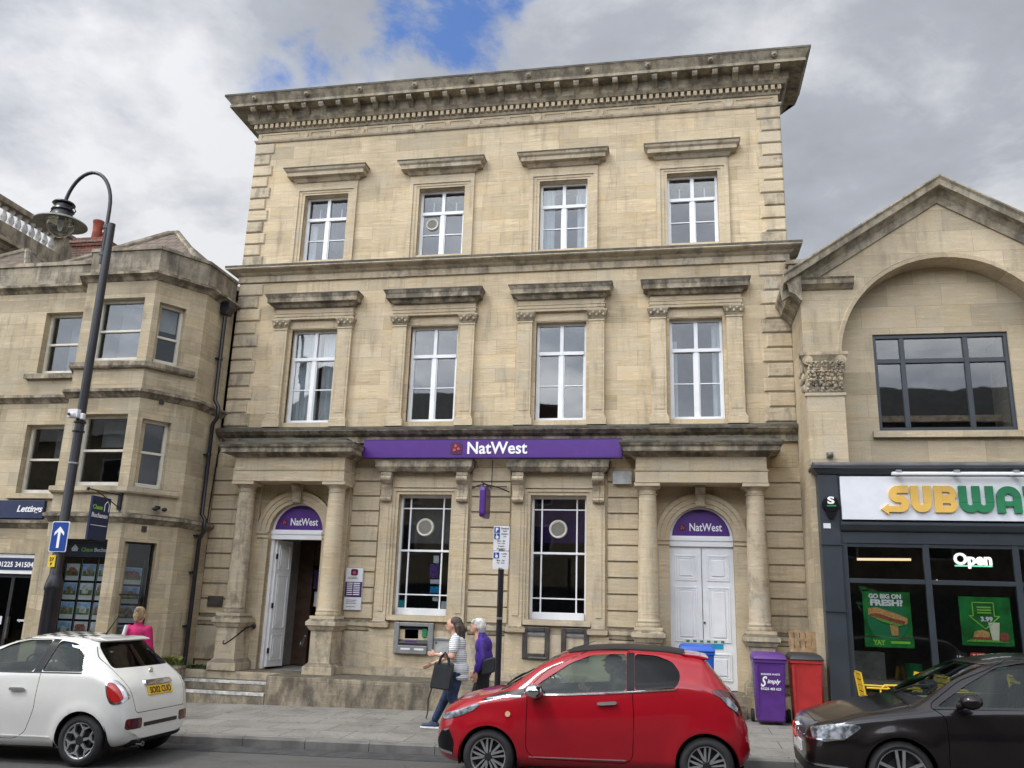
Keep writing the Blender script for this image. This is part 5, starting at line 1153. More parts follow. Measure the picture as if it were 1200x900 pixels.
# ------------------------------------------------------------------ buildings across the street, behind the camera
for k, (x0, x1, h_, mt) in enumerate(((-34, -19.1, 8.5, 'shop_stone'), (-19, -7.1, 9.8, 'render_stone'), (-7, 4.4, 7.6, 'shop_stone'), (4.5, 17.4, 9.2, 'old_parapet'), (17.5, 34, 8.2, 'render_stone'))):
    t = thing('terrace_building', ((x0+x1)/2, -20.2, 0), ['far left', 'left', 'low middle', 'tall right', 'far right'][k]+' stone house in the terrace across the street', 'building', 'terrace across the street')
    q = MB(); q.box(x0, x1, -30, -20.2, -1.5, h_); q.build('wall', mt, t)
    q = MB(); q.prism([(-30.3, h_), (-25, h_+2.6), (-19.9, h_)], x0, x1, 'x'); rf = q.build('roof', 'slate', t)
    q = MB(); q.box(x0+.3, x0+1.5, -25.5, -24.6, h_+1, h_+4); q.build('chimney', 'red_brick', t)
    nw = int((x1-x0)/2.6)
    for i in range(nw):
        for z in (3.9, 6.1):
            if z+1.4 > h_: continue
            xx = x0+(i+.5)*(x1-x0)/nw; q = MB(); q.box(xx-.5, xx+.5, -20.2, -20.14, z, z+1.4); q.build('window', 'white_paint', t); q = MB(); q.box(xx-.42, xx+.42, -20.14, -20.13, z+.08, z+1.32); q.build('glass_pane', 'black', t)
    q = MB(); q.box(x0+.3, x1-.3, -20.2, -20.1, .2, 2.7); q.build('shopfront', 'charcoal', t)

# ------------------------------------------------------------------ cars
def pchip(tab):
    X = [a for a, b in tab]; Y = [b for a, b in tab]; n = len(X); h = [X[i+1]-X[i] for i in range(n-1)]; d = [(Y[i+1]-Y[i])/h[i] for i in range(n-1)]
    m_ = [d[0]]+[0 if d[i-1]*d[i] <= 0 else 2*d[i-1]*d[i]/(d[i-1]+d[i]) for i in range(1, n-1)]+[d[-1]]
    def f(x):
        if x <= X[0]: return Y[0]
        if x >= X[-1]: return Y[-1]
        i = max(k for k in range(n-1) if X[k] <= x); t = (x-X[i])/h[i]
        return Y[i]*(1+2*t)*(1-t)**2+m_[i]*h[i]*t*(1-t)**2+Y[i+1]*t*t*(3-2*t)+m_[i+1]*h[i]*t*t*(t-1)
    return f
def smoothp(f, w=.05): return lambda x: (f(x-w)+2*f(x)+f(x+w))/4
class Car:
    def __init__(s, sp):
        s.sp = sp; F = {k: pchip(sp[k]) for k in ('zt', 'zb', 'zs', 'w', 'wt', 'cr')}
        x0, x1 = sp['zt'][0][0], sp['zt'][-1][0]; NS = 130
        ts = [i/NS for i in range(NS+1)]; xs = [x0+(x1-x0)*(t-.13*math.sin(2*PI*t)/(1)) for t in ts] if 0 else [x0+(x1-x0)*(.5-.5*math.cos(PI*t))*.55+(x1-x0)*t*.45 for t in ts]
        s.F_ = F; s.outer = s.surf(xs, 0); d = .06; xi = [min(max(x, x0+d), x1-d) for x in xs]; xi = [x0+d+(x1-x0-2*d)*i/NS for i in range(NS+1)]
        s.inner = s.surf(xi, .032)
        s.V, s.N, s.F = s.outer
    def surf(s, xs, th):
        F = s.F_; sp = s.sp; rows = []
        for x in xs:
            zt, zb, zs, w, wt, cr = (F[k](x) for k in ('zt', 'zb', 'zs', 'w', 'wt', 'cr'))
            zt -= th; zb += th; w -= th; wt = max(.1, wt-th)
            zs = min(zs, zt-cr-.02)
            hb = min(.09, (zs-zb)*.35); zm = zb+(zs-zb)*.62; wt = min(wt, w-.07)
            P = [(0, zb), (w-.16, zb), (w-.055, zb+hb), (w, zm), (w-sp.get('sh', .035), zs), (wt, zt-cr), (wt*.55, zt-cr*.28), (0, zt)]
            R = [0, .06, .06, .16, sp.get('rs', .07), .10, .18, 0]
            row = []
            for i, p in enumerate(P):
                if i in (0, len(P)-1): row.append(p); continue
                a, b = Vector(P[i-1]), Vector(P[i+1]); q = Vector(p); la, lb = (a-q).length, (b-q).length; r = min(R[i], la*.46, lb*.46)
                s0, s1 = q+(a-q)*(r/max(la, 1e-6)), q+(b-q)*(r/max(lb, 1e-6))
                if i > 1:
                    pv = Vector(row[-1]); row += [tuple(pv+(s0-pv)*k/4) for k in (1, 2, 3)]
                else: row += [tuple(a+(s0-a)*.5)]
                for k in range(7): t = k/6; row.append(tuple(s0*(1-t)**2+q*2*t*(1-t)+s1*t*t))
            row.insert(-1, tuple((Vector(row[-2])+Vector(row[-1]))/2))
            rows.append([(x, y, z) for y, z in row])
        # swell over the wheels
        for row in rows:
            for j, (x, y, z) in enumerate(row):
                for xa in (0, sp['wb']):
                    d = math.hypot(x-xa, z-sp['R']) - (sp['RA']+.015)
                    if z < sp['R']+sp['RA']+.25 and y > .5: y += sp.get('flare', .016)*math.exp(-(d/.07)**2)*min(1, (y-.5)/.15)
                row[j] = (x, y, z)
        n = len(rows[0]); full = [[(x, y, z) for x, y, z in r]+[(x, -y, z) for x, y, z in reversed(r[1:-1])] for r in rows]; k = len(full[0])
        V = [p for r in full for p in r]; Fc = []
        for i in range(len(full)-1):
            for j in range(k): Fc.append((i*k+j, i*k+(j+1) % k, (i+1)*k+(j+1) % k, (i+1)*k+j))
        e = len(V); c0 = Vector((0, 0, 0)); c1 = Vector((0, 0, 0))
        for p in full[0]: c0 += Vector(p)/k
        for p in full[-1]: c1 += Vector(p)/k
        V += [tuple(c0), tuple(c1)]; L = (len(full)-1)*k
        for j in range(k): Fc.append((e, (j+1) % k, j)); Fc.append((e+1, L+j, L+(j+1) % k))
        bm = bmesh.new(); vv = [bm.verts.new(p) for p in V]
        for f in Fc: bm.faces.new([vv[i] for i in f])
        bmesh.ops.recalc_face_normals(bm, faces=bm.faces); bm.normal_update()
        bm.verts.index_update(); r_ = ([v.co.copy() for v in bm.verts], [v.normal.copy() for v in bm.verts], [tuple(v.index for v in f.verts) for f in bm.faces]); bm.free(); return r_
    def bodyshell(s, mats):
        V1, N1, F1 = s.outer; V2, N2, F2 = s.inner; n = len(V1)
        me = bpy.data.meshes.new('shell'); me.from_pydata([tuple(v) for v in V1]+[tuple(v) for v in V2], [], F1+[tuple(n+a for a in reversed(f)) for f in F2])
        for m_ in mats: me.materials.append(MATS[m_])
        me.polygons.foreach_set('material_index', [0]*len(F1)+[1]*len(F2)); return me
    def shell(s, o, i, mats):
        n = len(s.V); vs = [tuple(v+q*o) for v, q in zip(s.V, s.N)]+[tuple(v+q*i) for v, q in zip(s.V, s.N)]
        me = bpy.data.meshes.new('shell'); me.from_pydata(vs, [], s.F+[tuple(n+a for a in reversed(f)) for f in s.F])
        for m_ in mats: me.materials.append(MATS[m_])
        nf = len(s.F); me.polygons.foreach_set('material_index', [0]*nf+[min(1, len(mats)-1)]*nf); return me
def tmpobj(me): o = bpy.data.objects.new('tmp', me); C.objects.link(o); return o
def boolean(me, cutters, op='DIFFERENCE'):
    o = tmpobj(me); cs = []
    for c in cutters:
        co_ = tmpobj(c); cs.append(co_); md = o.modifiers.new('b', 'BOOLEAN'); md.operation = op; md.solver = 'EXACT'; md.object = co_; md.material_mode = 'TRANSFER'
    r = ev(o)
    for x in [o]+cs: bpy.data.objects.remove(x)
    return r
def volume(me):
    bm = bmesh.new(); bm.from_mesh(me); v = bm.calc_volume(); bm.free(); return v
def cutall(me, cutters):
    # one cut at a time; a cut that goes wrong (the volume must shrink a little) is tried again a hair's breadth away
    v0 = volume(me)
    for c in cutters:
        for k in range(6):
            cc_ = c.copy()
            if k: cc_.transform(Matrix.Translation((.0007*k, .0003*k, .0005*k)) @ Matrix.Rotation(.0004*k, 4, 'Y'))
            src = me.copy(); r = boolean(src, [cc_]); v1 = volume(r)
            print('CUT', k, round(v0, 4), round(v1, 4), len(r.polygons))
            if v0*.55 < v1 < v0-1e-5 and len(r.polygons) > 500: me = r; v0 = v1; break
    return me
def mbmesh(mb, mat=None):
    me = bpy.data.meshes.new('c'); me.from_pydata([tuple(v) for v in mb.v], [], mb.f); bm = bmesh.new(); bm.from_mesh(me); bmesh.ops.recalc_face_normals(bm, faces=bm.faces); bm.to_mesh(me); bm.free()
    if mat: me.materials.append(MATS[mat])
    return me
def putmesh(me, name, parent, smooth=35, mats=None):
    me.name = name
    if mats: 
        me.materials.clear(); [me.materials.append(MATS[m_]) for m_ in mats]; me.polygons.foreach_set('material_index', [0]*len(me.polygons))
    me.polygons.foreach_set('use_smooth', [True]*len(me.polygons)); me.set_sharp_from_angle(angle=math.radians(smooth))
    o = bpy.data.objects.new(name, me); C.objects.link(o); o.parent = parent; return o
def ring(poly, t=.006):
    P = [Vector(p) for p in poly]; n = len(P); c = sum(P, Vector((0, 0)))/n; out = []
    for i in range(n):
        a, b = (P[i]-P[i-1]).normalized(), (P[(i+1) % n]-P[i]).normalized(); na, nb = Vector((a.y, -a.x)), Vector((b.y, -b.x)); q = (na+nb)/max(.3, 1+na.dot(nb)); out.append(q)
    ar = sum(P[i-1].x*P[i].y-P[i].x*P[i-1].y for i in range(n)); sg = 1 if ar < 0 else -1
    return P, [p+q*t*sg for p, q in zip(P, out)]
def ringcut(mb, poly, y0, y1, t=.006, ax='y'):
    A, B = ring(poly, t); n = len(A)
    if ax in 'xz':
        k0 = len(mb.v); m2 = MB(); ringcut(m2, poly, y0, y1, t, 'one')
        mb.add([(p.y, p.x, p.z) if ax == 'x' else (p.x, p.z, p.y) for p in m2.v], m2.f); return
    for (ya, yb) in ((y0, y1), (-y1, -y0))[:1 if ax == 'one' else 2]:
        vs = [(p.x, ya, p.y) for p in A]+[(p.x, ya, p.y) for p in B]+[(p.x, yb, p.y) for p in A]+[(p.x, yb, p.y) for p in B]; fs = []
        for i in range(n):
            j = (i+1) % n; fs += [(i, j, n+j, n+i), (2*n+i, 3*n+i, 3*n+j, 2*n+j), (i, 2*n+i, 2*n+j, j), (n+i, n+j, 3*n+j, 3*n+i)]
        mb.add(vs, fs)
def rounded(poly, r=.04, n=4):
    out = []; m_ = len(poly)
    for i, p in enumerate(poly):
        rr = r
        if len(p) > 2: rr = p[2]
        q = Vector(p[:2]); a, b = Vector(poly[i-1][:2]), Vector(poly[(i+1) % m_][:2]); la, lb = (a-q).length, (b-q).length; k = min(rr, la*.45, lb*.45)
        s0, s1 = q+(a-q)*k/la, q+(b-q)*k/lb
        for j in range(n+1): t = j/n; v = s0*(1-t)**2+q*2*t*(1-t)+s1*t*t; out.append((v.x, v.y))
    return out
def makecar(name, label, paint, sp, loc, spokes):
    root = thing(name, (0, 0, 0), label, 'car'); OFFS[root.name] = Vector((0, 0, 0))
    car = Car(sp); cut = MB()
    sidewins = [rounded(p, .05) for p in sp['side_windows']]
    for p in sidewins: cut.prism(p, -1.3, 1.3)
    cut2 = MB(); cut2.prism(rounded(sp['windscreen'][0], .06), *sp['windscreen'][1], 'x')
    cut2.prism(rounded(sp['rear_window'][0], .06), *sp['rear_window'][1], 'x')
    cw = MB()
    for xa in (0, sp['wb']):
        for (a, b) in ((.42, 1.2), (-1.2, -.42)): cw.prism(arc(xa, sp['R']+.0, sp['RA'], 0, 360, 40)[:-1], a, b)
    cr_ = MB()
    for p in sp['gaps']: ringcut(cr_, rounded(p, .06), .45, 1.2, .007)
    extra = []
    for (pl, a, b, ax) in sp.get('seams', ()):
        mm = MB(); ringcut(mm, rounded(pl, .05), a, b, .007, ax); extra.append(mbmesh(mm, 'black_trim'))
    body = cutall(car.bodyshell([paint, 'interior_black']), [mbmesh(cut, 'black_trim'), mbmesh(cut2, 'black_trim'), mbmesh(cw, 'black_trim'), mbmesh(cr_, 'black_trim')]+extra)
    putmesh(body, 'body', root, 32)
    # glass
    gsh = lambda: car.shell(-.006, -.011, ['car_glass'])
    def patch(nm, poly, ax, rng, mat, o=.004, i=-.012, parent=None, r=.02):
        mb_ = MB()
        for (a, b) in rng: mb_.prism(rounded(poly, r), a, b, ax)
        me = boolean(car.shell(o, i, [mat]), [mbmesh(mb_, mat)], 'INTERSECT')
        if len(me.polygons) == 0: print('EMPTY PATCH', name, nm)
        return putmesh(me, nm, parent or root, 35, [mat])
    SD = ((.3, 1.2), (-1.2, -.3))
    for k, p in enumerate(sp['side_windows']):
        tint = 'car_glass_dark' if k in sp.get('dark', ()) else 'car_glass'
        for rg in SD:
            patch('side_window', [(q[0], q[1]) for q in p], 'y', [rg], tint, -.008, -.013, r=.05)
    patch('windscreen', sp['windscreen'][0], 'x', [sp['windscreen'][1]], 'car_glass', -.006, -.011, r=.06)
    patch('rear_window', sp['rear_window'][0], 'x', [sp['rear_window'][1]], sp.get('rear_tint', 'car_glass_dark'), -.006, -.011, r=.06)
    # wheel wells, underbody and cabin
    for xa in (0, sp['wb']):
        for s_ in (-1, 1):
            y0, y1 = sorted((s_*.44, s_*(sp['W']/2-.035))); w = MB()
            rr = sp['RA']+.012
            w.lathe((xa, 0, sp['R']), [(rr, y0), (rr, y1)], 40, 'y', math.radians(-15), math.radians(195)); w.prism(arc(xa, sp['R'], rr+.002, -15, 195, 30), s_*.44-.005, s_*.44+.005)
            w.build('wheel_arch_liner', 'interior_black', root)
    u = MB(); u.box(.4, sp['wb']-.4, -.68, .68, sp['gz']+.02, sp['gz']+.10); u.box(-.4, .4, -.42, .42, sp['gz']+.02, .5); u.box(sp['wb']-.4, sp['wb']+.4, -.42, .42, sp['gz']+.02, .5); u.build('floor_pan', 'interior_black', root)
    c = MB(); xc0 = sp['cowl']; zb_ = sp['belt']
    c.box(xc0-.02, xc0+.30, -.62, .62, .45, zb_-.04); c.ell((xc0+.30, .0, zb_-.05), (.12, .55, .06)); c.build('dashboard', 'interior_black', root, smooth=40); c = MB(); c.box(sp['tail']-.50, sp['tail']-.25, -.6, .6, .45, zb_-.12); c.build('parcel_shelf', 'interior_black', root)
    for (xs_, ys) in [(sp['seat'], .34), (sp['seat'], -.34), (sp['seat']+.78, .32), (sp['seat']+.78, -.32)]:
        st = MB(); st.cap((xs_-.45, ys, .48), (xs_, ys, .46), .11, .12); st.cap((xs_-.45, ys-.12, .48), (xs_, ys-.12, .46), .10, .11); st.cap((xs_-.45, ys+.12, .48), (xs_, ys+.12, .46), .10, .11)
        top = sp['roofz']-.42
        for dy in (-.13, 0, .13): st.cap((xs_+.02, ys+dy, .5), (xs_+.17, ys+dy, top), .09, .07)
        st.cap((xs_+.19, ys-.06, top+.16), (xs_+.19, ys+.06, top+.16), .065, .065); st.tube([(xs_+.18, ys, top), (xs_+.19, ys, top+.14)], .015)
        st.build('seat', sp.get('seatmat', 'seat_grey'), root, smooth=60)
    sy = sp.get('wheel_y', -.34)
    st = MB(); n = 24; ctr = Vector((xc0+.42, sy, zb_-.02)); tl = math.radians(65)
    pts = [ctr+Vector((math.cos(tl)*.0+.18*math.sin(2*PI*i/n)*math.cos(tl)*-1, .18*math.cos(2*PI*i/n), .18*math.sin(2*PI*i/n)*math.sin(tl))) for i in range(n+1)]
    st.tube(pts, .014, 8); st.tube([ctr+Vector((0, -.17, 0)), ctr, ctr+Vector((0, .17, 0))], .018, 8); st.tube([ctr, ctr+Vector((-.25, 0, -.1))], .03, 8); st.build('steering_wheel', 'interior_black', root, smooth=60)
    # wheels
    R, rr = sp['R'], sp['rim']; wy = sp['W']/2-.035; tw = .18
    for xa in (0, sp['wb']):
        for s_ in (-1, 1):
            t = MB(); prof_ = [(rr, 0), (rr+.012, -.008), (rr+.03, -.012), (R-.045, -.006), (R-.02, .006), (R-.004, .024), (R, .05), (R, tw-.05), (R-.004, tw-.024), (R-.02, tw-.006), (rr+.02, tw), (rr, tw)]
            q = [(a, s_*(wy-b)) for a, b in prof_]; t.lathe((xa, 0, R), q, 56, 'y', cap=False); t.lathe((xa, 0, R), [(R+.0008, s_*(wy-.055)), (R+.0008, s_*(wy-.06))], 8, 'y') if 0 else None
            wh = t.build('wheel', 'rubber', root, smooth=40)
            m_ = MB(); m_.lathe((xa, 0, R), [(rr, s_*(wy-.0)), (rr+.004, s_*(wy-.002)), (rr+.002, s_*(wy-.01)), (rr-.012, s_*(wy-.016)), (rr-.018, s_*(wy-.06)), (rr-.03, s_*(wy-.15)), (rr, s_*(wy-.16))], 48, 'y', cap=False)
            spokes(m_, xa, R, rr, lambda d: s_*(wy-d), s_); m_.build('rim', 'alloy', wh, smooth=32)
            d = MB(); d.lathe((xa, 0, R), [(0, s_*(wy-.10)), (rr-.02, s_*(wy-.10)), (rr-.02, s_*(wy-.12)), (0, s_*(wy-.12))], 32, 'y'); d.lathe((xa, 0, R), [(0, s_*(wy-.07)), (rr*.62, s_*(wy-.07)), (rr*.62, s_*(wy-.08)), (0, s_*(wy-.08))], 32, 'y'); d.build('brake_disc', 'alloy_dark', wh)
            d = MB(); d.lathe((xa, 0, R), [(0, s_*(wy-.008)), (sp.get('hub', .035), s_*(wy-.009)), (sp.get('hub', .035)+.006, s_*(wy-.02)), (sp.get('hub', .035)+.006, s_*(wy-.05)), (0, s_*(wy-.05))], 20, 'y'); d.build('hub_cap', sp.get('hubmat', 'alloy_dark'), wh, smooth=40)
    return root, patch, car
def spoke_poly(m_, xa, R, poly, ang, yf, yb):
    c, s_ = math.cos(ang), math.sin(ang); m_.prism([(xa+u*c-v*s_, R+u*s_+v*c) for u, v in poly], yf, yb)
def spk_red(m_, xa, R, rr, Y, sg):
    for k in range(5):
        a = 2*PI*k/5+PI/2+.1
        spoke_poly(m_, xa, R, [(.04, .022), (.04, -.002), (rr-.01, -.018), (rr-.01, -.002), (rr*.7, .012)], a, Y(.014), Y(.04))
        spoke_poly(m_, xa, R, [(.05, .03), (rr*.55, .052), (rr-.012, .086), (rr-.012, .055), (rr*.6, .03), (.06, .012)], a, Y(.0145), Y(.04))
        spoke_poly(m_, xa, R, [(.035, -.012), (.045, -.03), (rr-.013, -.075), (rr-.011, -.052)], a, Y(.020), Y(.045))
def spk_white(m_, xa, R, rr, Y, sg):
    for k in range(6):
        a = 2*PI*k/6+.25
        spoke_poly(m_, xa, R, [(.05, .018), (.05, -.018), (rr*.58, -.014), (rr*.58, .014)], a, Y(.010), Y(.04))
        for q in (-1, 1):
            spoke_poly(m_, xa, R, [(rr*.52, q*.002), (rr*.62, q*.002+q*.012), (rr-.012, q*.085), (rr-.016, q*.055), (rr*.62, -q*.012)], a, Y(.0105 if q > 0 else .011), Y(.04))
        spoke_poly(m_, xa, R, [(rr*.72, .02), (rr*.72, -.02), (rr*.80, -.024), (rr*.80, .024)], a, Y(.012), Y(.035))
def spk_golf(m_, xa, R, rr, Y, sg):
    for k in range(5):
        a = 2*PI*k/5+PI/2
        for q in (-1, 1):
            spoke_poly(m_, xa, R, [(.04, q*.008), (.05, q*.034), (rr-.01, q*.052), (rr-.01, q*.022)], a, Y(.010 if q > 0 else .0105), Y(.045))
def place(root, x, y, yaw=0):
    root.location = (x, y, slope(x)+.002); root.rotation_euler = (0, -.018, yaw)
# --- red hatchback
red_sp = dict(seams=[([(-.50, -.46), (-.50, .46), (-.2, .62), (.10, .66), (.10, -.66), (-.2, -.62)], .6, 1.3, 'z')], W=1.615, R=.285, RA=.325, rim=.195, wb=2.34, gz=.17, cowl=.18, belt=.98, tail=2.81, seat=1.25, roofz=1.46, wheel_y=.34,
    zt=[(-.665, .60), (-.64, .675), (-.57, .77), (-.42, .86), (-.2, .93), (.05, .985), (.16, 1.02), (.35, 1.14), (.66, 1.33), (.95, 1.425), (1.45, 1.46), (1.9, 1.445), (2.2, 1.405), (2.34, 1.375), (2.37, 1.35), (2.50, 1.19), (2.62, 1.03), (2.70, .93), (2.77, .74), (2.81, .62), (2.815, .50)],
    zb=[(-.665, .30), (-.62, .22), (-.3, .18), (0, .17), (2.4, .18), (2.7, .25), (2.8, .34), (2.815, .38)],
    zs=[(-.665, .50), (-.55, .66), (-.4, .76), (-.2, .83), (.1, .89), (.5, .935), (1.5, 1.01), (2.1, 1.08), (2.4, 1.04), (2.6, .93), (2.75, .70), (2.815, .46)],
    w=[(-.665, .42), (-.645, .50), (-.60, .60), (-.50, .70), (-.3, .775), (0, .80), (.5, .8075), (2.0, .8075), (2.4, .795), (2.6, .765), (2.72, .70), (2.79, .60), (2.815, .48)],
    wt=[(-.665, .30), (-.55, .50), (-.3, .62), (.1, .66), (.4, .63), (.8, .575), (1.3, .565), (2.0, .55), (2.3, .54), (2.45, .57), (2.6, .60), (2.75, .52), (2.815, .38)],
    cr=[(-.665, .04), (-.3, .05), (.1, .05), (.5, .04), (.9, .05), (2.2, .05), (2.5, .03), (2.815, .03)],
    side_windows=[[(.40, .945), (.62, 1.10), (.90, 1.275), (1.14, 1.365), (1.52, 1.385), (1.52, 1.005), (.9, .965)], [(1.61, 1.01), (1.61, 1.385), (1.85, 1.37), (2.02, 1.31), (2.10, 1.20), (2.09, 1.12, .08), (2.04, 1.045)]], dark=(1,),
    windscreen=([(-.60, 1.035), (.60, 1.035), (.515, 1.345), (-.515, 1.345)], (0.0, 1.1)), rear_window=([(-.52, 1.10), (.52, 1.10), (.47, 1.32), (-.47, 1.32)], (2.0, 3.0)),
    gaps=[[(.43, .90), (.415, .36), (.52, .28), (1.50, .27), (1.575, .33), (1.60, .75), (1.565, 1.42), (1.10, 1.415), (.62, 1.19), (.40, .97)]])
red, patch, rc = makecar('red_hatchback', 'small red three door hatchback with a black canvas roof parked before the bank', 'red_car_paint', red_sp, None, spk_red)
place(red, -2.03, -5.38)
NEAR = [(-1.2, -.3)]; BOTH = [(-1.2, -.3), (.3, 1.2)]
patch('canvas_roof', [(.86, -.50), (.86, .50), (2.16, .47), (2.16, -.47)], 'z', [(1.2, 1.7)], 'black_trim', .012, -.01, r=.06)
for rg in BOTH:
    patch('window_pillar', [(1.522, 1.005), (1.522, 1.395), (1.608, 1.395), (1.608, 1.01)], 'y', [rg], 'gloss_black', .003, -.02, r=.003)
    patch('window_trim', [(.42, .925), (.9, .945), (1.52, .985), (2.04, 1.028), (2.06, 1.045), (1.52, 1.003), (.9, .963), (.42, .943)], 'y', [rg], 'chrome', .008, -.01, r=.002)
    patch('window_trim', [(.36, .925), (.15, .915), (-.07, .868), (-.09, .875), (.12, .945), (.42, 1.01), (.44, .98)], 'y', [rg], 'black_trim', .006, -.02, r=.008)
    patch('window_trim', [(.36, .93), (.15, .925), (-.03, .893), (-.03, .880), (.16, .905), (.36, .912)], 'y', [rg], 'chrome', .009, -.01, r=.003)
    patch('headlight', [(-.63, .665), (-.50, .715), (-.34, .76), (-.14, .83), (-.10, .815), (-.18, .755), (-.34, .69), (-.52, .645)], 'y', [rg], 'lens_clear', .007, -.02, r=.03)
    patch('tail_light', [(2.43, 1.05), (2.56, 1.04), (2.66, .99), (2.735, .90), (2.765, .79), (2.70, .78), (2.62, .87), (2.52, .96), (2.44, 1.0)], 'y', [rg], 'tail_dark', .009, -.02, r=.02)
    patch('reversing_light', [(2.51, .975), (2.60, .965), (2.70, .86), (2.68, .82), (2.58, .89)], 'y', [rg], 'lens_clear', .012, -.01, r=.02)
    patch('fog_light_surround', [(-.62, .30), (-.42, .28), (-.40, .42), (-.46, .55), (-.58, .50), (-.64, .40)], 'y', [rg], 'gloss_black', .005, -.02, r=.03)
    patch('fog_light_trim', [(-.61, .30), (-.42, .28), (-.42, .305), (-.60, .33)], 'y', [rg], 'chrome', .009, -.01, r=.004)
    patch('fog_light_trim', [(-.58, .50), (-.46, .545), (-.46, .56), (-.59, .52)], 'y', [rg], 'chrome', .009, -.01, r=.004)
    patch('side_repeater', arc(.22, .735, .03, 0, 360, 12)[:-1], 'y', [rg], 'amber', .010, -.01, r=.005)
    patch('door_handle', [(1.20, .865), (1.21, .885), (1.40, .90), (1.425, .885), (1.40, .868), (1.24, .855)], 'y', [rg], 'alloy', .032, .012, r=.01)
    patch('handle_recess', arc(1.29, .865, .055, 0, 360, 16)[:-1], 'y', [rg], 'black_trim', .002, -.01, r=.01) if 0 else None
    patch('sill_trim', [(.45, .295), (1.50, .30), (1.50, .308), (.45, .303)], 'y', [rg], 'chrome', .006, -.01, r=.002)
patch('lower_grille', [(-.34, .30), (.34, .30), (.38, .48), (-.38, .48)], 'x', [(-.9, -.4)], 'black_trim', .004, -.03)
patch('emblem', [(-.05, .60), (.05, .60), (.04, .68), (-.04, .68)], 'x', [(-.9, -.4)], 'chrome', .012, -.01)
patch('plate', [(-.26, .39), (.26, .39), (.26, .50), (-.26, .50)], 'x', [(2.5, 3)], 'plate_yellow', .012, -.01, r=.005)
q = MB(); q.ell((.52, -.875, .985), (.11, .095, .078)); mo = q.build('mirror_cap', 'chrome', red, smooth=60)
q = MB(); q.box(.56, .60, -.95, -.81, .93, 1.04); q.tube([(.52, -.74, .93), (.53, -.84, .94)], .04); q.build('mirror_mount', 'black_trim', red, smooth=50)
q = MB(); q.ell((.52, .875, .985), (.11, .095, .078)); q.tube([(.52, .74, .93), (.53, .84, .94)], .04); q.build('mirror_cap', 'chrome', red, smooth=60)
q = MB(); q.prism([(2.12, 1.395), (2.30, 1.38), (2.42, 1.352), (2.425, 1.335), (2.34, 1.33), (2.22, 1.34)], -.50, .50); q.build('roof_spoiler', 'red_car_paint', red, bevel=.012, smooth=50)
q = MB(); q.tube([(.80, -.1, 1.385), (1.14, -.1, 1.50)], [.006, .003]); q.build('aerial', 'black_trim', red)
q = MB(); q.tube([(.14, -.10, 1.03), (.22, .1, 1.075), (.34, .32, 1.14)], .009); q.tube([(.16, -.5, 1.02), (.20, -.2, 1.07), (.27, .05, 1.11)], .009); q.build('wiper', 'black_trim', red)
patch('scuttle_panel', [(.10, -.55), (.14, 0), (.10, .55), (.20, .58), (.24, 0), (.20, -.58)], 'z', [(.8, 1.2)], 'black_trim', .003, -.02)
# --- white small car with chequered roof
wh_sp = dict(seams=[([(-.52, .585), (.52, .585), (.60, .97), (.60, 1.20), (.49, 1.40), (-.49, 1.40), (-.60, 1.20), (-.60, .97)], 2.2, 3.1, 'x')], W=1.627, R=.292, RA=.33, rim=.20, wb=2.30, gz=.17, cowl=.30, belt=1.03, tail=2.84, seat=1.30, roofz=1.49, seatmat='seat_light', hub=.05, hubmat='alloy_dark', wheel_y=.34, flare=.022,
    zt=[(-.70, .52), (-.67, .68), (-.55, .80), (-.25, .93), (.05, 1.0), (.22, 1.03), (.40, 1.14), (.75, 1.34), (1.05, 1.44), (1.4, 1.495), (1.8, 1.49), (2.10, 1.455), (2.19, 1.435), (2.23, 1.40), (2.38, 1.25), (2.54, 1.10), (2.67, .99), (2.76, .88), (2.815, .74), (2.845, .60), (2.85, .44)],
    zb=[(-.70, .30), (-.62, .22), (0, .17), (2.4, .18), (2.65, .21), (2.8, .25), (2.85, .29)],
    zs=[(-.70, .46), (-.5, .70), (-.2, .84), (.3, .95), (1.0, 1.00), (2.0, 1.03), (2.3, 1.03), (2.5, .98), (2.65, .88), (2.76, .70), (2.85, .40)],
    w=[(-.70, .42), (-.62, .58), (-.4, .73), (0, .80), (.5, .8135), (2.2, .8135), (2.5, .80), (2.66, .765), (2.76, .71), (2.82, .63), (2.85, .52)],
    wt=[(-.70, .30), (-.4, .52), (0, .62), (.3, .64), (.8, .57), (1.3, .545), (2.0, .53), (2.25, .52), (2.45, .585), (2.6, .64), (2.72, .65), (2.8, .56), (2.85, .44)],
    cr=[(-.70, .05), (0, .07), (.5, .05), (1.0, .07), (2.2, .07), (2.45, .05), (2.65, .05), (2.85, .04)],
    side_windows=[[(.50, 1.04), (.75, 1.20), (1.02, 1.35), (1.25, 1.405), (1.60, 1.41), (1.555, 1.045)], [(1.66, 1.05), (1.70, 1.405), (1.92, 1.38), (2.10, 1.31), (2.19, 1.20), (2.21, 1.08, .02), (2.20, 1.055, .02)]],
    windscreen=([(-.60, 1.07), (.60, 1.07), (.50, 1.38), (-.50, 1.38)], (0.1, 1.2)), rear_window=([(-.585, 1.09), (.585, 1.09), (.475, 1.385), (-.475, 1.385)], (2.0, 3.0)),
    gaps=[[(.40, .90), (.39, .42), (.47, .30), (1.42, .28), (1.56, .36), (1.66, .62), (1.67, .98), (1.65, 1.42), (1.2, 1.42), (.7, 1.20), (.40, .98)]])
white, patch, wc = makecar('white_hatchback', 'small white rounded car with a chequered roof decal at the left end of the kerb', 'white_car_paint', wh_sp, None, spk_white)
place(white, -9.20, -5.56)
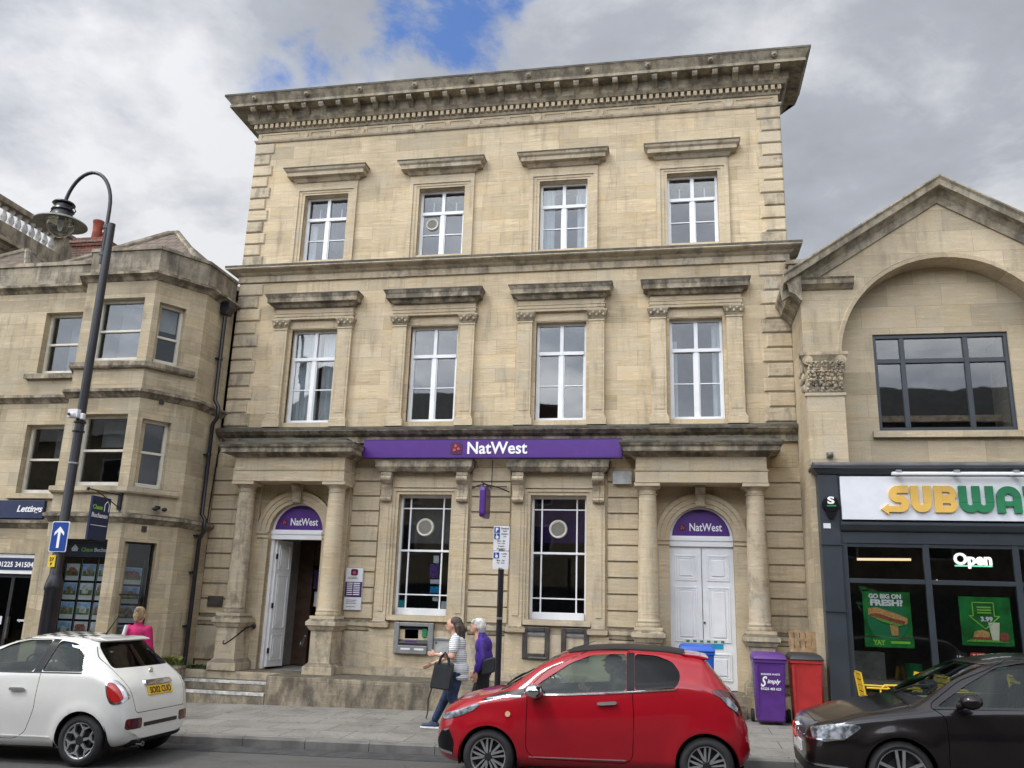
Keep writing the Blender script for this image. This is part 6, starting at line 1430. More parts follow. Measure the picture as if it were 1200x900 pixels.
for rg in BOTH:
    patch('window_pillar', [(1.557, 1.045), (1.602, 1.42), (1.698, 1.415), (1.658, 1.047)], 'y', [rg], 'gloss_black', .003, -.02, r=.003)
    patch('tail_light', [(2.53, .985), (2.63, .965), (2.73, .88), (2.79, .76), (2.74, .70), (2.64, .70), (2.58, .80)], 'y', [(-1.2, -.40)] if rg[0] < 0 else [(.40, 1.2)], 'chrome', .006, -.03, r=.04)
    patch('tail_light_lens', [(2.56, .955), (2.63, .935), (2.705, .86), (2.755, .76), (2.725, .725), (2.65, .725), (2.60, .80)], 'y', [(-1.2, -.45)] if rg[0] < 0 else [(.45, 1.2)], 'tail_red', .012, -.03, r=.04)
    patch('door_handle', [(1.30, .84), (1.31, .865), (1.50, .865), (1.52, .85), (1.50, .835), (1.32, .83)], 'y', [rg], 'alloy', .032, .012, r=.01)
    y0, y1 = (-.66, -.40) if rg[0] < 0 else (.40, .66)
    patch('reflector', [(y0, .41), (y1, .41), (y1, .53), (y0, .53)], 'x', [(2.5, 3.0)], 'tail_dark', .004, -.010, r=.04)
    patch('belt_trim', [(.45, 1.025), (2.21, 1.035), (2.21, 1.05), (.45, 1.04)], 'y', [rg], 'black_trim', .004, -.01, r=.002)
    patch('sill_crease', [(.45, .31), (1.9, .31), (1.9, .322), (.45, .322)], 'y', [rg], 'white_car_paint', .008, -.01, r=.002)
patch('window_surround', [(-.56, 1.03), (-.50, 1.03), (-.42, 1.31), (-.46, 1.31)], 'x', [(2.1, 2.9)], 'gloss_black', .002, -.02) if 0 else None
patch('bumper_slot', [(-.36, .42), (.36, .42), (.36, .465), (-.36, .465)], 'x', [(2.6, 3.0)], 'black_trim', .004, -.03, r=.01)
patch('diffuser', [(-.60, .15), (.60, .15), (.52, .285), (-.52, .285)], 'x', [(2.6, 3.0)], 'black_trim', .012, -.03, r=.01)
patch('plate_handle', [(-.29, .89), (.29, .89), (.27, .945), (-.27, .945)], 'x', [(2.5, 3)], 'chrome', .030, -.01, r=.025)
patch('chequered_roof_decal', [(.95, -.44), (.95, .44), (2.0, .42), (2.0, -.42)], 'z', [(1.2, 1.7)], 'chequer_decal', .003, -.008, r=.06)
q = MB(); q.prism([(2.02, 1.445), (2.18, 1.44), (2.275, 1.415), (2.28, 1.398), (2.20, 1.395), (2.12, 1.40)], -.46, .46); q.build('roof_spoiler', 'white_car_paint', white, bevel=.014, smooth=50)
q = MB(); q.tube([(1.97, -.05, 1.47), (2.13, -.05, 1.71)], [.012, .004]); q.lathe((1.97, -.05, 1.42), [(.03, 0), (.02, .03)], 12); q.build('aerial', 'black_trim', white)
q = MB(); q.lathe((2.63, 0, 1.03), [(0, 0), (.045, 0), (.045, .012), (0, .014)], 20, 'x'); q.build('emblem', 'chrome', white, smooth=40)
# number plate lettering, set on the slope of the tailgate
zt_ = lambda z: min((abs(wc.F_['zt'](x)-z), x) for x in [2.4+.005*i for i in range(90)])[1]
xa, xb = zt_(.77)+.014, zt_(.875)+.014
q = MB(); q.add([(xa-.006, -.26, .77), (xa, -.26, .77), (xb, -.26, .875), (xb-.006, -.26, .875), (xa-.006, .26, .77), (xa, .26, .77), (xb, .26, .875), (xb-.006, .26, .875)], [(0, 1, 2, 3), (7, 6, 5, 4), (0, 4, 5, 1), (1, 5, 6, 2), (2, 6, 7, 3), (3, 7, 4, 0)]); pl_ = q.build('plate', 'plate_yellow', white)
q = MB(); addtext(q, 'SO02 CUO', 0, 0, 0, width=.45, height=.075, bold=.014, align='CENTER', ext=.002, fx=lambda u, w, d: (xa+(xb-xa)*((w+.015)/.105)+.004+d*.5, u, .785+w)); q.build('lettering', 'black', pl_)
q = MB(); q.ell((.56, -.86, 1.0), (.10, .10, .08)); q.ell((.56, .86, 1.0), (.10, .10, .08)); q.build('mirror_cap', 'white_car_paint', white, smooth=60)
q = MB(); q.lathe((2.80, -.38, .23), [(.028, 0), (.03, .08), (.02, .08), (.02, 0)], 14, 'x'); q.build('exhaust', 'chrome', white, smooth=40)
# --- dark brown hatchback
go_sp = dict(seams=[([(-.74, -.50), (-.74, .50), (-.45, .66), (.16, .74), (.16, -.74), (-.45, -.66)], .6, 1.3, 'z')], W=1.79, R=.315, RA=.35, rim=.235, wb=2.63, gz=.17, cowl=.25, belt=.96, tail=3.40, seat=1.42, roofz=1.46, wheel_y=.37, sh=.05, rs=.05,
    zt=[(-.86, .58), (-.84, .68), (-.76, .755), (-.55, .83), (-.25, .91), (.04, .96), (.17, .985), (.26, 1.025), (.66, 1.27), (1.02, 1.405), (1.55, 1.46), (2.4, 1.445), (2.9, 1.38), (2.98, 1.34), (3.15, 1.12), (3.28, .96), (3.36, .80), (3.40, .62), (3.405, .45)],
    zb=[(-.86, .26), (-.78, .20), (0, .17), (2.9, .18), (3.3, .25), (3.405, .32)],
    zs=[(-.86, .52), (-.75, .68), (-.55, .77), (-.2, .84), (.2, .88), (.5, .905), (1.5, .93), (2.6, .97), (3.0, .96), (3.2, .86), (3.405, .42)],
    w=[(-.86, .50), (-.845, .60), (-.80, .69), (-.68, .79), (-.45, .86), (0, .89), (.5, .895), (2.8, .895), (3.1, .86), (3.3, .78), (3.38, .68), (3.405, .58)],
    wt=[(-.86, .42), (-.75, .60), (-.4, .72), (.1, .73), (.32, .68), (.72, .60), (1.2, .575), (2.4, .56), (2.9, .54), (3.1, .62), (3.3, .64), (3.405, .5)],
    cr=[(-.86, .03), (-.3, .035), (.2, .035), (.6, .04), (1.2, .05), (2.9, .05), (3.2, .03), (3.405, .03)],
    side_windows=[[(.40, .955), (.75, 1.17), (1.05, 1.33), (1.32, 1.38), (1.82, 1.385), (1.80, .975)], [(1.88, .98), (1.90, 1.385), (2.35, 1.37), (2.70, 1.27), (2.80, 1.10), (2.74, 1.0)]], rear_tint='car_glass_dark',
    windscreen=([(-.66, 1.02), (.66, 1.02), (.545, 1.36), (-.545, 1.36)], (0.05, 1.25)), rear_window=([(-.55, 1.06), (.55, 1.06), (.48, 1.32), (-.48, 1.32)], (2.7, 3.6)),
    gaps=[[(.46, .86), (.44, .36), (.55, .26), (1.70, .26), (1.84, .34), (1.85, .9), (1.86, 1.42), (1.22, 1.412), (.68, 1.20), (.36, .985), (.34, .94)]])
golf, patch, gc = makecar('dark_hatchback', 'dark brown hatchback before the sandwich shop with a red ribbon on its nose', 'brown_car_paint', go_sp, None, spk_golf)
place(golf, 2.19, -5.47)
for rg in BOTH:
    s0, s1 = rg
    patch('window_pillar', [(1.802, .975), (1.822, 1.39), (1.898, 1.39), (1.878, .98)], 'y', [rg], 'gloss_black', .003, -.02, r=.003)
    a, b = (-1.2, -.42) if s0 < 0 else (.42, 1.2)
    patch('headlight', [(-.80, .60), (-.80, .70), (-.62, .755), (-.40, .765), (-.34, .74), (-.42, .68), (-.52, .615), (-.70, .585)], 'y', [(a, b)], 'lens_clear', .006, -.02, r=.025)
    patch('headlight_trim', [(-.84, .588), (-.52, .608), (-.50, .622), (-.84, .604)], 'y', [(a, b)], 'chrome', .010, -.01, r=.003)
    patch('bumper_trim', [(-.85, .345), (-.50, .335), (-.50, .352), (-.85, .362)], 'y', [(-1.2, -.30) if s0 < 0 else (.30, 1.2)], 'chrome', .008, -.01, r=.003)
    patch('lower_intake', [(-.84, .22), (-.55, .22), (-.60, .33), (-.84, .34)], 'y', [(-1.2, -.40) if s0 < 0 else (.40, 1.2)], 'black_trim', .004, -.03, r=.02)
    patch('door_handle', [(1.52, .80), (1.54, .825), (1.72, .83), (1.74, .81), (1.72, .795)], 'y', [rg], 'brown_car_paint', .030, .010, r=.01)
    patch('window_trim', [(.36, .935), (2.78, .965), (2.78, .978), (.40, .950)], 'y', [rg], 'black_trim', .006, -.01, r=.002)
patch('upper_grille', [(-.44, .585), (.44, .585), (.42, .675), (-.42, .675)], 'x', [(-1, -.5)], 'black_trim', .004, -.03, r=.01)
patch('grille_trim', [(-.44, .598), (.44, .598), (.44, .612), (-.44, .612)], 'x', [(-1, -.5)], 'chrome', .010, -.01, r=.002)
patch('lower_grille', [(-.5, .22), (.5, .22), (.5, .36), (-.5, .36)], 'x', [(-1, -.5)], 'black_trim', .004, -.03, r=.01)
patch('plate', [(-.26, .42), (.26, .42), (.26, .53), (-.26, .53)], 'x', [(-1, -.5)], 'plate_white', .014, -.01, r=.005)
q = MB(); q.lathe((-.875, 0, .64), [(0, -.006), (.055, -.006), (.06, 0), (.06, .03), (0, .03)], 24, 'x'); q.build('emblem', 'chrome', golf, smooth=40)
q = MB(); q.tube([(-.89, -.03, .68), (-.905, .0, .62), (-.885, .02, .52)], .012, 6); q.tube([(-.89, .03, .68), (-.905, .0, .62), (-.885, -.04, .54)], .012, 6); q.build('red_ribbon', 'tag_red', golf)
q = MB(); q.ell((.66, -1.0, 1.03), (.11, .115, .075)); q.tube([(.58, -.86, .96), (.64, -.96, 1.0)], .03); q.build('mirror_cap', 'brown_car_paint', golf, smooth=60)
q = MB(); q.ell((.80, 1.0, 1.03), (.11, .115, .075)); q.tube([(.72, .86, .96), (.78, .96, 1.0)], .03); q.build('mirror_cap', 'brown_car_paint', golf, smooth=60)
q = MB(); q.tube([(.22, .15, 1.01), (.36, -.1, 1.10), (.43, -.38, 1.13)], .009); q.build('wiper', 'black_trim', golf)
q = MB(); q.box(.40, .56, -.2, 0, .985, .992); q.build('parking_ticket', 'paper', golf)

# ------------------------------------------------------------------ street furniture
lp = thing('street_lamp', (-9.47, -3.9, 0), 'tall dark swan neck street lamp with a wide grey shade at the left', 'street lamp')
z0 = pz(-9.47, -3.9)
q = MB(); q.lathe((-9.47, -3.9, z0), [(.14, 0), (.14, .05), (.12, .08), (.12, 1.9), (.135, 1.93), (.135, 1.98), (.10, 2.12), (.085, 2.16), (.085, 2.2), (.075, 2.22), (.07, 5), (.065, 8.08-z0), (0, 8.09-z0)], 24); q.build('post', 'black_iron', lp, smooth=35)
q = MB(); pts = [(-9.56, -3.9, 7.35), (-9.56, -3.9, 8.35)]
for i in range(1, 19): a = math.radians(180*i/18); pts.append((-10.02+.46*math.cos(a), -3.9, 8.38+.72*math.sin(a)))
pts[-1] = (-10.48, -3.9, 8.42)
q.tube(pts, .032, 12); q.box(-9.60, -9.44, -3.94, -3.86, 7.5, 7.56); q.box(-9.60, -9.44, -3.94, -3.86, 8.0, 8.06); q.build('swan_neck', 'black_iron', lp, smooth=50)
q = MB(); q.lathe((-10.48, -3.9, 0), [(0, 8.56), (.08, 8.56), (.17, 8.54), (.19, 8.51), (.13, 8.49), (.13, 8.44), (.17, 8.42), (.19, 8.38), (.16, 8.36), (.18, 8.28), (.20, 8.24), (.20, 8.20)], 28); q.tube([(-10.66, -3.9, 8.28), (-10.74, -3.9, 8.36), (-10.70, -3.9, 8.43), (-10.6, -3.9, 8.42)], .012, 8); q.tube([(-10.30, -3.9, 8.28), (-10.22, -3.9, 8.36), (-10.26, -3.9, 8.43), (-10.36, -3.9, 8.42)], .012, 8); q.build('lantern_cap', 'black_iron', lp, smooth=35)
q = MB(); q.lathe((-10.48, -3.9, 0), [(.18, 8.25), (.30, 8.22), (.43, 8.15), (.435, 8.13), (.42, 8.125), (.29, 8.195), (.16, 8.22)], 40); q.build('shade', 'lamp_grey', lp, smooth=50)
q = MB(); q.lathe((-10.48, -3.9, 0), [(.24, 8.19), (.245, 8.15), (.22, 8.06), (.15, 7.96), (.06, 7.90), (0, 7.89)], 28); q.build('lamp_glass', 'lamp_glass', lp, smooth=60)
q = MB(); q.lathe((-10.48, -3.9, 0), [(.05, 8.2), (.05, 8.10), (.03, 8.02), (0, 8.0)], 14); q.build('lamp_bulb', 'letter_white', lp, smooth=60)
q = MB()
for z in (4.55, 4.4): q.lathe((-9.47, -3.9, z), [(.072, 0), (.095, .005), (.095, .03), (.072, .035)], 18)
q.build('band', 'black_iron', lp)
q = MB(); q.lathe((-9.47, -3.9, 3.88), [(.072, 0), (.085, .005), (.085, .03), (.072, .035)], 18); q.build('band', 'steel', lp)
cm = thing('traffic_camera', (-9.47, -4.0, 4.66), 'small white camera strapped to the street lamp post', 'camera')
q = MB(); q.box(-9.60, -9.42, -4.06, -3.97, 4.62, 4.76); q.box(-9.40, -9.34, -4.02, -3.95, 4.60, 4.70); q.ell((-9.50, -4.07, 4.66), (.05, .05, .05)); q.build('housing', 'sign_white', cm, bevel=.01)
q = MB(); q.lathe((-9.52, -4.12, 4.66), [(0, -.01), (.025, -.01), (.025, .02), (0, .02)], 12, 'y'); q.build('lens', 'black', cm)
sg1 = thing('direction_sign', (-9.43, -4.0, 2.7), 'blue plate with a white upward arrow on the street lamp post', 'sign')
q = MB(); q.prism(rrect(-9.585, -9.285, 2.49, 2.96, .02), -4.0, -3.99); q.build('panel', 'letter_white', sg1)
q = MB(); q.prism(rrect(-9.573, -9.297, 2.502, 2.948, .02), -4.006, -4.001); q.build('panel_face', 'sign_blue', sg1)
q = MB(); q.prism([(-9.457, 2.55), (-9.413, 2.55), (-9.413, 2.80), (-9.35, 2.74), (-9.35, 2.79), (-9.435, 2.88), (-9.52, 2.79), (-9.52, 2.74), (-9.457, 2.80)], -4.010, -4.0061); q.build('arrow', 'letter_white', sg1)
sg2 = thing('lamp_number_plate', (-9.50, -4.0, 2.36), 'small yellow number plate below the blue arrow sign on the lamp post', 'sign')
q = MB(); q.box(-9.56, -9.44, -4.0, -3.99, 2.26, 2.44); q.build('panel', 'sign_yellow', sg2); text('lettering', '27', -9.50, -4.003, 2.35, 'black', sg2, width=.075, bold=.02, align='CENTER', ext=.001); text('lettering', 'P', -9.50, -4.003, 2.28, 'black', sg2, width=.03, bold=.02, align='CENTER', ext=.001)
ps = thing('parking_sign', (-2.40, -3.9, 0), 'black pole with two grey disabled parking plates on the pavement behind the red car', 'sign')
q = MB(); q.tube([(-2.40, -3.9, pz(-2.4, -3.9)-.02), (-2.40, -3.9, 2.98)], .042, 18); q.build('pole', 'black_iron', ps, smooth=50)
q = MB(); q.lathe((-2.40, -3.9, 1.7), [(.0425, 0), (.046, .002), (.046, .03), (.0425, .032)], 18); q.build('band', 'steel', ps)
for (a, b, ln) in ((2.645, 2.985, 8), (2.385, 2.63, 5)):
    q = MB(); q.prism(rrect(-2.515, -2.285, a, b, .015), -3.952, -3.945); pn = q.build('plate', 'sign_white', ps)
    q = MB(); bl = [(b-.095, b-.015)] if ln < 6 else [(b-.095, b-.015), (b-.185, b-.105)]
    for (u, v) in bl: q.box(-2.505, -2.425, -3.956, -3.9521, u, v)
    q.build('blue_panel', 'sign_blue', ps)
    if ln > 6: text('lettering', 'P', -2.465, -3.958, b-.083, 'letter_white', ps, height=.056, bold=.03, align='CENTER', ext=.001)
    zz = b-(.175 if ln > 6 else .085); q = MB(); q.lathe((-2.462, -3.957, zz+.018), [(.016, -.001), (.022, -.001), (.022, .0), (.016, .0)], 14, 'y'); q.box(-2.474, -2.467, -3.958, -3.9562, zz+.018, zz+.05); q.lathe((-2.470, -3.957, zz+.059), [(0, -.001), (.007, -.001), (.007, 0)], 10, 'y'); q.box(-2.467, -2.447, -3.958, -3.9562, zz+.016, zz+.022); q.build('wheelchair_symbol', 'letter_white', ps)
    t_ = MB(); rows = (('Disabled', 'badge', 'holders', 'only') if ln > 6 else ('Loading', 'only'))
    for i, s_ in enumerate(rows): addtext(t_, s_, -2.35, -3.953, b-.045-.038*i, height=.024, bold=.02, align='CENTER', ext=.001)
    for i, s_ in enumerate((('Mon - Sat', '8 am - 6 pm', '3 hours', 'No return') if ln > 6 else ('Mon - Sat', '8 am - 6 pm'))): addtext(t_, s_, -2.40, -3.953, b-(.22 if ln > 6 else .135)-.036*i, height=.022, bold=.02, align='CENTER', ext=.001)
    t_.prism([(-2.43, a+.012), (-2.415, a+.022), (-2.415, a+.016), (-2.37, a+.016), (-2.37, a+.008), (-2.415, a+.008), (-2.415, a+.002)], -3.955, -3.9525)
    t_.build('lettering', 'black', ps)
# wheelie bins
def bin_(name, label, x0, x1, yf, z0, h, mat, lid, d=.55):
    t = thing(name, ((x0+x1)/2, yf+d/2, z0), label, 'bin'); w = x1-x0; ins = .045
    q = MB(); zt = z0+h*.90
    B = [(x0+ins, yf+.09, z0+.05), (x1-ins, yf+.09, z0+.05), (x1-ins, yf+d-.1, z0+.05), (x0+ins, yf+d-.1, z0+.05)]; T_ = [(x0+.015, yf+.02, zt), (x1-.015, yf+.02, zt), (x1-.015, yf+d-.02, zt), (x0+.015, yf+d-.02, zt)]
    q.add(B+T_, [(0, 3, 2, 1), (4, 5, 6, 7), (0, 1, 5, 4), (1, 2, 6, 5), (2, 3, 7, 6), (3, 0, 4, 7)])
    q.build('body', mat, t, bevel=.025, smooth=50)
    hh_ = zt-.06-(z0+.12)
    for fx_ in (.12, .88):
        q = MB(); xx = x0+w*fx_; yb_ = yf+.083; q.add([(xx-.012, yf+.072, z0+.14), (xx+.012, yf+.072, z0+.14), (xx+.012, yf+.014, zt-.07), (xx-.012, yf+.014, zt-.07), (xx-.012, yf+.10, z0+.14), (xx+.012, yf+.10, z0+.14), (xx+.012, yf+.04, zt-.07), (xx-.012, yf+.04, zt-.07)], [(0, 1, 2, 3), (7, 6, 5, 4), (0, 4, 5, 1), (1, 5, 6, 2), (2, 6, 7, 3), (3, 7, 4, 0)]); q.build('rib', mat, t, bevel=.004)
    q = MB(); q.mbox([(0, zt-.045), (.012, zt-.04), (.012, zt), (0, zt+.002)], x0+.012, x1-.012, yf+.017, yf+d-.01); q.build('rim', mat, t, bevel=.004)
    q = MB(); q.add([(x0-.005, yf-.01, zt+.004), (x1+.005, yf-.01, zt+.004), (x1+.005, yf+d+.02, zt+.004), (x0-.005, yf+d+.02, zt+.004), (x0-.005, yf-.01, zt+.03), (x1+.005, yf-.01, zt+.03), (x1+.005, yf+d+.02, zt+.06), (x0-.005, yf+d+.02, zt+.06), (x0+.04, yf+.04, z0+h-.02), (x1-.04, yf+.04, z0+h-.02), (x1-.04, yf+d-.03, z0+h), (x0+.04, yf+d-.03, z0+h)],
        [(0, 3, 2, 1), (0, 1, 5, 4), (1, 2, 6, 5), (2, 3, 7, 6), (3, 0, 4, 7), (4, 5, 9, 8), (5, 6, 10, 9), (6, 7, 11, 10), (7, 4, 8, 11), (8, 9, 10, 11)]); q.build('lid', lid, t, bevel=.015, smooth=50)
    q = MB(); q.tube([(x0+.05, yf+d+.05, zt-.02), (x1-.05, yf+d+.05, zt-.02)], .016); q.build('handle', mat, t)
    for s_ in (x0+.0, x1-.0): q = MB(); q.lathe((s_, yf+d-.06, z0+.10), [(0, -.025), (.09, -.025), (.10, -.015), (.10, .015), (.09, .025), (0, .025)], 24, 'x'); q.build('wheel', 'rubber', t, smooth=40)
    return t
pb = bin_('wheelie_bin', 'purple wheelie bin with white Simply lettering right of the white double door', 1.19, 1.69, -1.62, pz(1.4, -1.6), 1.07, 'bin_purple', 'bin_purple')
rb = bin_('wheelie_bin', 'red wheelie bin with a black lid beside the dark shopfront', 1.745, 2.24, -1.60, pz(2, -1.6), 1.07, 'bin_red', 'bin_lid_black')
bb = bin_('wheelie_bin', 'bright blue wheelie bin standing in front of the white double door', .06, .62, -1.50, pz(.3, -1.5), 1.17, 'bin_blue', 'bin_blue')
fy = lambda z: -1.625+.085*(1.15-z)/.9
zb = pz(1.4, -1.6)
t_ = MB(); F_ = lambda x, z: (lambda u, w, d: (x+u, fy(z+w)-.006-d*.4, z+w))
addtext(t_, 'BUSINESS WASTE', 0, 0, 0, width=.28, align='CENTER', bold=.02, ext=.002, fx=F_(1.44, zb+.74)); addtext(t_, 'imply', 0, 0, 0, width=.20, align='CENTER', bold=.03, ext=.002, shear=.3, fx=F_(1.49, zb+.60)); addtext(t_, '01225 483 623', 0, 0, 0, width=.30, align='CENTER', bold=.02, ext=.002, fx=F_(1.44, zb+.52)); addtext(t_, 'S', 0, 0, 0, width=.10, height=.16, align='CENTER', bold=.03, ext=.002, shear=.4, fx=F_(1.34, zb+.565)); t_.build('lettering', 'letter_white', pb)
tr = thing('pallet_fence', (2.05, -.75, 0), 'short piece of weathered wooden fencing leaning behind the red bin', 'fence')
for i in range(5): q = MB(); a = 1.84+.088*i; q.box(a, a+.07, -.82, -.80, pz(2, -.8), 1.62+.02*(i % 2)); q.build('slat', 'pallet_wood', tr)
q = MB(); q.box(1.83, 2.26, -.80, -.77, 1.40, 1.47); q.box(1.83, 2.26, -.80, -.77, .5, .57); q.build('rail', 'pallet_wood', tr)
# yellow chairs
def chair():
    t = thing('cafe_chair', (0, 0, 0), 'yellow metal cafe armchair nearest the grey pilaster outside the sandwich shop', 'chair', 'yellow chairs outside the sandwich shop'); OFFS[t.name] = Vector((0, 0, 0))
    for s_ in (-1, 1):
        q = MB(); q.tube([(.46, s_*.25, 0), (.44, s_*.25, .60), (.38, s_*.25, .66), (.0, s_*.25, .665)], .014, 8); q.build('leg', 'yellow_metal', t, smooth=50)
        q = MB(); q.tube([(.06, s_*.23, 0), (.0, s_*.23, .45), (-.06, s_*.22, .84)], .014, 8); q.build('leg', 'yellow_metal', t, smooth=50)
        q = MB(); q.tube([(.42, s_*.22, .44), (.02, s_*.22, .44)], .012, 8); q.build('seat_rail', 'yellow_metal', t)
    q = MB()
    for i in range(6): q.box(.03+.07*i, .085+.07*i, -.22, .22, .445, .455)
    q.build('seat', 'yellow_metal', t)
    q = MB()
    for i in range(4): z = .52+.082*i; q.prism([(-.005-.013*i, z), (.009-.013*i, z), (-.002-.013*i, z+.062), (-.017-.013*i, z+.062)], -.21, .21)
    q.prism([(-.062, .84), (-.047, .84), (-.05, .87), (-.066, .87)], -.22, .22); q.build('backrest', 'yellow_metal', t)
    return t
ch0 = chair()
def copy_tree(o, parent=None):
    c = o.copy(); C.objects.link(c)
    if parent: c.parent = parent
    for k in [x for x in bpy.data.objects if x.parent == o]: copy_tree(k, c)
    return c
for i, (x, y, a) in enumerate(((2.68, -2.15, 0), (3.44, -2.1, 188), (3.72, -2.5, 8), (4.75, -2.2, 0))):
    o = ch0 if i == 0 else copy_tree(ch0); o.location = (x, y, pz(x, y)); o.rotation_euler.z = math.radians(a)
    o['label'] = ['yellow metal cafe armchair nearest the grey pilaster outside the sandwich shop', 'yellow armchair turned towards the one by the grey pilaster', 'yellow armchair closest to the kerb, seen through the dark car windscreen', 'yellow armchair seen through the side window of the dark car'][i]
# planter and weeds
pt = thing('stone_planter', (-9.0, -1.05, .27), 'low stone planter with yellowish plants on the step by the downpipe', 'planter')
q = MB(); q.mbox([(.0, .271), (.0, .60), (.02, .61), (.02, .66)], -9.20, -8.82, -1.19, -.95); q.build('trough', 'plinth_stone', pt, bevel=.01)
def leaves(name, mat, parent, spots, n, h, seed, w=.02, spread=.12):
    r = random.Random(seed); q = MB()
    for _ in range(n):
        cx, cy, cz = r.choice(spots); cx += r.uniform(-spread, spread); cy += r.uniform(-.05, .05)
        a = r.uniform(0, 2*PI); t = r.uniform(.1, .7); L = h*r.uniform(.5, 1.1); d = Vector((math.cos(a)*math.sin(t), math.sin(a)*math.sin(t), math.cos(t))); s_ = d.cross(Vector((0, 0, 1))).normalized()*w*r.uniform(.6, 1.2)
        b = Vector((cx, cy, cz)); m1 = b+d*L*.55; e_ = b+d*L+Vector((math.cos(a), math.sin(a), -.4))*L*.2
        q.add([b-s_*.3, b+s_*.3, m1+s_, m1-s_, e_], [(0, 1, 2, 3), (3, 2, 4)])
    return q.build(name, mat, parent)
leaves('foliage', 'plant_yellow', pt, [(-9.1, -1.07, .66), (-8.95, -1.07, .66)], 120, .2, 2); leaves('foliage', 'plant_green', pt, [(-9.1, -1.07, .66), (-8.92, -1.07, .66)], 60, .14, 5)
wd = leaves('weeds', 'plant_green', None, [(-8.95+.1*i, -.45, .57) for i in range(5)], 260, .10, 8, .014); wd['kind'] = 'stuff'; wd['label'] = 'low green weeds growing along the foot of the wall beside the left portico'
wd['category'] = 'weeds'

# ------------------------------------------------------------------ people
def blob(name, mat, parent, parts, vox=.012, sm=4, fac=.6):
    mb = MB()
    for p in parts:
        if p[0] == 'c': mb.cap(*p[1:])
        elif p[0] == 'e': mb.ell(*p[1:])
        elif p[0] == 'b': mb.add(p[1], p[2])
    off = OFFS.get(parent.name, Vector()); me = bpy.data.meshes.new(name); me.from_pydata([tuple(v) for v in mb.v], [], mb.f)
    bm = bmesh.new(); bm.from_mesh(me); bmesh.ops.recalc_face_normals(bm, faces=bm.faces); bm.to_mesh(me); bm.free()
    o = tmpobj(me); r = o.modifiers.new('r', 'REMESH'); r.mode = 'VOXEL'; r.voxel_size = vox
    s_ = o.modifiers.new('s', 'SMOOTH'); s_.iterations = sm; s_.factor = fac
    m2 = ev(o); bpy.data.objects.remove(o); m2.name = name; m2.materials.clear(); m2.materials.append(MATS[mat])
    m2.polygons.foreach_set('use_smooth', [True]*len(m2.polygons)); o = bpy.data.objects.new(name, m2); C.objects.link(o); o.parent = parent; return o
def hand(w, d, side, L=.17, curl=.6):
    # w wrist, d direction of the forearm, side = thumb direction
    w, d, side = Vector(w), Vector(d).normalized(), Vector(side).normalized(); nrm = d.cross(side).normalized(); out_ = []
    palm = w+d*.05; out_.append(('e', palm, (.036, .016, .048), Matrix((side, nrm, d)).transposed()))
    for i, (s_, l_) in enumerate(((.030, .072), (.010, .082), (-.010, .076), (-.029, .060))):
        a = w+d*.085+side*s_; b = a+d*l_*.5+nrm*.008*curl; c = b+(d*(1-curl*.6)+nrm*curl).normalized()*l_*.5
        out_ += [('c', a-d*.03, b, .0095, .009), ('c', b, c, .009, .0075)]
    a = w+d*.03+side*.03; b = a+(side+d*.8).normalized()*.035; out_ += [('c', a, b, .011, .010), ('c', b, b+(d+side*.2).normalized()*.028, .010, .008)]
    return out_
def headparts(c, k=1.0, face=-1, tilt=0):
    # face: direction of x the person looks towards
    cx, cy, cz = c; f = face
    return [('e', (cx, cy, cz), (.098*k, .076*k, .108*k)), ('e', (cx+f*.035, cy, cz-.05), (.058*k, .056*k, .065*k)), ('e', (cx+f*.055, cy, cz-.088), (.026, .026, .022)),
            ('c', (cx+f*.082, cy, cz+.015), (cx+f*.112, cy, cz-.022), .010, .014), ('e', (cx+f*.085, cy, cz-.058), (.018, .026, .010)), ('e', (cx+f*.083, cy, cz-.070), (.016, .022, .009)),
            ('e', (cx+f*.078, cy, cz+.028), (.018, .05, .012)), ('e', (cx-f*.012, cy-.078, cz-.01), (.022, .010, .032)), ('e', (cx-f*.012, cy+.078, cz-.01), (.022, .010, .032)), ('c', (cx-f*.02, cy, cz-.06), (cx-f*.035, cy, cz-.19), .052, .058)]
def eyes(parent, c, face=-1):
    q = MB()
    for s_ in (-1, 1): q.ell((c[0]+face*.086, c[1]+s_*.032, c[2]+.006), (.010, .012, .008), nu=10, nv=6)
    q.build('eyes', 'black', parent, noff=True)
# woman in the striped top, walking left
g_ = pz(-3.3, -3.15)
w1 = thing('person', (-3.22, -3.15, g_), 'woman with long brown hair in a striped top and jeans carrying a big black bag', 'person'); 
hd = (-.03, 0, 1.47)
LH, RH = (-.45, .10, .83), (-.30, -.20, 1.02)
body = headparts(hd)+[('c', (.02, 0, 1.30), (.05, 0, 1.36), .06, .055), ('e', (.05, 0, 1.18), (.115, .165, .16)), ('e', (.06, 0, 1.02), (.12, .155, .17)), ('e', (.07, 0, .87), (.135, .17, .14)),
    ('c', (.07, .08, .84), (-.10, .09, .47), .10, .062), ('c', (-.10, .09, .47), (-.27, .09, .09), .058, .036), ('c', (.07, -.08, .84), (.02, -.08, .46), .10, .062), ('c', (.02, -.08, .46), (.22, -.08, .13), .058, .038),
    ('c', (-.27, .09, .06), (-.42, .09, .035), .04, .03), ('c', (.22, -.08, .10), (.11, -.08, .03), .036, .03),
    ('c', (.05, .18, 1.27), (-.05, .22, 1.04), .048, .040), ('c', (-.05, .22, 1.04), (-.34, .12, .90), .038, .026),
    ('c', (.05, -.17, 1.27), (.04, -.25, 1.03), .050, .043), ('c', (.04, -.25, 1.03), (-.20, -.21, 1.05), .040, .027)]
body += hand((-.35, .115, .895), (-1, -.1, -.45), (0, -.5, 1), curl=.3)+hand((-.21, -.21, 1.05), (-1, 0, .05), (0, 0, 1), curl=.9)
OFFS[w1.name] = Vector((0, 0, 0))
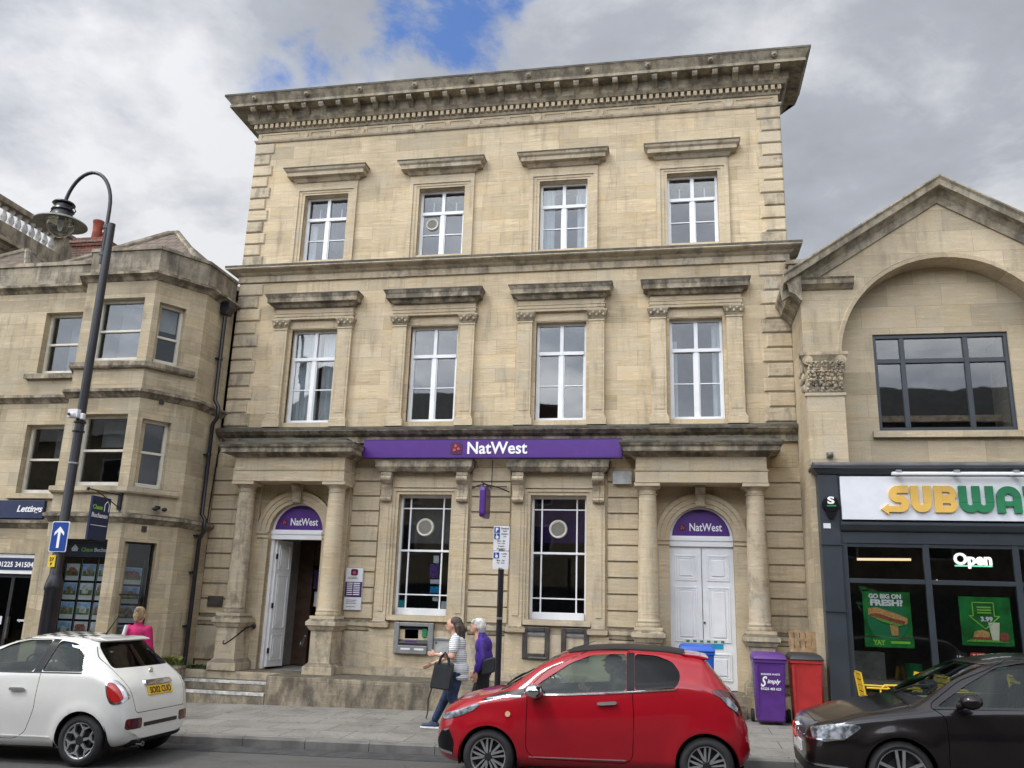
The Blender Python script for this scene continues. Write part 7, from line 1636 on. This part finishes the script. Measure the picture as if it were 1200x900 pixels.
bo = blob('body', 'skin', w1, body, .011, 3, .5); eyes(w1, hd)
blob('hair', 'hair_brown', w1, [('e', (.010, 0, 1.50), (.105, .088, .095)), ('e', (.065, 0, 1.43), (.072, .09, .12)), ('c', (.09, 0, 1.42), (.11, 0, 1.25), .075, .05), ('c', (.06, -.07, 1.45), (.09, -.06, 1.27), .035, .03), ('c', (.06, .07, 1.45), (.09, .06, 1.27), .035, .03)], .012, 3)
blob('striped_top', 'striped_cloth', w1, [('e', (.05, 0, 1.19), (.130, .18, .155)), ('c', (.05, -.15, 1.27), (.045, -.22, 1.13), .072, .070), ('c', (.05, .15, 1.27), (.0, .20, 1.13), .072, .070), ('e', (.06, 0, 1.02), (.140, .175, .18)), ('e', (.075, 0, .84), (.165, .195, .15)), ('e', (.09, 0, .74), (.16, .19, .07)), ('c', (.045, 0, 1.30), (.045, 0, 1.31), .085, .08)], .012, 3)
blob('jeans', 'denim', w1, [('e', (.07, 0, .84), (.15, .18, .13)), ('c', (.07, .08, .80), (-.10, .09, .47), .115, .077), ('c', (-.10, .09, .47), (-.26, .09, .13), .073, .055), ('c', (.07, -.08, .80), (.02, -.08, .46), .115, .077), ('c', (.02, -.08, .46), (.21, -.08, .17), .073, .055)], .012, 3)
for (c, dx) in (((-.27, .09), -1), ((.22, -.08), -1)):
    zt_o = 0 if dx and c[0] < 0 else .035
    s_ = blob('shoe', 'shoe_navy', w1, [('c', (c[0]+.03, c[1], .05+zt_o), (c[0]-.16, c[1], .035+zt_o*.3), .045, .036), ('e', (c[0]-.02, c[1], .075+zt_o), (.06, .042, .045))], .010, 2)
    q = MB(); q.prism([(c[0]+.08, 0.0+zt_o*1.4), (c[0]-.20, 0.0), (c[0]-.21, .022), (c[0]+.08, .028+zt_o*1.4)], c[1]-.042, c[1]+.042); q.build('sole', 'shoe_sole', s_, bevel=.006, noff=True)
OFFS[w1.name] = Vector((-3.22, -3.15, g_))
b1 = thing('tote_bag', (-3.42, -3.4, g_+.9), 'large black tote bag hanging from the arm of the woman in stripes', 'bag')
def L3(x, y, z): return (-3.22+x, -3.15+y, g_+z)
q = MB(); q.add([L3(*p) for p in [(-.25, -.36, .60), (.05, -.36, .57), (.05, -.26, .57), (-.25, -.26, .60), (-.20, -.33, .96), (.09, -.33, .94), (.09, -.27, .94), (-.20, -.27, .96)]], [(0, 3, 2, 1), (4, 5, 6, 7), (0, 1, 5, 4), (1, 2, 6, 5), (2, 3, 7, 6), (3, 0, 4, 7)]); q.build('bag_body', 'bag_black', b1, bevel=.02, smooth=50)
for yy in (-.335, -.265): q = MB(); q.tube([L3(-.14, yy, .94), L3(-.11, yy, 1.03), L3(-.06, -.27, 1.09), L3(-.01, yy, 1.03), L3(.02, yy, .93)], .014, 6); q.build('handle', 'bag_black', b1, smooth=50)
q = MB(); q.tube([L3(-.22, -.30, .62), L3(-.27, -.31, .45), L3(-.27, -.30, .27), L3(-.29, -.30, .18)], .010, 6); q.build('strap', 'bag_black', b1, smooth=50)
q = MB(); q.lathe(L3(-.14, -.21, 1.05), [(.034, -.012), (.037, 0), (.034, .012)], 14, 'x'); o = q.build('wristwatch', 'letter_white', w1)
q = MB(); q.box(*[v for v in (L3(-.03, 0, 0)[0], L3(.06, 0, 0)[0])], -3.15-.31, -3.15-.24, g_+.66, g_+.96); o = q.build('brown_bag', 'leather_tan', None, bevel=.02); tag(o, 'small brown leather bag tucked behind the black tote bag of the woman in stripes', 'bag')
# older woman in the purple coat
g2 = pz(-2.95, -2.65)
w2 = thing('person', (-2.90, -2.65, g2), 'older woman with short white hair in a purple jacket walking behind the woman in stripes', 'person'); OFFS[w2.name] = Vector((0, 0, 0))
hd = (-.10, 0, 1.43)
body = headparts(hd, .97)+[('c', (-.05, 0, 1.27), (-.01, 0, 1.32), .055, .05), ('e', (.02, 0, 1.14), (.115, .16, .16)), ('e', (.03, 0, .99), (.115, .15, .16)), ('e', (.03, 0, .84), (.13, .16, .13)),
    ('c', (.03, .08, .82), (-.08, .08, .45), .095, .06), ('c', (-.08, .08, .45), (-.12, .08, .09), .055, .036), ('c', (.03, -.08, .82), (.06, -.08, .45), .095, .06), ('c', (.06, -.08, .45), (.24, -.08, .13), .055, .036), ('c', (-.12, .08, .06), (-.25, .08, .035), .036, .03), ('c', (.24, -.08, .1), (.14, -.08, .03), .036, .03),
    ('c', (.02, -.17, 1.22), (.07, -.22, .98), .045, .038), ('c', (.07, -.22, .98), (-.03, -.22, .78), .036, .026), ('c', (.02, .17, 1.22), (-.02, .22, .98), .045, .038), ('c', (-.02, .22, .98), (-.14, .2, .80), .036, .026)]
body += hand((-.035, -.22, .775), (-.15, 0, -1), (-1, 0, 0), curl=.4)+hand((-.145, .2, .795), (-.4, 0, -1), (-1, 0, 0), curl=.4)
blob('body', 'skin', w2, body, .011, 3, .5); eyes(w2, hd)
blob('hair', 'hair_white', w2, [('e', (-.065, 0, 1.475), (.11, .09, .09)), ('e', (-.035, 0, 1.43), (.09, .092, .085)), ('e', (-.02, 0, 1.38), (.06, .07, .06))]+[('e', (-.07+.08*math.cos(a), .07*math.sin(a*1.7), 1.50+.035*math.sin(a)), (.035, .03, .025)) for a in [i*.8 for i in range(8)]], .011, 2)
blob('jacket', 'cloth_purple', w2, [('e', (.02, 0, 1.15), (.135, .18, .155)), ('e', (.03, 0, .98), (.14, .175, .18)), ('e', (.03, 0, .83), (.15, .185, .12)), ('c', (.0, 0, 1.25), (-.02, 0, 1.30), .09, .072), ('c', (.02, -.15, 1.22), (.07, -.22, .98), .065, .058), ('c', (.07, -.22, .98), (-.02, -.22, .81), .056, .045), ('c', (.02, .15, 1.22), (-.02, .22, .98), .065, .058), ('c', (-.02, .22, .98), (-.12, .2, .83), .056, .045), ('e', (-.03, 0, .76), (.10, .17, .05))], .012, 3)
blob('trousers', 'cloth_black', w2, [('e', (.03, 0, .80), (.14, .17, .12)), ('c', (.03, .08, .78), (-.08, .08, .45), .115, .085), ('c', (-.08, .08, .45), (-.12, .08, .12), .08, .07), ('c', (.03, -.08, .78), (.06, -.08, .45), .115, .085), ('c', (.06, -.08, .45), (.22, -.08, .17), .08, .07)], .012, 3)
for c in ((-.12, .08, 0), (.24, -.08, .04)): blob('shoe', 'cloth_black', w2, [('c', (c[0]+.03, c[1], .045+c[2]), (c[0]-.15, c[1], .04+c[2]*.3), .045, .036)], .010, 2)
OFFS[w2.name] = Vector((-2.90, -2.65, g2))
b2_ = thing('shoulder_bag', (-2.72, -2.9, g2+.8), 'black shoulder bag hanging behind the hip of the woman in the purple jacket', 'bag')
def L4(x, y, z): return (-2.90+x, -2.65+y, g2+z)
q = MB(); q.prism([(-2.90+a, g2+b) for a, b in rounded([(.06, .74), (.28, .80), (.26, 1.02), (.08, .96)], .05)], -2.65-.33, -2.65-.25); q.build('bag_body', 'bag_black', b2_, bevel=.02, smooth=50)
q = MB(); q.tube([L4(.10, -.28, .95), L4(.10, -.24, 1.15), L4(.02, -.16, 1.285), L4(.02, -.05, 1.30)], .012, 6); q.build('strap', 'bag_black', b2_)
# person in pink by the bay window, seen from behind
g3 = pz(-8.25, -3.4)
w3 = thing('person', (-8.22, -3.45, g3), 'person with tied up fair hair in a bright pink jacket facing the estate agent window', 'person'); OFFS[w3.name] = Vector((0, 0, 0))
def rot(p): return p
body = [('e', (0, 0, 1.56), (.076, .098, .108)), ('e', (-.012, .035, 1.51), (.056, .058, .065)), ('c', (-.02, .08, 1.575), (-.025, .105, 1.54), .01, .014), ('e', (-.01, .085, 1.5), (.026, .018, .01)), ('e', (-.078, 0, 1.55), (.01, .022, .032)), ('e', (.078, 0, 1.55), (.01, .022, .032)), ('c', (0, -.01, 1.5), (0, -.02, 1.38), .052, .058),
    ('e', (0, 0, 1.25), (.17, .11, .16)), ('e', (0, 0, 1.08), (.155, .11, .16)), ('e', (0, 0, .92), (.17, .125, .13)), ('c', (.08, 0, .88), (.09, .02, .48), .10, .062), ('c', (.09, .02, .48), (.09, 0, .08), .058, .036), ('c', (-.08, 0, .88), (-.09, .02, .48), .10, .062), ('c', (-.09, .02, .48), (-.09, 0, .08), .058, .036), ('c', (.09, 0, .05), (.09, .15, .03), .04, .03), ('c', (-.09, 0, .05), (-.09, .15, .03), .04, .03),
    ('c', (.18, 0, 1.34), (.22, .02, 1.08), .048, .040), ('c', (.22, .02, 1.08), (.16, .2, .98), .038, .026), ('c', (-.18, 0, 1.34), (-.23, .0, 1.08), .048, .040), ('c', (-.23, 0, 1.08), (-.24, .08, .84), .038, .026)]+hand((.16, .2, .98), (-.4, 1, -.1), (0, 0, 1))+hand((-.24, .08, .84), (0, .2, -1), (0, 1, 0))
blob('body', 'skin', w3, body, .012, 3, .5); q = MB(); [q.ell((s_*.03-.01, .092, 1.565), (.012, .01, .008), nu=8, nv=6) for s_ in (-1, 1)]; q.build('eyes', 'black', w3, noff=True)
blob('hair', 'hair_blonde', w3, [('e', (0, -.018, 1.59), (.088, .095, .095)), ('e', (0, -.045, 1.55), (.085, .07, .09)), ('e', (.01, -.075, 1.64), (.05, .05, .045)), ('e', (0, -.07, 1.49), (.05, .04, .05))], .011, 2)
blob('pink_jacket', 'cloth_pink', w3, [('e', (0, 0, 1.27), (.185, .13, .155)), ('e', (0, 0, 1.10), (.175, .13, .18)), ('e', (0, 0, .94), (.185, .14, .13)), ('c', (0, -.01, 1.37), (0, -.01, 1.41), .09, .07), ('c', (.17, 0, 1.34), (.22, .02, 1.08), .068, .058), ('c', (.22, .02, 1.08), (.17, .18, .99), .055, .045), ('c', (-.17, 0, 1.34), (-.23, 0, 1.08), .068, .058), ('c', (-.23, 0, 1.08), (-.24, .07, .88), .055, .045)], .012, 3)
q = MB(); q.tube([(-.12, -.13, 1.40), (-.14, -.145, 1.27), (-.14, -.14, 1.1)], .028, 8); q.build('white_panel', 'cloth_white', w3, smooth=50, noff=True)
blob('trousers', 'denim', w3, [('e', (0, 0, .9), (.18, .135, .12)), ('c', (.08, 0, .86), (.09, .02, .48), .115, .078), ('c', (.09, .02, .48), (.09, 0, .1), .075, .055), ('c', (-.08, 0, .86), (-.09, .02, .48), .115, .078), ('c', (-.09, .02, .48), (-.09, 0, .1), .075, .055)], .013, 3)
for s_ in (-1, 1): blob('shoe', 'black_trim', w3, [('c', (s_*.09, -.03, .045), (s_*.09, .17, .04), .045, .038)], .011, 2)
# driver of the red car (sits on the side away from the camera's left)
w4 = thing('person', (-.72, -5.45, slope(-.7)), 'driver in dark clothes and a cap seated inside the red car', 'person'); OFFS[w4.name] = Vector((0, 0, 0))
hd = (-.02, .30, 1.22)
body = headparts(hd, .95)+[('e', (.05, .30, .92), (.12, .19, .17)), ('e', (.04, .30, .72), (.13, .17, .16)), ('c', (.0, .38, .60), (-.42, .38, .62), .085, .06), ('c', (.0, .22, .60), (-.42, .22, .62), .085, .06), ('c', (-.42, .38, .62), (-.60, .38, .33), .055, .04), ('c', (-.42, .22, .62), (-.60, .22, .33), .055, .04), ('c', (.03, .48, 1.0), (-.12, .50, .82), .05, .04), ('c', (-.12, .50, .82), (-.30, .44, .93), .04, .03), ('c', (.03, .12, 1.0), (-.12, .12, .82), .05, .04), ('c', (-.12, .12, .82), (-.30, .18, .93), .04, .03)]+hand((-.30, .44, .93), (-1, -.2, .3), (0, -.4, 1), curl=.9)+hand((-.30, .18, .93), (-1, .2, .3), (0, .4, 1), curl=.9)
blob('body', 'skin', w4, body, .013, 3, .5); eyes(w4, hd)
blob('jacket', 'cloth_black', w4, [('e', (.05, .30, .92), (.14, .21, .18)), ('e', (.04, .30, .72), (.145, .19, .17)), ('c', (.03, .47, 1.0), (-.12, .50, .82), .065, .055), ('c', (-.12, .50, .82), (-.27, .45, .91), .052, .042), ('c', (.03, .13, 1.0), (-.12, .12, .82), .065, .055), ('c', (-.12, .12, .82), (-.27, .17, .91), .052, .042), ('c', (.02, .30, 1.05), (.01, .30, 1.08), .09, .07)], .013, 3)
blob('cap', 'cloth_black', w4, [('e', (-.01, .30, 1.285), (.105, .088, .055)), ('e', (-.10, .30, 1.262), (.07, .06, .012))], .010, 2)
